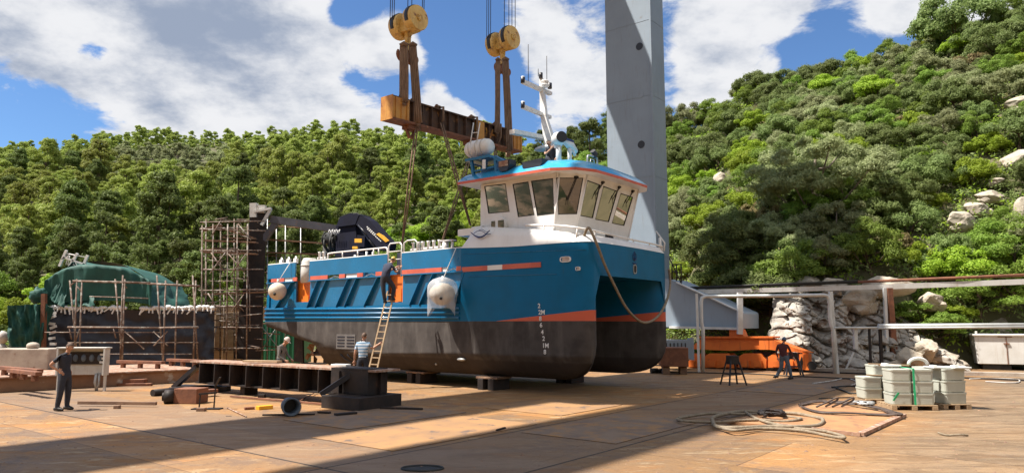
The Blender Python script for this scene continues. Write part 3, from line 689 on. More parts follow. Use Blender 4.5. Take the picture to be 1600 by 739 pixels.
# ---- stern gear under the counter: shaft, propeller, rudder
for bb in (.93, BM - .93):
    mb = MB(); mb.tube([L(14.0, bb, 1.0), L(15.3, bb, .95)], .07, 8); mb.box(L(14.15, bb, 1.4), (.4, .3, 1.7))
    mb.build('propeller_shaft', 'dark_steel', boat)
    mb = MB()
    for k in range(4):
        a = k * math.pi / 2 + .4; c, s_ = math.cos(a), math.sin(a)
        mb.add([L(15.3, bb + .05 * c, .95 + .05 * s_), L(15.38, bb + .35 * c - .18 * s_, .95 + .35 * s_ + .18 * c), L(15.3, bb + .48 * c, .95 + .48 * s_), L(15.22, bb + .35 * c + .18 * s_, .95 + .35 * s_ - .18 * c)], [(0, 1, 2, 3)])
    mb.ball(L(15.3, bb, .95), (.16, .1, .1)); mb.build('propeller', 'pale_rust', boat)
    mb = MB(); mb.prism([L(16.0, bb - .04, .5), L(16.7, bb - .04, .55), L(16.75, bb - .04, 1.7), L(16.1, bb - .04, 1.7)], L(0, .08, 0)); mb.tube([L(16.2, bb, 1.6), L(16.2, bb, 2.3)], .06, 8)
    mb.build('rudder', 'dark_steel', boat)

# ================================================================== wheelhouse
Z0, Z1 = 5.0, 7.38
BOT = [(5.0, .6), (1.75, .6), (1.42, 1.36), (1.42, 4.9), (1.75, 5.15), (5.0, 5.15)]
TOP = [(5.0, .6), (1.45, .6), (.86, 1.42), (.86, 5.02), (1.2, 5.2), (5.0, 5.2)]
def wpt(i, u, z, d=0.0):
    a0, a1 = BOT[i], BOT[(i + 1) % 6]; c0_, c1 = TOP[i], TOP[(i + 1) % 6]; t = (z - Z0) / (Z1 - Z0)
    p = L(a0[0] + (a1[0] - a0[0]) * u, a0[1] + (a1[1] - a0[1]) * u, Z0); q = L(c0_[0] + (c1[0] - c0_[0]) * u, c0_[1] + (c1[1] - c0_[1]) * u, Z1)
    r = p + (q - p) * t; e = (L(*c1, 0) - L(*c0_, 0)).normalized(); nrm = Vector((e.y, -e.x, 0))
    return r + nrm * d
def solve_u(i, px, py):         # u, z where pixel hits the wall facet (fixed-point on the facet's plane)
    a0, a1 = BOT[i], BOT[(i + 1) % 6]; A3 = wpt(i, 0, Z0); B3 = wpt(i, 1, Z0); C3 = wpt(i, 0, Z1)
    Rm = Matrix.Rotation(ANG, 3, 'Z'); W3 = [NX + Rm @ v for v in (A3, B3, C3)]
    n = (W3[1] - W3[0]).cross(W3[2] - W3[0]); a, e = ray(px, py); d = Vector((a, 1, e)); o = Vector((0, 0, EYE))
    t = n.dot(W3[0] - o) / n.dot(d); p = o + d * t; z = p.z
    q = Rm.inverted() @ (p - NX); s0 = wpt(i, 0, z); s1 = wpt(i, 1, z); k = (s1 - s0)
    return (q - s0).dot(k) / k.length_squared, z
WIN = {i: [] for i in range(6)}
def addwin(i, quad):            # quad: TL, TR, BR, BL pixels
    cx_, cy_ = sum(p[0] for p in quad) / 4, sum(p[1] for p in quad) / 4
    WIN[i].append([solve_u(i, cx_ + (p[0] - cx_) * 1.07, cy_ + (p[1] - cy_) * 1.05) for p in quad])
addwin(0, [(758, 292), (789, 288), (795, 330), (764, 333)])
addwin(0, [(802, 289), (825, 285), (834, 335), (810, 338)])
addwin(0, [(831, 284), (863, 280), (865, 333), (840, 336)])
addwin(1, [(871, 279), (907, 281), (899, 334), (873, 334)])
addwin(2, [(918, 283), (937, 290), (926, 340), (907, 336)])
addwin(2, [(943, 292), (964, 300), (951, 346), (931, 342)])
addwin(2, [(970, 303), (988, 309), (975, 352), (957, 348)])
for i, cnt in ((3, 1), (4, 3), (5, 2)):
    for k in range(cnt):
        u0, u1 = (k + .12) / cnt, (k + .88) / cnt; WIN[i].append([(u0, 7.1), (u1, 7.1), (u1, 6.0), (u0, 6.0)])
wall = MB(); frames = []
for i in range(6):
    ws = sorted(WIN[i], key=lambda w: w[0][0])
    for d0 in (0.0, -.06):
        prevT, prevB = 0.0, 0.0
        def q4(pts): wall.add([wpt(i, u, z, d0) for u, z in pts], [(0, 1, 2, 3)])
        for w in ws:
            (u0, za), (u1, zb), (u2, zc_), (u3, zd) = w
            q4([(prevT, Z1), (u0, Z1), (u0, za), (prevT, prevT and pz[0] or za)]) if 0 else None
            # column before the window
            ztp, zbp = (za if not prevT else pzt), (zd if not prevT else pzb)
            q4([(prevT, ztp), (u0, za), (u3, zd), (prevB, zbp)])
            q4([(prevT, Z1), (u0, Z1), (u0, za), (prevT, ztp)]); q4([(prevB, zbp), (u3, zd), (u3, Z0), (prevB, Z0)])
            q4([(u0, Z1), (u1, Z1), (u1, zb), (u0, za)]); q4([(u3, zd), (u2, zc_), (u2, Z0), (u3, Z0)])
            prevT, prevB, pzt, pzb = u1, u2, zb, zc_
        q4([(prevT, pzt), (1, pzt), (1, pzb), (prevB, pzb)]); q4([(prevT, Z1), (1, Z1), (1, pzt), (prevT, pzt)]); q4([(prevB, pzb), (1, pzb), (1, Z0), (prevB, Z0)])
    for w in ws:
        fm = MB(); o4 = [wpt(i, u, z, .006) for u, z in w]; in4 = [wpt(i, u, z, -.07) for u, z in w]
        c = sum(o4, Vector()) / 4; g = [c + (p - c) * 1.0 for p in o4]; g2 = [p + (c - p).normalized() * .035 for p in o4]
        fm.add(g + g2, [(k, (k + 1) % 4, 4 + (k + 1) % 4, 4 + k) for k in range(4)]); fm.add(o4 + in4, [(k, (k + 1) % 4, 4 + (k + 1) % 4, 4 + k) for k in range(4)])
        fo = fm.build('window', 'black_rubber', boat, weld=False)
        pn = MB(); pn.add([wpt(i, u, z, -.015) for u, z in w], [(0, 1, 2, 3)]); pn.build('pane', 'window_glass', fo, weld=False)
wall.tube([wpt(1, 0, Z0, .01), wpt(1, 0, Z1, .01)], .03, 6); wall.tube([wpt(2, 0, Z0, .01), wpt(2, 0, Z1, .01)], .035, 6); wall.tube([wpt(3, 0, Z0, .01), wpt(3, 0, Z1, .01)], .035, 6)
wall.box(L(3.1, 2.87, 5.08), (3.6, 4.5, .04))
wall.build('wheelhouse', 'ship_white_paint', boat)
mb = MB(); mb.box(L(1.95, 2.9, 5.55), (.6, 3.6, 1.0)); mb.box(L(2.0, 2.9, 6.15), (.2, 1.4, .3)); mb.box(L(4.2, 1.4, 5.6), (.6, .6, 1.1)); mb.box(L(4.2, 4.2, 6.0), (.8, .8, 1.9)); mb.box(L(3.2, 2.9, 5.9), (.55, .55, .9)); mb.box(L(3.45, 2.9, 6.45), (.12, .5, .7))
mb.tube([L(1.7, 1.7, 7.2), L(1.7, 1.7, 6.0)], .03); mb.tube([L(1.7, 3.6, 7.2), L(1.7, 3.6, 6.0)], .03)
mb.build('helm_console', 'dark_steel', boat)
# arched door recess and air boxes at the after end of the house, washer arms
mb = MB(); n = 10
l0, _ = sd(768, 375, .45); l1, _ = sd(789, 375, .45); cx = (l0 + l1) / 2; w = abs(l1 - l0) / 2
arc = [L(cx + w, .45, 5.35), L(cx - w, .45, 5.35)] + [L(cx - w * math.cos(t * math.pi / n), .45, 6.05 - .28 + .3 * math.sin(t * math.pi / n)) for t in range(n + 1)]
mb.prism(arc, L(0, .25, 0)); hat = mb.build('companion_hatch', 'ship_white_paint', boat)
mb = MB()
for x0, x1 in ((767.5, 773), (778, 787)):
    la_, lb2 = sd(x0, 350, .43)[0], sd(x1, 350, .43)[0]; mb.box(L((la_ + lb2) / 2, .44, 5.73), (abs(la_ - lb2), .03, .42))
mb.build('hatch_pane', 'window_glass', hat)
mb = MB(); mb.box(L(5.05, .9, 5.6), (.5, .9, .45)); mb.box(L(5.35, .9, 5.62), (.9, 1.3, .25)); mb.build('vent_box', 'ship_white_paint', boat)
for i, u, u2 in ((1, .62, .42), (2, .28, .2), (2, .6, .52), (2, .88, .8)):
    mb = MB(); a, b_ = wpt(i, u, 7.22, .03), wpt(i, u2, 6.75 if i == 2 else 6.45, .03); mb.tube([a, b_], .012, 5); mb.tube([a + Vector((0, .04, 0)), b_ + Vector((0, .02, 0))], .008, 5)
    mb.ball(a, .05, 8, 6); mb.box(a + Vector((0, 0, .03)), (.12, .12, .06)); mb.tube([b_ + Vector((0, 0, .16)), b_ - Vector((0, 0, .16))], .01, 5); mb.build('wiper', 'dark_steel', boat)
# roof
EAVE = [(5.75, .15), (1.5, .12), (.75, .55), (.42, 1.3), (.36, 2.9), (.42, 4.9), (.75, 5.5), (1.3, 5.75), (5.75, 5.75)]
INS = [(5.6, 1.0), (2.2, .95), (1.6, 1.25), (1.2, 1.9), (1.15, 2.9), (1.25, 4.3), (1.7, 4.8), (2.1, 4.95), (5.6, 4.9)]
def ez(l): return 7.36 + .04 * max(0, l - 1) / 4
n = len(EAVE)
mb = MB(); lo = [L(l, b, ez(l)) for l, b in EAVE]; hi = [L(l, b, ez(l) + .1) for l, b in EAVE]
mb.add(lo + hi, [(i, (i + 1) % n, n + (i + 1) % n, n + i) for i in range(n)]); rb = mb.build('roof_edge_band', 'coral_paint', boat)
mb = MB(); mb.add(lo, [tuple(range(n))]); mb.build('soffit', 'ship_white_paint', boat)
mb = MB(); vs = []; K = 6
for j in range(K + 1):
    t = j / K
    for (l, b), (l2, b2) in zip(EAVE, INS):
        z = ez(l) + .1 + (7.93 - ez(l) - .1) * math.sin(t * math.pi / 2) ** .9; vs.append(L(l + (l2 - l) * t, b + (b2 - b) * t, z))
fs = [(j * n + i, j * n + (i + 1) % n, (j + 1) * n + (i + 1) % n, (j + 1) * n + i) for j in range(K) for i in range(n)]
mb.add(vs, fs, 0, True); mb.add(vs[-n:], [tuple(range(n))], 0)
roof = mb.build('wheelhouse_roof', 'roof_blue_paint', boat)
# floodlights in recesses on the roof flank
for px, py, s_ in ((833, 259, 1.0), (789, 259, .65)):
    l, z = sd(px, py, .35); mb = MB(); mb.prism([L(l + .42 * s_, .28, z + .16), L(l + .42 * s_, .28, z - .02), L(l + .2 * s_, .25, z - .22), L(l - .25 * s_, .25, z - .22), L(l - .42 * s_, .28, z + .02), L(l - .42 * s_, .28, z + .2)], L(0, .35, 0))
    fl = mb.build('floodlight', 'black_paint', boat)
    if s_ < 1:
        mb = MB(); mb.box(L(l, .26, z + .06), (.4, .03, .2)); mb.build('lamp_glass', 'pale_rust', fl)
# frame carrying the life raft at the after corner of the roof
mb = MB()
def bb(a, b, w=.1): mb.bar(a, b, w, w)
pA = [sd(x, y, .5) for x, y in ((737, 252), (742, 272), (774, 248), (776, 270), (800, 262))]
mb.box(L(pA[0][0] - .35, .9, pA[0][1] + .05), (1.2, 1.0, .1)); bb(L(pA[0][0], .5, pA[0][1]), L(pA[1][0], .5, 7.5)); bb(L(pA[2][0], .5, pA[2][1] + .05), L(pA[3][0], .5, 7.6)); bb(L(pA[2][0], .5, pA[2][1] + .05), L(pA[4][0], .5, pA[4][1]), .14)
bb(L(pA[0][0], 1.3, pA[0][1]), L(pA[1][0], 1.3, 7.5)); bb(L(pA[0][0], .5, 7.9), L(pA[2][0], .5, 7.95), .06); bb(L(pA[0][0], .5, 8.2), L(pA[0][0], 1.3, 8.2), .06)
mb.box(L(pA[0][0] - .3, 1.2, 7.85), (.8, .1, .7)); mb.build('raft_frame', 'ship_blue_paint', boat)
mb = MB(); l, z = sd(757, 257, .45); mb.box(L(l, .43, z), (.14, .04, .34)); mb.build('notice_plate', 'white_plastic', boat)
# hinge-down ladder above the raft
mb = MB(); p0, p1 = [L(*((lambda a: (a[0], .5, a[1]))(sd(x, y, .5)))) for x, y in ((735, 224), (740, 192))]; q0, q1 = [L(*((lambda a: (a[0], .5, a[1]))(sd(x, y, .5)))) for x, y in ((745, 222), (750, 192))]
mb.tube([p0, p1], .022, 6); mb.tube([q0, q1], .022, 6); mb.tube([p0 * .5 + p1 * .5, q0 * .5 + q1 * .5], .016, 6); mb.tube([p0, p0 - L(0, 0, .5)], .022, 6); mb.tube([q0, q0 - L(0, 0, .5)], .022, 6)
mb.build('roof_ladder', 'white_metal', boat)
# mast
def mp(x, y, b=2.85): l, z = sd(x, y, b); return L(l, b, z)
mb = MB()
def mtube(pts, rad): mb.tube(pts, rad, 10)
ba, t1, t2 = mp(862, 247), mp(848, 180), mp(845, 124)
for p, q, w0, w1 in ((mp(866, 250), mp(850, 182), .52, .24), (mp(850, 182), mp(846, 124), .26, .16)):
    e1 = Vector((1, 0, 0)); e2 = Vector((0, 1, 0))
    vs = [p + e1 * w0 / 2 * i + e2 * w0 * .3 * j for i, j in ((-1, -1), (1, -1), (1, 1), (-1, 1))] + [q + e1 * w1 / 2 * i + e2 * w1 * .3 * j for i, j in ((-1, -1), (1, -1), (1, 1), (-1, 1))]
    mb.add(vs, [(0, 1, 2, 3), (4, 5, 6, 7)] + [(k, (k + 1) % 4, 4 + (k + 1) % 4, 4 + k) for k in range(4)])
mast = mb.build('mast', 'white_metal', boat)
def cross(x0, y0, x1, y1, w=.09):
    u, e = ray(x0, y0); c_ = sd((x0 + x1) / 2, (y0 + y1) / 2, 2.85)
    # arms run athwartships: pixel ends on the plane at the mast's length
    lm = sd(847, (y0 + y1) / 2, 2.85)[0]; b0, z0_ = fd(x0, y0, lm); b1, z1_ = fd(x1, y1, lm)
    m2 = MB(); m2.bar(L(lm, b0, z0_), L(lm, b1, z1_), w * 1.5, w); return m2, lm, (b0, z0_), (b1, z1_)
for x0, y0, x1, y1, w in ((817, 128, 860, 147, .12), (817, 167, 859, 184, .12), (800, 206, 852, 216, .16)):
    m2, lm, e0, e1 = cross(x0, y0, x1, y1, w)
    if w < .15:
        m2.tube([L(lm, e0[0], e0[1]), L(lm, e0[0], e0[1] + .2)], .07, 8)
    m2.build('mast_arm', 'white_metal', mast)
for x, y, r_ in ((817, 126, .09), (817, 165, .08), (859, 135, .09), (845, 119, .08)):
    m2 = MB(); lm = sd(847, y, 2.85)[0]; b0, z0_ = fd(x, y, lm); m2.tube([L(lm, b0, z0_ - .1), L(lm, b0, z0_ + .12)], r_, 10); m2.build('navigation_lamp', 'black_paint', mast)
m2 = MB(); m2.ball(mp(851, 128), (.17, .17, .07)); m2.tube([mp(851, 128), mp(850, 136)], .04, 6); m2.ball(mp(851, 134), (.2, .2, .08)); m2.build('radome', 'white_plastic', mast)
for x, y0, y1 in ((825.5, 128, 70), (854.5, 134, 88), (854.5, 205, 180), (841, 120, 108)):
    m2 = MB(); lm = sd(847, y0, 2.85)[0]; b0, z0_ = fd(x, y0, lm); _, z1_ = fd(x, y1, lm); m2.tube([L(lm, b0, z0_), L(lm, b0, z1_)], .013, 5); m2.build('whip_antenna', 'dark_steel', mast)
m2 = MB(); p = mp(852, 232); m2.ball(p, (.5, .25, .12)); m2.build('mast_foot_fairing', 'white_metal', mast)
# search light post and radar scanner in front of the mast
m2 = MB(); l = 2.2; b0, z0_ = fd(873, 248, l); _, z1_ = fd(873, 222, l); m2.tube([L(l, b0, z0_ - .4), L(l, b0, z1_)], .1, 10); m2.ball(L(l, b0, z1_ + .1), (.27, .27, .26)); sl_ = m2.build('search_light', 'white_metal', boat)
m2 = MB(); fwd = L(-1, -.6, 0).normalized(); c_ = L(l, b0, z1_ + .12) + fwd * .24; m2.tube([c_, c_ + fwd * .06], .2, 16); m2.build('lamp_glass', 'black_paint', sl_)
m2 = MB(); b1, z1_ = fd(890, 226, l); m2.tube([L(l, b1 - .5, z1_ + .12), L(l, b1, z1_ - .0), L(l, b1 + .4, z1_ - .2)], [.1, .17, .1], 10); m2.tube([L(l, b1, z1_ - .9), L(l, b1, z1_)], .08, 8); m2.tube([L(l, b1 + .1, z1_ - .05), L(l - .1, b1 + .2, z1_ - .4)], .05, 6); m2.build('radar_scanner', 'white_plastic', boat)
m2 = MB(); m2.box(L(l - .14, b1 - .2, z1_ + .1), (.05, .5, .07)); m2.build('scanner_stripe', 'emblem_blue', boat)
# small rail hoop with horn on the right of the roof, dark rack beside the man
m2 = MB(); l = 2.0
def rf(x, y): return L(l, *fd(x, y, l))
m2.tube(catm([rf(918, 262), rf(918, 246), rf(921, 243), rf(931, 246), rf(933, 250), rf(934, 266)], 4), .035, 7); m2.tube([rf(922, 258), rf(923, 249), rf(928, 250), rf(929, 262)], .025, 6); m2.build('roof_hoop', 'galvanised', boat)
m2 = MB(); m2.ball(rf(929, 242), (.12, .12, .16)); m2.tube([rf(929, 242), rf(926, 236)], [.06, .11], 8); m2.build('horn', 'black_paint', boat)
m2 = MB()
for k in range(7): m2.box(L(3.9 - k * .0, 1.9 + k * .17, 8.12), (.3, .09, .3))
m2.box(L(3.9, 2.4, 8.28), (.35, 1.2, .04)); m2.build('battery_rack', 'dark_steel', boat)

# ================================================================== knuckle-boom deck crane on the boat
dc = empty('deck_crane', S(11.2, 2.85, 3.0), 'black and navy folded knuckle-boom crane on the blue boat deck behind the white railing', 'crane')
BP = 2.85
def cpt(x, y, b=BP): l, z = sd(x, y, b); return S(l, b, z)
def slab(mbx, poly, b=BP, th=.5, mi=0):
    pp = [cpt(x, y, b) for x, y in poly]; mbx.prism([p - BX * th / 2 for p in pp], BX * th, mi)
mb = MB(); slab(mb, [(531, 352), (560, 345), (566, 400), (529, 402)], th=.45); slab(mb, [(566, 368), (578, 370), (576, 400), (564, 400)], th=.6); slab(mb, [(540, 340), (556, 334), (570, 337), (564, 352), (534, 356)], BP, .7)
mb.build('crane_column', 'navy_paint', dc)
mb = MB(); slab(mb, [(556, 338), (572, 338), (583, 345), (614, 380), (612, 392), (598, 391), (566, 353), (552, 350)], BP - .1, .45); bm_ = mb.build('crane_boom', 'navy_paint', dc)
mb = MB(); slab(mb, [(592, 364), (600, 368.5), (608, 376), (603, 378.5), (596, 372.5), (588, 366)], BP - .345, .03); mb.build('boom_label', 'label_amber', bm_)
mb = MB()
for k in range(6):
    x = 573.5 + 2.4 * k; y = 353.5 + 2.2 * k
    slab(mb, [(x, y), (x + 1.5, y + 1.3), (x + .9, y + 2.6), (x - .5, y + 1.2)], BP - .345, .02)
for k in range(9):
    x = 573 + 2.5 * k; y = 359 + 2.3 * k
    slab(mb, [(x + 1, y - 2.0), (x + 2.7, y - .5), (x + 2.2, y + .4), (x + .6, y - 1.1)], BP - .345, .02)
mb.build('boom_lettering', 'white_plastic', bm_)
mb = MB()
for x, y, w, h in ((560, 376, 11, 6), (555, 387, 8, 4)): slab(mb, [(x - w / 2, y - h / 2), (x + w / 2, y - h / 2), (x + w / 2, y + h / 2), (x - w / 2, y + h / 2)], BP - .48, .04)
mb.build('warning_label', 'label_amber', dc)
mb = MB(); random.seed(5)
for k in range(20):
    x = 508 + random.random() * 22; y = 362 + random.random() * 6; p = [cpt(x, y, BP + random.uniform(-.3, .3)), cpt(x - random.uniform(0, 5), y + 14, BP + random.uniform(-.4, .4)), cpt(x + random.uniform(-3, 5), y + 30, BP)]
    mb.tube(catm(p, 4), .05, 6)
for k in range(7): mb.tube(catm([cpt(533 + k, 356 - k, BP), cpt(536 + k * 2, 343 - k, BP - .2), cpt(547 + k * 2, 334 + k % 3, BP - .1), cpt(562 + k, 338 + k, BP)], 5), .03, 6)
mb.tube([cpt(512, 372), cpt(532, 372)], .3, 8)
mb.build('hose_bundle', 'black_rubber', dc)
mb = MB()
for k in range(7): p = cpt(513 + 2.7 * k, 365 + (k % 2), BP - .5); mb.tube([p, p + Vector((.06, 0, .2))], .025, 5)
mb.build('hose_coupling', 'white_metal', dc)
mb = MB(); mb.tube([cpt(566, 360, BP - .2), cpt(590, 392, BP - .2)], .07, 8); mb.tube([cpt(560, 352, BP - .3), cpt(574, 368, BP - .3)], .05, 8); mb.build('boom_ram', 'black_paint', dc)
mb = MB(); mb.bar(cpt(574, 378), cpt(574, 395), .18, .18); mb.box(cpt(573, 379), (.5, .2, .14)); mb.build('control_stand', 'label_amber', dc)

mb = MB(); mb.cyl(S(11.3, 2.85, 3.0), S(11.3, 2.85, 5.4), .45); mb.build('slewing_base', 'navy_paint', dc)
# ---- things hung on or resting on the boat
def fender(px, py, rad, name, label, wrap=False):
    l, z = sd(px, py, -.45); p = S(l, -.45, z); t = empty(name, p, label, 'fender')
    mb = MB(); mb.ball(p, (rad, rad, rad * (1.15 if not wrap else 1.0)), 18, 14, fn=lambda d: (1 + .12 * d.z) if d.z < 0 else 1 - .16 * d.z * d.z); mb.build('fender_body', 'foam_fender', t)
    mb = MB(); mb.ball(p + Vector((0, -rad * .95, -rad * .35)), .07, 8, 6); mb.build('valve', 'black_rubber', t)
    if wrap:
        mb = MB(); rx = rad * 1.13
        def fn(u, v):
            th = 2 * math.pi * u; zz = 1.28 - 2.35 * v; k = 1.0 if zz < .45 else math.sqrt(max(.01, 1 - ((zz - .45) / .85) ** 2)); k *= 1 - .28 * max(0, v - .6) / .4
            spike = max(0, math.cos(2 * th + .5)) ** 5 * max(0, v - .65) / .35; k *= 1 + .35 * spike
            return p + Vector((math.cos(th) * rx * k * (1 + .06 * math.sin(9 * th)), math.sin(th) * rx * k, zz * rad - spike * rad * .7))
        mb.grid(fn, 40, 12); mb.build('plastic_wrap', 'bag_film', t, weld=False)
    mb = MB(); topz = 5.05; mb.tube([p + Vector((0, 0, rad * 1.0)), S(l - .25, .0, topz)], .018, 6); mb.tube([p + Vector((0, 0, rad * .95)), p + Vector((.02, 0, rad * 1.35))], .05, 6); mb.build('lanyard', 'white_plastic', t)
fender(433.5, 455, .40, 'fender', 'grubby round cream fender hung by the stern corner of the blue hull')
fender(691, 459, .47, 'fender', 'large pale fender wrapped in clear plastic film amidships on the blue hull', True)
l, z = sd(749, 232, .9); p = S(l, .9, z); rt = empty('life_raft', p, 'white capsule-shaped life raft canister on the blue frame at the roof corner', 'life raft')
mb = MB(); prof = [(-.62, .08), (-.6, .2), (-.5, .29), (-.3, .32), (0, .33), (.3, .32), (.5, .29), (.6, .2), (.62, .08)]
mb.tube([p - AX * a for a, r_ in prof], [r_ for a, r_ in prof], 18); mb.build('canister', 'white_plastic', rt)
mb = MB()
for a in (-.3, .05, .3): mb.tube([p - AX * (a - .015), p - AX * (a + .015)], .338, 18)
mb.box(p - AX * 0, (.1, .1, .02)); mb.build('lashing', 'weathered_white', rt)
mb = MB(); rp = [(920, 356), (932, 380), (945, 414), (960, 446), (978, 480), (997, 500), (1012, 503.5), (1028, 494), (1040, 474), (1047, 446), (1045, 420)]
pp = []
for i, (x, y) in enumerate(rp):
    b, z = fd(x, y, -.2 if 0 < i < 9 else (-.0 if i == 0 else .0)); pp.append(S(-.2 if 0 < i < 9 else 0, b, z))
mb.tube(catm([S(.3, .3, 5.1)] + pp, 6), .045, 8); o = mb.build('mooring_rope', 'rope_hemp', None, origin=pp[5]); tag(o, 'thick beige rope hanging in a loop across the open bow between the hulls', 'rope')
# ================================================================== gantry crane
LEG_R = 37.2; GZ = 30.5
QA, QC = 20.3, 26.3
def QR(q, r, z): return AX * q + BX * r + Vector((0, 0, z))
gc = empty('gantry_crane', QR(QA, LEG_R + 1, 0), 'huge grey gantry crane whose tall box leg rises behind the wheelhouse', 'crane')
q1 = onr(1022, 300, LEG_R); qc0 = q1.dot(AX); q2 = onr(950, 300, LEG_R).dot(AX)
def gbox(mbx, q0, q1_, r0, r1, z0, z1, mi=0): mbx.box(QR((q0 + q1_) / 2, (r0 + r1) / 2, (z0 + z1) / 2), (abs(q1_ - q0), abs(r1 - r0), z1 - z0), axes=(AX, BX, Vector((0, 0, 1))), mi=mi)
mb = MB(); gbox(mb, qc0, q2, LEG_R, LEG_R + 1.75, 2.0, GZ)
for z in (6.2, 10.9, 15.8, 20.5): gbox(mb, qc0 - .012, q2 + .012, LEG_R - .012, LEG_R + 1.76, z, z + .03)
leg = mb.build('crane_leg', 'crane_grey_paint', gc)
mb = MB(); gbox(mb, qc0 - .10, qc0 + .02, LEG_R - .10, LEG_R + .0, 2.0, GZ); mb.build('leg_edge_strip', 'crane_grey_paint', gc)
for x, y in ((999, 73), (1002, 226)):
    p = onr(x, y, LEG_R); mb = MB(); mb.cyl(p - BX * .02, p + BX * .05, .23, 20); mb.build('access_hole', 'black_paint', leg)
p = onr(1000, 148, LEG_R); mb = MB(); mb.cyl(p - BX * .02, p + BX * .03, .24, 20); mb.build('access_cover', 'crane_grey_paint', leg)
for q in (QA, QC):
    mb = MB(); gbox(mb, q - 1.45, q + 1.45, -25, 37.25, GZ, GZ + 2.6); mb.build('girder', 'crane_grey_paint', gc)
mb = MB(); gbox(mb, QA, QC, LEG_R - .2, LEG_R + 1.9, GZ + .2, GZ + 2.4); mb.build('girder_tie', 'crane_grey_paint', gc)
mb = MB(); gbox(mb, 21.7, 25.2, 5.6, 8.3, 28.0, GZ - .05); mb.build('bow_shade_box', 'crane_grey_paint', gc)  # unseen box added below the girders, placed to shade the lower bow
# sill beam sloping away from the leg foot
def rp_(x, y, r=35.4): return onr(x, y, r)
poly = [rp_(1044, 436), rp_(1058, 442), rp_(1158, 487), rp_(1160, 490), rp_(1160, 513), rp_(1047, 511), rp_(985, 508), rp_(985, 430)]
mb = MB(); mb.prism([p + BX * .1 for p in poly], BX * 2.2); sill = mb.build('sill_beam', 'crane_grey_paint', gc)
mb = MB(); mb.bar(rp_(1047, 511), rp_(1160, 513.5), .25, .12); mb.bar(rp_(1058, 441), rp_(1160, 488), .3, .05); mb.build('sill_flange', 'pipe_white', sill)
mb = MB()
for a, b in (((1050, 413), (1064, 413)), ((1064, 413), (1065, 441)), ((1050, 413), (1050, 437)), ((1050, 424), (1065, 426)), ((1046, 404), (1058, 428)), ((1058, 428), (1066, 446)), ((1057, 413), (1057, 439))): mb.tube([rp_(*a), rp_(*b)], .035, 5)
mb.build('access_platform_rail', 'dark_steel', gc)
# orange travelling bogie
mb = MB(); gr0 = 35.2
def ob_(poly, d0=0.0, d1=1.0): mb.prism([rp_(x, y, gr0) + BX * d0 for x, y in poly], BX * (d1 - d0))
ob_([(1075, 545), (1096, 528), (1200, 528), (1262, 551), (1262, 552), (1192, 545), (1140, 548), (1095, 546)], .1, .9)
ob_([(1092, 525.5), (1208, 525.5), (1208, 528), (1092, 528)], -.05, 1.05); ob_([(1137, 514), (1155, 514), (1160, 526), (1137, 526)], .2, .8); ob_([(1186, 528), (1201, 528), (1201, 546), (1186, 546)], .0, .1)
ob_([(1202, 528), (1232, 540), (1232, 550), (1202, 546)], .0, .12)
bog = mb.build('bogie_beam', 'crane_orange_paint', gc)
for x0, x1 in ((1076, 1096), (1098, 1146), (1152, 1196), (1199, 1246)):
    mb = MB(); w = x1 - x0; c = min(9, w * .25); ob_([(x0, 574), (x0, 553 + c * .5), (x0 + c, 552), (x1 - c, 552), (x1, 553 + c), (x1, 575)], .1, .9)
    for k in (.28, .72):
        xc = x0 + w * k; ob_([(xc - 6, 573), (xc - 6, 563.5), (xc + 6, 563.5), (xc + 6, 573)], .02, .1)
    tr = mb.build('wheel_truck', 'crane_orange_paint', bog)
    mb = MB()
    for k in (.28, .72):
        c_ = rp_(x0 + w * k, 571, gr0); mb.cyl(c_ + BX * .12 - Vector((0, 0, .04)), c_ + BX * .75 - Vector((0, 0, .04)), .19, 16)
    mb.build('rail_wheel', 'dark_steel', bog)
mb = MB(); ob_([(1249, 553), (1263, 553), (1264, 578), (1249, 577)], .0, .5); ob_([(1253, 549), (1260, 549), (1260, 553), (1253, 553)], .1, .4); ob_([(1240, 556), (1249, 560), (1249, 575), (1240, 574)], .3, .5)
mb.build('end_buffer', 'crane_orange_paint', bog)
mb = MB(); c_ = rp_(1253, 566, gr0) - BX * .01; mb.prism([c_ + Vector((0, 0, .3)), c_ + AX * .12, c_ - Vector((0, 0, .3)), c_ - AX * .06], BX * .02); c_ = rp_(1268, 571, gr0); mb.cyl(c_, c_ + BX * .2, .2, 12); mb.build('rail_clamp', 'black_rubber', bog)
mb = MB(); mb.prism([rp_(x, y, gr0) + BX * .3 for x, y in ((1170, 549), (1206, 549), (1189, 560))], BX * .3); mb.build('pivot_bracket', 'dark_steel', bog)
mb = MB(); gbox(mb, 2, 30, 35.5, 35.9, .0, .05); o = mb.build('crane_rail', 'dark_steel', None, origin=QR(16, LEG_R, 0)); tag(o, kind='structure'); o['label'] = 'steel rail under the orange bogie'

# ================================================================== lifting gear
QS = 8.2
def fl(x, y, l=QS): b, z = fd(x, y, l); return S(l, b, z)
bTL, bTR = fl(605, 150), fl(808, 209); zb = .95
b0, b1 = (bTL - S(QS, 0, 0)).dot(BX), (bTR - S(QS, 0, 0)).dot(BX); zt0, zt1 = bTL.z, bTR.z
def BMp(t, z, q=0.0):  # along beam 0..1, height below top, sideways
    return S(QS + q, b0 + (b1 - b0) * t, zt0 + (zt1 - zt0) * t - z)
sp = empty('spreader_beam', BMp(.5, .95), 'long rusty brown lifting beam with yellow ends hanging above the boat', 'lifting beam')
mb = MB()
def bseg(mbx, t0, t1, z0, z1, q0, q1_, mi=0):
    vs = [BMp(t, z, q) for t in (t0, t1) for z in (z0, z1) for q in (q0, q1_)]
    mbx.add(vs, [(0, 1, 3, 2), (4, 6, 7, 5), (0, 4, 5, 1), (2, 3, 7, 6), (0, 2, 6, 4), (1, 5, 7, 3)], mi)
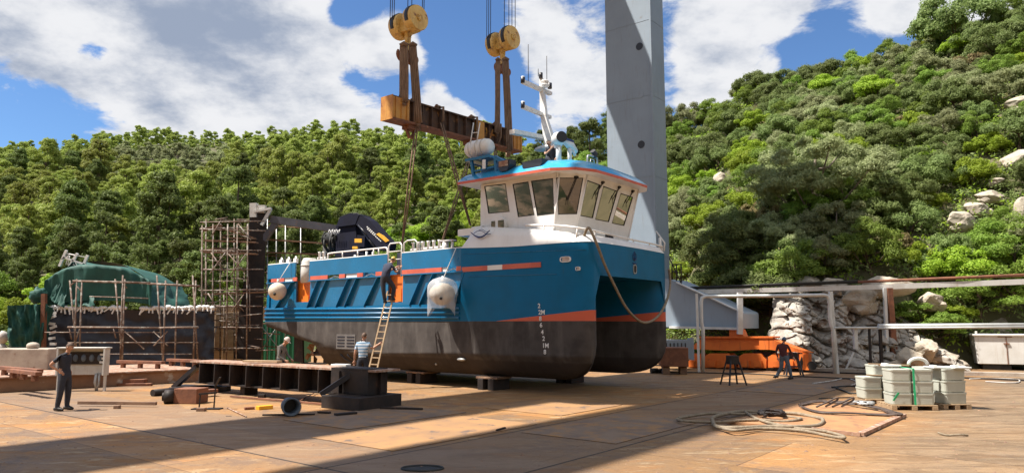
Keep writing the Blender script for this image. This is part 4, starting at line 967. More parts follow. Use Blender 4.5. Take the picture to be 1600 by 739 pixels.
bseg(mb, .0, 1, .0, .05, -.28, .28); bseg(mb, .01, .99, .05, .87, -.12, .12)
for k in range(13):
    t = .14 + .76 * k / 12; bseg(mb, t, t + .004, .05, .87, -.27, .27)
body = mb.build('beam_body', mat('beam_rust', (.05, .03, .022), (.10, .05, .028), 2.5, .8, bump=.4, spot=(.28, .13, .04), spotlo=.58, spothi=.68) and 'beam_rust', sp)
mb = MB(); bseg(mb, .0, 1, .87, .95, -.3, .3); mb.build('bottom_flange', 'rust', sp)
for t0, t1 in ((.0, .11), (.9, 1.0)):
    mb = MB(); bseg(mb, t0, t1, .05, .87, -.3, .3); bseg(mb, t0 - .002, t0, .0, .95, -.34, .34)
    for k in range(3): tt = t0 + (t1 - t0) * (k + .5) / 3; bseg(mb, tt, tt + .003, .05, .87, -.34, .34)
    mb.build('end_cap', 'amber_paint', sp)
mb = MB(); bseg(mb, .605, .665, .04, .88, -.3, -.13); bseg(mb, .605, .665, .88, 1.5, -.2, -.1); mb.build('yellow_stiffener', 'amber_paint', sp)
mb = MB()
for t0, t1, z0, z1 in ((.70, .73, .2, .7), (.76, .73, .2, .7), (.70, .78, .45, .45), (.86, .84, .3, .85), (.86, .885, .3, .85)): mb.bar(BMp(t0, z0, -.135), BMp(t1, z1, -.135), .04, .07)
mb.build('painted_mark', 'amber_paint', body)
mb = MB()
for t in (.09, .335, .60, .80):
    mb.tube([BMp(t + .012 * math.cos(a), -.1 - .13 * math.sin(a), 0) for a in [math.pi * k / 8 for k in range(9)]], .035, 6)
mb.build('lifting_eye', 'rust', sp)
mb = MB()
for t in (.16, .60): bseg(mb, t - .04, t + .03, .95, 1.12, -.2, .2); mb.bar(BMp(t - .04, 1.0, 0), BMp(t - .01, 1.45, 0), .1, .1); mb.bar(BMp(t + .03, 1.0, 0), BMp(t, 1.45, 0), .1, .1)
mb.build('shackle_plate', 'rust', sp)

def hook_block(cx, cy, rpx, dx, dy, shy, hy, beam_t, name_lab, sl_lab, ropes, slg):
    # two sheave housings side by side along -AX; ropes go up to the girder
    c = fl(cx, cy); Y = c.y; rad = rpx * Y / F
    t = empty('hook_block', fl(cx - 8, hy), name_lab, 'hook block')
    nd = (-AX); c2 = c - nd * .85 + Vector((0, 0, -(dy) * Y / F))
    for cc in (c, c2):
        mb = MB(); w = .23
        mb.tube([cc - nd * w, cc - nd * (w - .05), cc + nd * (w - .05), cc + nd * w], [rad * .96, rad, rad, rad * .96], 28); mb.cyl(cc + nd * w, cc + nd * (w + .06), rad * .28, 14)
        for k in range(5): a = k * 1.256; e = BX * math.cos(a) * rad * .2 + Vector((0, 0, math.sin(a) * rad * .2)); mb.cyl(cc + e + nd * (w + .05), cc + e + nd * (w + .09), .03, 6)
        h = mb.build('sheave_housing', 'yellow_paint', t)
        mb = MB(); mb.tube([cc - nd * .1 + Vector((0, 0, .02)), cc + nd * .1 + Vector((0, 0, .02))], rad * 1.02, 28); mb.build('sheave', 'wire_rope', h)
    m = (c + c2) / 2; mb = MB(); mb.box(m + Vector((0, 0, -.15)), (.95, .5, .55), axes=(nd, BX, Vector((0, 0, 1)))); mb.cyl(m, m + Vector((0, 0, -rad - .1)), .14); bot = fl(cx - 8, hy)
    shk = Vector((m.x, m.y, 0)); zh = bot.z
    mb.cyl(shk + Vector((0, 0, m.z)), shk + Vector((0, 0, zh + .1)), .13, 12); mb.box(shk + Vector((0, 0, zh + .25)), (.34, .3, .3), axes=(nd, BX, Vector((0, 0, 1)))); mb.build('shank', 'yellow_paint', t)
    mb = MB()
    hp = shk + Vector((0, 0, zh))
    for s_ in (-1, 1):
        arc = [hp + BX * (s_ * (.04 + .24 * (1 - math.cos(a)))) + Vector((0, 0, -.05 - .24 * math.sin(a) * 1.1 + (.0))) for a in [math.pi * k / 10 for k in range(0, 12)]]
        mb.tube(arc, [.1, .12, .13, .13, .13, .12, .12, .11, .1, .09, .07, .04][:len(arc)], 10)
    mb.tube([hp + Vector((0, 0, .15)), hp - Vector((0, 0, .1))], .12, 10); mb.build('double_hook', 'rust', t)
    mb = MB()
    for i, (x, _) in enumerate(ropes):
        cc = c if i >= len(ropes) // 2 else c2
        a = fl(x, cy); off = (a - cc).dot(BX); off = max(-rad * .95, min(rad * .95, off)); p = cc + BX * off + nd * ((i % 3) - 1) * .12
        mb.tube([p, Vector((p.x, p.y, GZ))], .017, 5)
    mb.build('hoist_rope', 'wire_rope', t)
    # web slings from the two horns down round the beam
    for (x0, y0, x1, y1, wpx, q), lab in zip(slg, sl_lab):
        top = fl(x0, y0, QS - q * .3); bot = fl(x1, y1, QS - q); w = wpx * top.y / F; mb = MB(); mid = top.lerp(bot, .5)
        for e in (-.36, -.12, .12, .36):
            ee = -nd * 0 + Vector((1, 0, 0)) * e * w; k2 = 1.15 if y1 > y0 + 100 else 1.0
            mb.tube(catm([top + ee * .7 + Vector((0, 0, .12)), top + ee * .9, mid + ee * (1 + .15 * e) + Vector((0, .05 * e, 0)), bot + ee * k2], 3), w * .17, 6)
        mb.tube([top - Vector((w * .4, 0, -.1)), top + Vector((0, 0, .2)), top + Vector((w * .4, 0, .1))], w * .3, 8)
        bq = bot + AX * q * 2 + BX * .75; mb.tube([bot, bot.lerp(bq, .5) - Vector((0, 0, .08)), bq, bq.lerp(top, .3) + Vector((0, .3, 0)), top + AX * .1], w * .3, 7)
        o = mb.build('web_sling', 'sling_web', None, origin=top); tag(o, lab, 'sling', 'brown web slings holding up the lifting beam')
hook_block(649, 30, 21, 26, 5, 60, 78, .145, 'larger pair of cream yellow sheaves with double hook, above the near beam end', ('brown web sling on the outer horn of the larger hook, near the beam tip', 'brown web sling on the inner horn of the larger hook, wrapped under the beam'),
           [(614, 0), (618, 0), (634, 0), (640, 0), (643, 0), (659, 0), (667, 0)], ((631, 76, 631, 160, 14, .36), (645, 76, 653, 192, 13, .36)))
hook_block(796, 60, 19, 25, 4, 85, 98, .90, 'smaller pair of cream yellow sheaves with double hook, above the far beam end', ('thin brown web sling on the left horn of the smaller hook', 'brown web sling on the right horn of the smaller hook, round the far beam end'),
           [(763, 0), (769, 0), (781, 0), (785, 0), (788, 0), (792, 0), (803, 0), (805, 0)], ((778, 98, 777, 207, 8, .36), (790, 98, 796, 236, 11, .36)))
# long slings from the beam to the boat
for (t, q, x, y, b, lab) in ((.17, -.2, 628, 384, .2, 'worn lifting rope from the near beam end down to the boat deck beside the gate'), (.34, -.2, 735, 352, 1.2, 'dark doubled rope falling from the middle of the beam towards the wheelhouse'), (.60, -.2, 690, 380, .2, 'brown lifting rope slanting from under the yellow stiffener to the bollard'), (.80, 0, 776, 268, 1.5, 'dark rope looped over the far half of the beam')):
    l, z = sd(x, y, b); p1 = S(l, b, max(z, 5.1)); mb = MB(); top = BMp(t, 1.0 if t != .34 else .5, q)
    for e in (-.05, .06): mb.tube([top + BX * e, (top + p1) / 2 + Vector((0, 0, -.03)) + BX * e * 1.5, p1 + BX * e * .3], .032, 6)
    mb.tube([BMp(t, -.1, -.1), BMp(t, -.08, -.33), BMp(t, .5, -.34), top], .05, 6); mb.tube([BMp(t, -.1, -.12), BMp(t, -.16, 0), BMp(t, -.1, .2)], .09, 6)
    o = mb.build('lifting_rope', 'sling_web', None, origin=top); tag(o, lab, 'rope', 'lifting ropes between beam and boat')

# ================================================================== keel blocks
def block_stack(p, w, d, h, lab, rot=0.0, top=True):
    t = empty('keel_block', p, lab, 'keel block'); a = Matrix.Rotation(ANG + rot, 3, 'Z')
    mb = MB()
    for s_ in (-1, 1): mb.box(p + a @ Vector((s_ * w * .28, 0, h * .42)), (w * .3, d, h * .84), a)
    mb.build('steel_stool', 'dark_steel', t, bevel=.01)
    mb = MB(); mb.box(p + Vector((0, 0, h * .92)), (w * 1.15, d * .9, h * .16), a); mb.build('timber_pad', 'old_wood', t, bevel=.01)
for i, (l, b, lab) in enumerate(((4.36, .9, 'dark keel block with a timber pad under the front of the near hull'), (3.9, 4.75, 'keel block under the bow of the far hull, seen between the two hulls'), (12.2, .95, 'keel block deep in shadow under the after part of the near hull'), (11.8, 4.75, 'keel block in shadow under the after part of the far hull'), (8.3, .95, 'keel block in shadow under the middle of the near hull'))):
    block_stack(S(l, b, 0) if i else S(l, .62, 0), .85, .9, .45, lab)
o = gr(1057, 585); t = empty('counterweight_block', o, 'brown rusty steel block raised on two feet beyond the bow of the boat', 'steel block')
mb = MB(); mb.box(o + Vector((.0, .6, .78)), (1.25, 1.4, .85), ANG * .2); mb.build('block_body', 'rust', t, bevel=.02)
for s_ in (-.38, .4): mb = MB(); mb.box(o + Vector((s_, .5, .17)), (.32, .9, .35), ANG * .2); mb.build('foot', 'old_wood', t, bevel=.02)
mb = MB(); p = gr(1024, 583); mb.cyl(p + Vector((-.2, 0, .12)), p + Vector((.12, .1, .12)), .12, 14); mb.cyl(p + Vector((.16, .1, .1)), p + Vector((.3, .12, .1)), .1, 12); o = mb.build('roller', 'black_rubber', None, origin=p); tag(o, 'small black roller lying in the shadow under the far bow', 'roller')
p = at(1052, 542, 36); t = empty('equipment_cabinet', gr(1055, 578), 'pale slatted equipment box behind the brown block and the orange bogie', 'cabinet')
mb = MB(); mb.box(p + Vector((0, .6, -.1)), (1.7, 1.0, .9)); mb.box(p + Vector((.95, .3, -.1)), (.25, .3, 1.1)); mb.build('cabinet_body', 'crane_grey_paint', t)
mb = MB()
for k in range(8): mb.box(p + Vector((-.7 + .19 * k, .08, -.15)), (.05, .03, .7))
mb.build('vent_slat', 'black_paint', t)

# ================================================================== yard clutter, right side
def trestle(p, h, lab, rz=0.0, top=.36):
    t = empty('trestle_stool', p, lab, 'trestle', 'black steel trestles', rz=0.0); a = Matrix.Rotation(rz, 3, 'Z')
    for sx in (-1, 1):
        for sy in (-1, 1):
            mb = MB(); mb.bar(p + a @ Vector((sx * .36, sy * .32, 0)), p + a @ Vector((sx * .14, sy * .12, h * .95)), .055, .055); mb.build('leg', 'black_paint', t)
    mb = MB(); mb.box(p + Vector((0, 0, h * .86)), (top, .34, h * .3), a); mb.build('stool_head', 'dark_steel', t, bevel=.01)
    mb = MB(); z = h * .38; q = .36 - .22 * .38
    for s_ in (-1, 1): mb.bar(p + a @ Vector((-q, s_ * q * .88, z)), p + a @ Vector((q, s_ * q * .88, z)), .04, .05); mb.bar(p + a @ Vector((s_ * q, -q * .88, z)), p + a @ Vector((s_ * q, q * .88, z)), .04, .05)
    mb.build('stretcher', 'black_paint', t)
trestle(gr(1146, 601), 1.08, 'black four-legged steel trestle standing alone in front of the orange bogie', .25)
trestle(gr(1240, 586), 1.0, 'black steel trestle partly hidden behind the walking worker', -.2)

def P3(x, y, Y): return at(x, y, Y)
# white pipe gate frame
t = empty('pipe_portal', gr(1094, 581), 'white painted pipe portal frame standing in front of the orange bogie and grey sill', 'pipe portal')
Yp = gr(1094, 581).y; Yq = gr(1303, 584).y
mb = MB(); mb.box((P3(1091, 520, Yp)) + Vector((-.02, 0, 0)), (.10, .10, 3.75)); mb.tube([P3(1098.5, 580, Yp), P3(1098.5, 515, Yp), P3(1096, 504, Yp), P3(1095.5, 472, Yp), P3(1097, 465, Yp), P3(1103, 463, Yp), P3(1200, 462.2, (Yp + Yq) / 2), P3(1288, 461, Yq), P3(1293, 462, Yq), P3(1296, 468, Yq), P3(1296.5, 495, Yq), P3(1299, 508, Yq), P3(1302, 516, Yq), P3(1304.5, 584, Yq)], .085, 10); mb.build('bent_pipe', 'pipe_white', t)
mb = MB(); mb.bar(P3(1297.5, 455, Yq + .2), P3(1308, 585, Yq + .2), .16, .16, up=(0, 1, 0)); mb.build('frame_post', 'pipe_white', t)
t = empty('handrail', gr(1390, 584), 'long grey tubular handrail with posts in front of the limestone rock face', 'handrail')
mb = MB(); mb.tube([P3(1304, 512, Yq), P3(1345, 512, 33.2), P3(1380, 511.5, 33.2)], .05, 8); mb.tube([P3(1372, 509, 33.2), P3(1605, 507.5, 33.2)], .09, 8); mb.tube([P3(1372, 512.5, 33.1), P3(1605, 511, 33.1)], .05, 8); mb.build('rail_pipe', 'pipe_white', t)
for x, w in ((1336, .16), (1358, .09), (1375, .12)):
    mb = MB(); mb.bar(P3(x, 512, 33.3), P3(x + (3 if x != 1336 else 1), 578 if x != 1336 else 545, 33.3), w, w, up=(0, 1, 0)); mb.build('post', 'pipe_white' if x == 1336 else 'dark_steel', t)
mb = MB(); mb.bar(P3(1334, 550, 33.3), P3(1322, 576, 33.3), .06, .06); mb.build('brace', 'pipe_white', t)
t = empty('overhead_pipe_bridge', gr(1397, 582), 'long weathered white overhead beam with a black cable tray, above the rock face', 'pipe bridge')
Yo = 35.5
mb = MB(); mb.bar(P3(1085, 456.5, 38.5), P3(1385, 448, 36), .3, .24); mb.bar(P3(1385, 448, 36), P3(1660, 438, 34), .3, .26); mb.build('beam', 'weathered_white', t)
mb = MB(); mb.bar(P3(1050, 452, 38.8), P3(1340, 441, 36.4), .22, .1); mb.tube([P3(1060, 450, 38.6), P3(1340, 439, 36.3)], .06, 6); mb.build('cable_tray', 'black_rubber', t)
mb = MB(); mb.tube([P3(1340, 440.5, 36.3), P3(1500, 434, 35), P3(1660, 427, 34)], .075, 8); mb.build('rusty_pipe', 'rust', t)
for x0, x1, mt, w, y0 in ((1382, 1388, 'pipe_white', .14, 450), (1389, 1399, 'rust', .26, 450), (1393, 1402, 'pipe_white', .07, 450), (1156, 1156, 'pipe_white', .24, 457), ):
    mb = MB(); mb.bar(P3(x0, y0, 35.8), P3(x1, 583 if x0 > 1200 else 522, 35.8), w, w, up=(0, 1, 0)); mb.build('post', mt, t)
mat('container_white', (.72, .72, .70), (.62, .61, .58), 1.2, .5, spot=(.42, .33, .26), spotlo=.66, spothi=.76, streak=((.4, .32, .25), .35))
t = empty('waste_container', gr(1562, 578), 'dirty white steel container with double doors at the foot of the rocks', 'container')
o = gr(1520, 579); ca = Matrix.Rotation(R(-24), 3, 'Z'); C0 = Vector((at(1523, 540, o.y + 1.0).x, o.y + 1.0, 0)); ww = 4.8
def cc(x, y, z): return C0 + ca @ Vector((x, y, z))
ax3 = [ca @ Vector(v) for v in ((1, 0, 0), (0, 1, 0), (0, 0, 1))]
mb = MB(); mb.prism([cc(.1, 0, .28), cc(ww, 0, .28), cc(ww, 0, 1.68), cc(0, 0, 1.68)], ca @ Vector((0, 1.6, 0))); mb.box(cc(ww / 2, .8, 1.72), (ww + .15, 1.8, .1), axes=ax3); mb.box(cc(.1, -.02, 1.78), (.1, .1, .25), axes=ax3); mb.build('container_body', 'container_white', t, bevel=.02)
mb = MB(); mb.box(cc(1.35, -.015, .98), (.03, .03, 1.38), axes=ax3); mb.box(cc(1.35, -.04, 1.3), (.25, .04, .06), axes=ax3); mb.box(cc(1.3, -.03, 1.66), (.6, .04, .08), axes=ax3); mb.box(cc(3.2, -.015, .98), (.03, .03, 1.38), axes=ax3); mb.build('door_latch', 'rust', t)
mb = MB(); mb.box(cc(.9, .7, .14), (1.2, 1.2, .27), axes=ax3); mb.box(cc(3.4, .7, .14), (1.2, 1.2, .27), axes=ax3); mb.build('skid', 'black_rubber', t)
p = at(1231, 546, 37); mb = MB(); mb.box((p.x, p.y, .95), (1.1, .5, 1.85)); o = mb.build('grey_panel_cabinet', 'weathered_white', None, bevel=.02, origin=(p.x, p.y, 0)); tag(o, 'plain grey sheet metal cabinet behind the walking worker, beside the orange buffer', 'cabinet')
mb = MB(); a0, a1 = gr(1262, 580), gr(1640, 590); mb.bar(a0 + Vector((0, .3, .08)), a1 + Vector((0, .3, .08)), .5, .16); o = mb.build('kerb', 'concrete'); tag(o, kind='structure'); o['label'] = 'pale concrete kerb at the foot of the rocks'
for pts, lab in (((gr(1270, 600), gr(1300, 596), gr(1322, 592), gr(1340, 598), gr(1330, 603)), 'white hose end lying near the foot of the pipe frame'), ((gr(1515, 593), gr(1550, 592), gr(1590, 594), gr(1586, 599), gr(1540, 597)), 'white flattened hose lying in front of the white container')):
    mb = MB(); mb.tube(catm([p + Vector((0, 0, .03)) for p in pts], 5), .025, 6); o = mb.build('hose', 'stain_white', None, origin=pts[0]); tag(o, lab, 'hose')

# pallets with grey tubs
def pallet(px, py, w, d, rz, lab):
    p = gr(px, py); t = empty('pallet', p, lab, 'pallet', 'wooden pallets under the grey tubs'); a = Matrix.Rotation(rz, 3, 'Z')
    mb = MB()
    for i in range(3): mb.box(p + a @ Vector((-w / 2 + .07 + i * (w - .14) / 2, d / 2, .055)), (.14, d, .10), a)
    for k in range(3):
        for i in range(3): pass
    mb.build('bearer', 'wood', t, bevel=.004)
    mb = MB()
    for k in range(6): mb.box(p + a @ Vector((0, .06 + k * (d - .12) / 5, .125)), (w, .11, .03), a)
    mb.build('deck_board', 'wood', t, bevel=.004); return p, a
def tub(p, w, d, h, lab, rz):
    t = empty('storage_tub', p, lab, 'tub', 'grey tubs stacked on pallets', rz=rz, local=True); mb = MB()
    def ring(z, k, r_=.07):
        out = []
        for cx, cy, a0 in ((1, 1, 0), (-1, 1, 90), (-1, -1, 180), (1, -1, 270)):
            for s_ in range(4):
                a = R(a0 + 30 * s_); out.append(Vector((cx * (w / 2 * k - r_) + r_ * math.cos(a), cy * (d / 2 * k - r_) + r_ * math.sin(a), z)))
        return out
    R3 = [ring(0, .93), ring(.02, .95), ring(h - .05, .98), ring(h - .045, 1.01), ring(h, 1.01)]; n = 16; vs = [v for r_ in R3 for v in r_]
    mb.add(vs, [(i * n + j, i * n + (j + 1) % n, (i + 1) * n + (j + 1) % n, (i + 1) * n + j) for i in range(4) for j in range(n)], 0, False); mb.add(R3[0], [tuple(range(n))]); mb.add(R3[-1], [tuple(range(n))])
    mb.build('tub_body', 'box_grey', t)
    return t
pa, aa = pallet(1430, 641, 1.18, .95, -.10, 'front wooden pallet, carrying the tubs bound with the green strap')
pb, ab = pallet(1497, 639.5, .82, .95, .12, 'wooden pallet under the three-high column of tubs nearest the white container')
pc, ac = pallet(1374, 631, .72, .8, -.04, 'small wooden pallet under the two-high tubs beside the ropes')
hh = .315
rows = ['bottom', 'middle', 'top']
for i in range(2):
    for k in range(3): tub(pa + aa @ Vector((-.28 + .56 * i, .34, .142 + hh * k)), .555, .6, hh - .015, '%s grey tub of the %s column on the green-strapped pallet' % (rows[k], ['plank-side', 'inner'][i]), -.10)
for k in range(3): tub(pb + ab @ Vector((.03, .36, .142 + hh * k)), .66, .62, hh - .015, '%s grey tub of the column nearest the white container' % rows[k], .12)
pd = gr(1466, 636); t_ = tub(pd + Vector((0, .5, .0)), .5, .55, hh + .12, 'bottom grey tub in the shaded gap between the two front columns', .05)
for k in (1, 2): tub(pd + Vector((0, .5, .142 + hh * k)), .5, .55, hh - .015, '%s grey tub in the shaded gap between the two front columns' % rows[k], .05)
for i, (x_, lab) in enumerate(((-.12, 'outer'), (.46, 'inner'))):
    for k in range(2): tub(pc + ac @ Vector((x_, .35, .142 + hh * k)), .54, .6, hh - .015, '%s grey tub of the %s low column beside the ropes' % (rows[k], lab), -.04)
tub(pc + Vector((.25, .4, .142 + hh * 2 + .03)), .58, .6, hh - .015, 'raised grey tub resting on planks above the low columns', -.04)
for (x0, y0, x1, y1, Y, lab) in ((1357, 568, 1420, 570.5, 20.2, 'light plank sticking out from under the top of the tubs'), (1354, 585.5, 1400, 587, 20.5, 'light plank between tub layers above the low columns')):
    mb = MB(); a_, b_ = at(x0, y0, Y), at(x1, y1, Y - .2); mb.bar(a_, b_, .10, .03); o = mb.build('plank', 'wood', None, origin=a_); tag(o, lab, 'plank')
for i, (x, y, Y) in enumerate(((1388, 567, 20.1), (1463, 567, 19.9), (1496, 568, 19.75))):
    p = at(x, y, Y); p.z = (1.142, 1.10, 1.105)[i]; mb = MB(); mb.box(p + Vector((0, 0, .0)), (.46, .5, .05)); mb.box(p + Vector((-.15, -.1, .04)), (.12, .2, .05)); o = mb.build('tub_lid', 'box_lid', None, bevel=.01, origin=p); tag(o, ['white lid on the raised tub above the low columns', 'white lid on the shaded middle tub', 'white lid on the column nearest the white container'][i], 'lid', 'white tub lids')
mb = MB(); c_ = at(1441, 570, 19.5)
mb.tube([c_ + Vector((.26 * math.cos(a), .2, .17 * math.sin(a))) for a in [math.pi * k / 12 for k in range(13)]], .045, 8); o = mb.build('foam_hoop', 'box_lid', None, origin=c_); tag(o, 'white hoop of foam tube bulging above the strapped tubs', 'foam tube')
mb = MB(); s0 = pa + aa @ Vector((.03, .02, .14)); top = s0 + Vector((0, 0, hh * 3 + .01)); mb.bar(s0, top, .006, .055, up=(1, 0, 0)); mb.bar(top, top + Vector((-.02, .62, .01)), .055, .006); mb.bar(pa + aa @ Vector((-.53, .02, .25)), pa + aa @ Vector((-.38, .015, .46)), .006, .05, up=(1, 0, 0)); o = mb.build('green_strap', 'green_strap', None, origin=s0); tag(o, 'bright green lashing strap round the front pallet load', 'strap')
for dx, z0 in ((-.40, .0), (.17, .0), (.5, .0)): pass

# raised plate with ropes
pl = [gr(1345, 681), gr(1408, 652), gr(1290, 631), gr(1246, 632), gr(1135, 662)]
mb = MB(); mb.prism([p + Vector((0, 0, .004)) for p in pl], Vector((0, 0, .055))); o = mb.build('hatch_plate', 'hatch_rust' if 'hatch_rust' in M else mat('hatch_rust', (.38, .20, .09), (.30, .15, .07), 1.5, .8, bump=.3, spot=(.2, .11, .07), spotlo=.55, spothi=.66) and 'hatch_rust', None, origin=pl[0]); tag(o, 'flat orange-rusted steel plate lying on the floor under the coiled cables', 'plate')
mb = MB(); mb.bar(gr(1345, 682) + Vector((0, 0, .05)), gr(1412, 651) + Vector((0, 0, .045)), .13, .07); mb.bar(gr(1345, 682) + Vector((0, 0, .04)), gr(1185, 662) + Vector((0, 0, .04)), .05, .07); o = mb.build('edge_bar', 'pale_rust', None, origin=gr(1345, 682)); tag(o, 'worn grey edge bar along the side of the orange plate', 'bar')
def cable(pts, r, mt, lab, z=.03, cat='cable', k=7, group=None):
    mb = MB(); mb.tube(catm([gr(x, y) + Vector((0, 0, z + (.0 if i % 2 else .025))) for i, (x, y) in enumerate(pts)], k), r, 6); p = gr(*pts[0])
    o = mb.build('cable' if cat == 'cable' else cat, mt, None, origin=p); tag(o, lab, cat, group)
cable([(1060, 660), (1075, 655), (1110, 652), (1160, 651), (1200, 653), (1245, 657), (1250, 661), (1225, 663), (1180, 662), (1120, 664), (1070, 664), (1058, 659)], .035, 'rope_hemp', 'oval loop of old cable lying nearest the shadow edge', .07)
cable([(1112, 664), (1120, 655), (1160, 649), (1200, 650), (1240, 652), (1270, 656), (1286, 662), (1278, 670), (1240, 674), (1200, 672), (1150, 676), (1120, 672), (1114, 664)], .045, 'rope_hemp', 'thick grey-brown cable thrown in a wide loop on the orange plate', .08)
cable([(1165, 650), (1180, 658), (1200, 667), (1240, 674), (1280, 680), (1310, 685), (1320, 692), (1300, 688), (1250, 680), (1190, 675), (1150, 680), (1130, 675)], .035, 'rope_hemp', 'pale cable trailing forward off the corner of the orange plate', .08)
mb = MB()
for i in range(7):
    random.seed(20 + i); j = lambda s=3: random.uniform(-s, s)
    pts = [(1250 + j(), 636 + j(2)), (1280, 633 + j(1.5)), (1320, 634 + j(2)), (1360, 641 + j(2)), (1395 + j(8), 650 + j(2)), (1405 + j(5), 655), (1370, 653 + j(1)), (1320, 652 + j(1)), (1280, 649 + j(1)), (1250 + j(2), 641)]
    mb.tube(catm([gr(x, y) + Vector((0, 0, .09 + (.025 if k % 2 else 0))) for k, (x, y) in enumerate(pts)], 7), .02, 6)
o = mb.build('cable_coil', 'hose_dark', None, origin=gr(1330, 645)); tag(o, 'wide flat coil of thin brown cable in front of the pallets', 'cable')
for x in (1290, 1315): 
    mb = MB(); p = gr(x, 640); mb.tube(catm([p + Vector((-.25, 0, .08)), p + Vector((.0, 0, .18)), p + Vector((.32, 0, .32)), p + Vector((.3, 0, .24)), p + Vector((0, 0, .09))], 5), .025, 6); o = mb.build('cable', 'hose_dark', None, origin=p); tag(o, 'stiff cable loop standing up from the brown coil, %s' % ('plate side' if x == 1290 else 'pallet side'), 'cable')
mb = MB(); random.seed(3); p = gr(1206, 656)
for k in range(10): a = random.random() * 6; mb.tube([p + Vector((math.cos(a + s * 1.3) * .35 * random.uniform(.6, 1), math.sin(a + s * 1.3) * .3, .12 + random.uniform(0, .1))) for s in range(6)], .025, 5)
o = mb.build('wire_bundle', 'dark_steel', None, origin=p); tag(o, 'tangled bundle of dark wire lying on the loops of cable', 'wire bundle')
mb = MB(); p = gr(1350, 639)
for k in range(7): a = random.random() * 6; mb.tube([p + Vector((math.cos(a + s * 1.3) * .25, math.sin(a + s * 1.3) * .3, .14 + random.uniform(0, .06))) for s in range(6)], .025, 5)
o = mb.build('wire_bundle', 'galvanised', None, origin=p); tag(o, 'small grey tangle of wire on the brown coil', 'wire bundle')
cable([(1045, 583), (1100, 583), (1180, 586), (1230, 588), (1300, 592), (1400, 596)], .03, 'black_rubber', 'black cable running across the yard past the walking worker', .03)
cable([(1300, 607), (1330, 604), (1370, 610), (1420, 613), (1340, 617), (1320, 612), (1305, 607)], .03, 'black_rubber', 'black cable lying in loose bends behind the pallets', .03)
cable([(1280, 625), (1330, 622), (1352, 624)], .02, 'black_rubber', 'short black cable between the plate and the small pallet', .03)
cable([(1466, 679), (1480, 681), (1500, 682), (1512, 681)], .02, 'rope_hemp', 'short bit of string on the bare floor in front of the pallets', .02, 'string')

# ================================================================== left side of the yard
w0, w1 = gr(-160, 622), gr(312, 596); dv = (w1 - w0).normalized(); nv = Vector((-dv.y, dv.x, 0))
t = empty('slipway_platform', (w0 + w1) / 2, 'long low rusty platform in front of the tarpaulined boat', 'platform')
mb = MB(); mb.bar((w0 + w1) / 2 - dv * (w1 - w0).length / 2 + nv * 2.5 + Vector((0, 0, .24)), w1 + nv * 2.5 + Vector((0, 0, .24)), 5.0, .46); mb.build('platform_body', mat('platform_face', (.30, .17, .10), (.20, .11, .07), 1.1, .85, bump=.4, spot=(.50, .46, .40), spotlo=.54, spothi=.62, spotscale=.7) and 'platform_face', t)
mb = MB(); mb.bar(w0 + nv * 2.45 + Vector((0, 0, .49)), w1 + nv * 2.45 + Vector((0, 0, .49)), 5.1, .05); mb.build('platform_deck', 'pale_rust', t)
for i, (x, w, y) in enumerate(((20, .9, 602), (250, 1.1, 588), (215, .5, 592))):
    pass
def beam_on_feet(x0, y0, x1, y1, z, lab):
    a, b = gr(x0, y0, z), gr(x1, y1, z); t = empty('support_beam', (a + b) / 2, lab, 'beam', 'rusty support beams lying on the platform')
    mb = MB(); mb.bar(a + Vector((0, 0, .24)), b + Vector((0, 0, .24)), .2, .12); mb.build('beam_body', 'rust', t, bevel=.01)
    d = b - a
    for k in (.12, .5, .88): mb = MB(); mb.box(a + d * k + Vector((0, 0, .09)), (.14, .18, .18)); mb.build('foot', 'rust', t, bevel=.01)
for args, lab in zip(((0, 585, 62, 591, .515), (184, 574, 255, 576, .515), (262, 571, 310, 573, .515), (15, 590, 60, 596, .515)), ('rusty beam on short feet on the platform, beside the concrete block', 'rusty beam on three feet on the platform, right of the control panel', 'rusty beam on feet on the platform, next to the scaffold tower', 'shorter rusty beam at the platform edge below the concrete block')):
    beam_on_feet(*args, lab)
p = gr(35, 578, .5); mb = MB(); mb.box(p + Vector((-.2, .5, .42)), (2.3, 1.3, .8), .08); mb.ball(p + Vector((.2, .2, .92)), (.25, .2, .15)); o = mb.build('concrete_block', 'concrete', None, bevel=.03, origin=p); tag(o, 'large pale concrete block on the platform in front of the green drape', 'concrete block')
p = gr(215, 602); mb = MB(); mb.box(p + Vector((-.1, .0, .12)), (.75, .35, .24), .1); mb.box(p + Vector((.0, -.2, .05)), (1.2, .2, .1), .1); o = mb.build('rusty_channel', 'rust', None, bevel=.01, origin=p); tag(o, 'short rusty channel section lying at the foot of the platform', 'channel')
# control panel on legs
p = gr(127, 611); Yb = p.y; t = empty('gauge_panel', p, 'grey steel gauge panel on legs behind the standing man in black', 'gauge panel')
c_ = P3(129, 565, Yb); mb = MB()
mb.box((c_.x, Yb + .2, c_.z), (1.58, .06, .9)); mb.box((c_.x, Yb + .05, c_.z + .47), (1.72, .38, .05)); mb.box((c_.x + .8, Yb + .02, c_.z + .02), (.06, .32, .95)); mb.box((c_.x - .8, Yb + .02, c_.z + .02), (.06, .32, .95)); mb.build('panel_case', 'galvanised' if 0 else 'weathered_white', t, bevel=.008)
for k in range(4): mb = MB(); mb.ball((c_.x - .32 + .28 * k, Yb + .13, c_.z + .12), (.09, .08, .13), 14, 10); mb.build('gauge', 'cloth_jeans', t)
mb = MB(); mb.box((c_.x + .1, Yb + .15, c_.z + .12), (1.25, .06, .42)); mb.build('gauge_backplate', 'dark_steel', t)
for k in range(3): mb = MB(); mb.box((c_.x + .6, Yb + .1, c_.z + .24 - .13 * k), (.14, .03, .07)); mb.build('label_plate', 'white_plastic', t)
for sx in (-.8, .8): mb = MB(); mb.box((c_.x + sx, Yb + .02, (c_.z - .45) / 2), (.07, .07, c_.z - .45)); mb.build('leg', 'weathered_white', t)
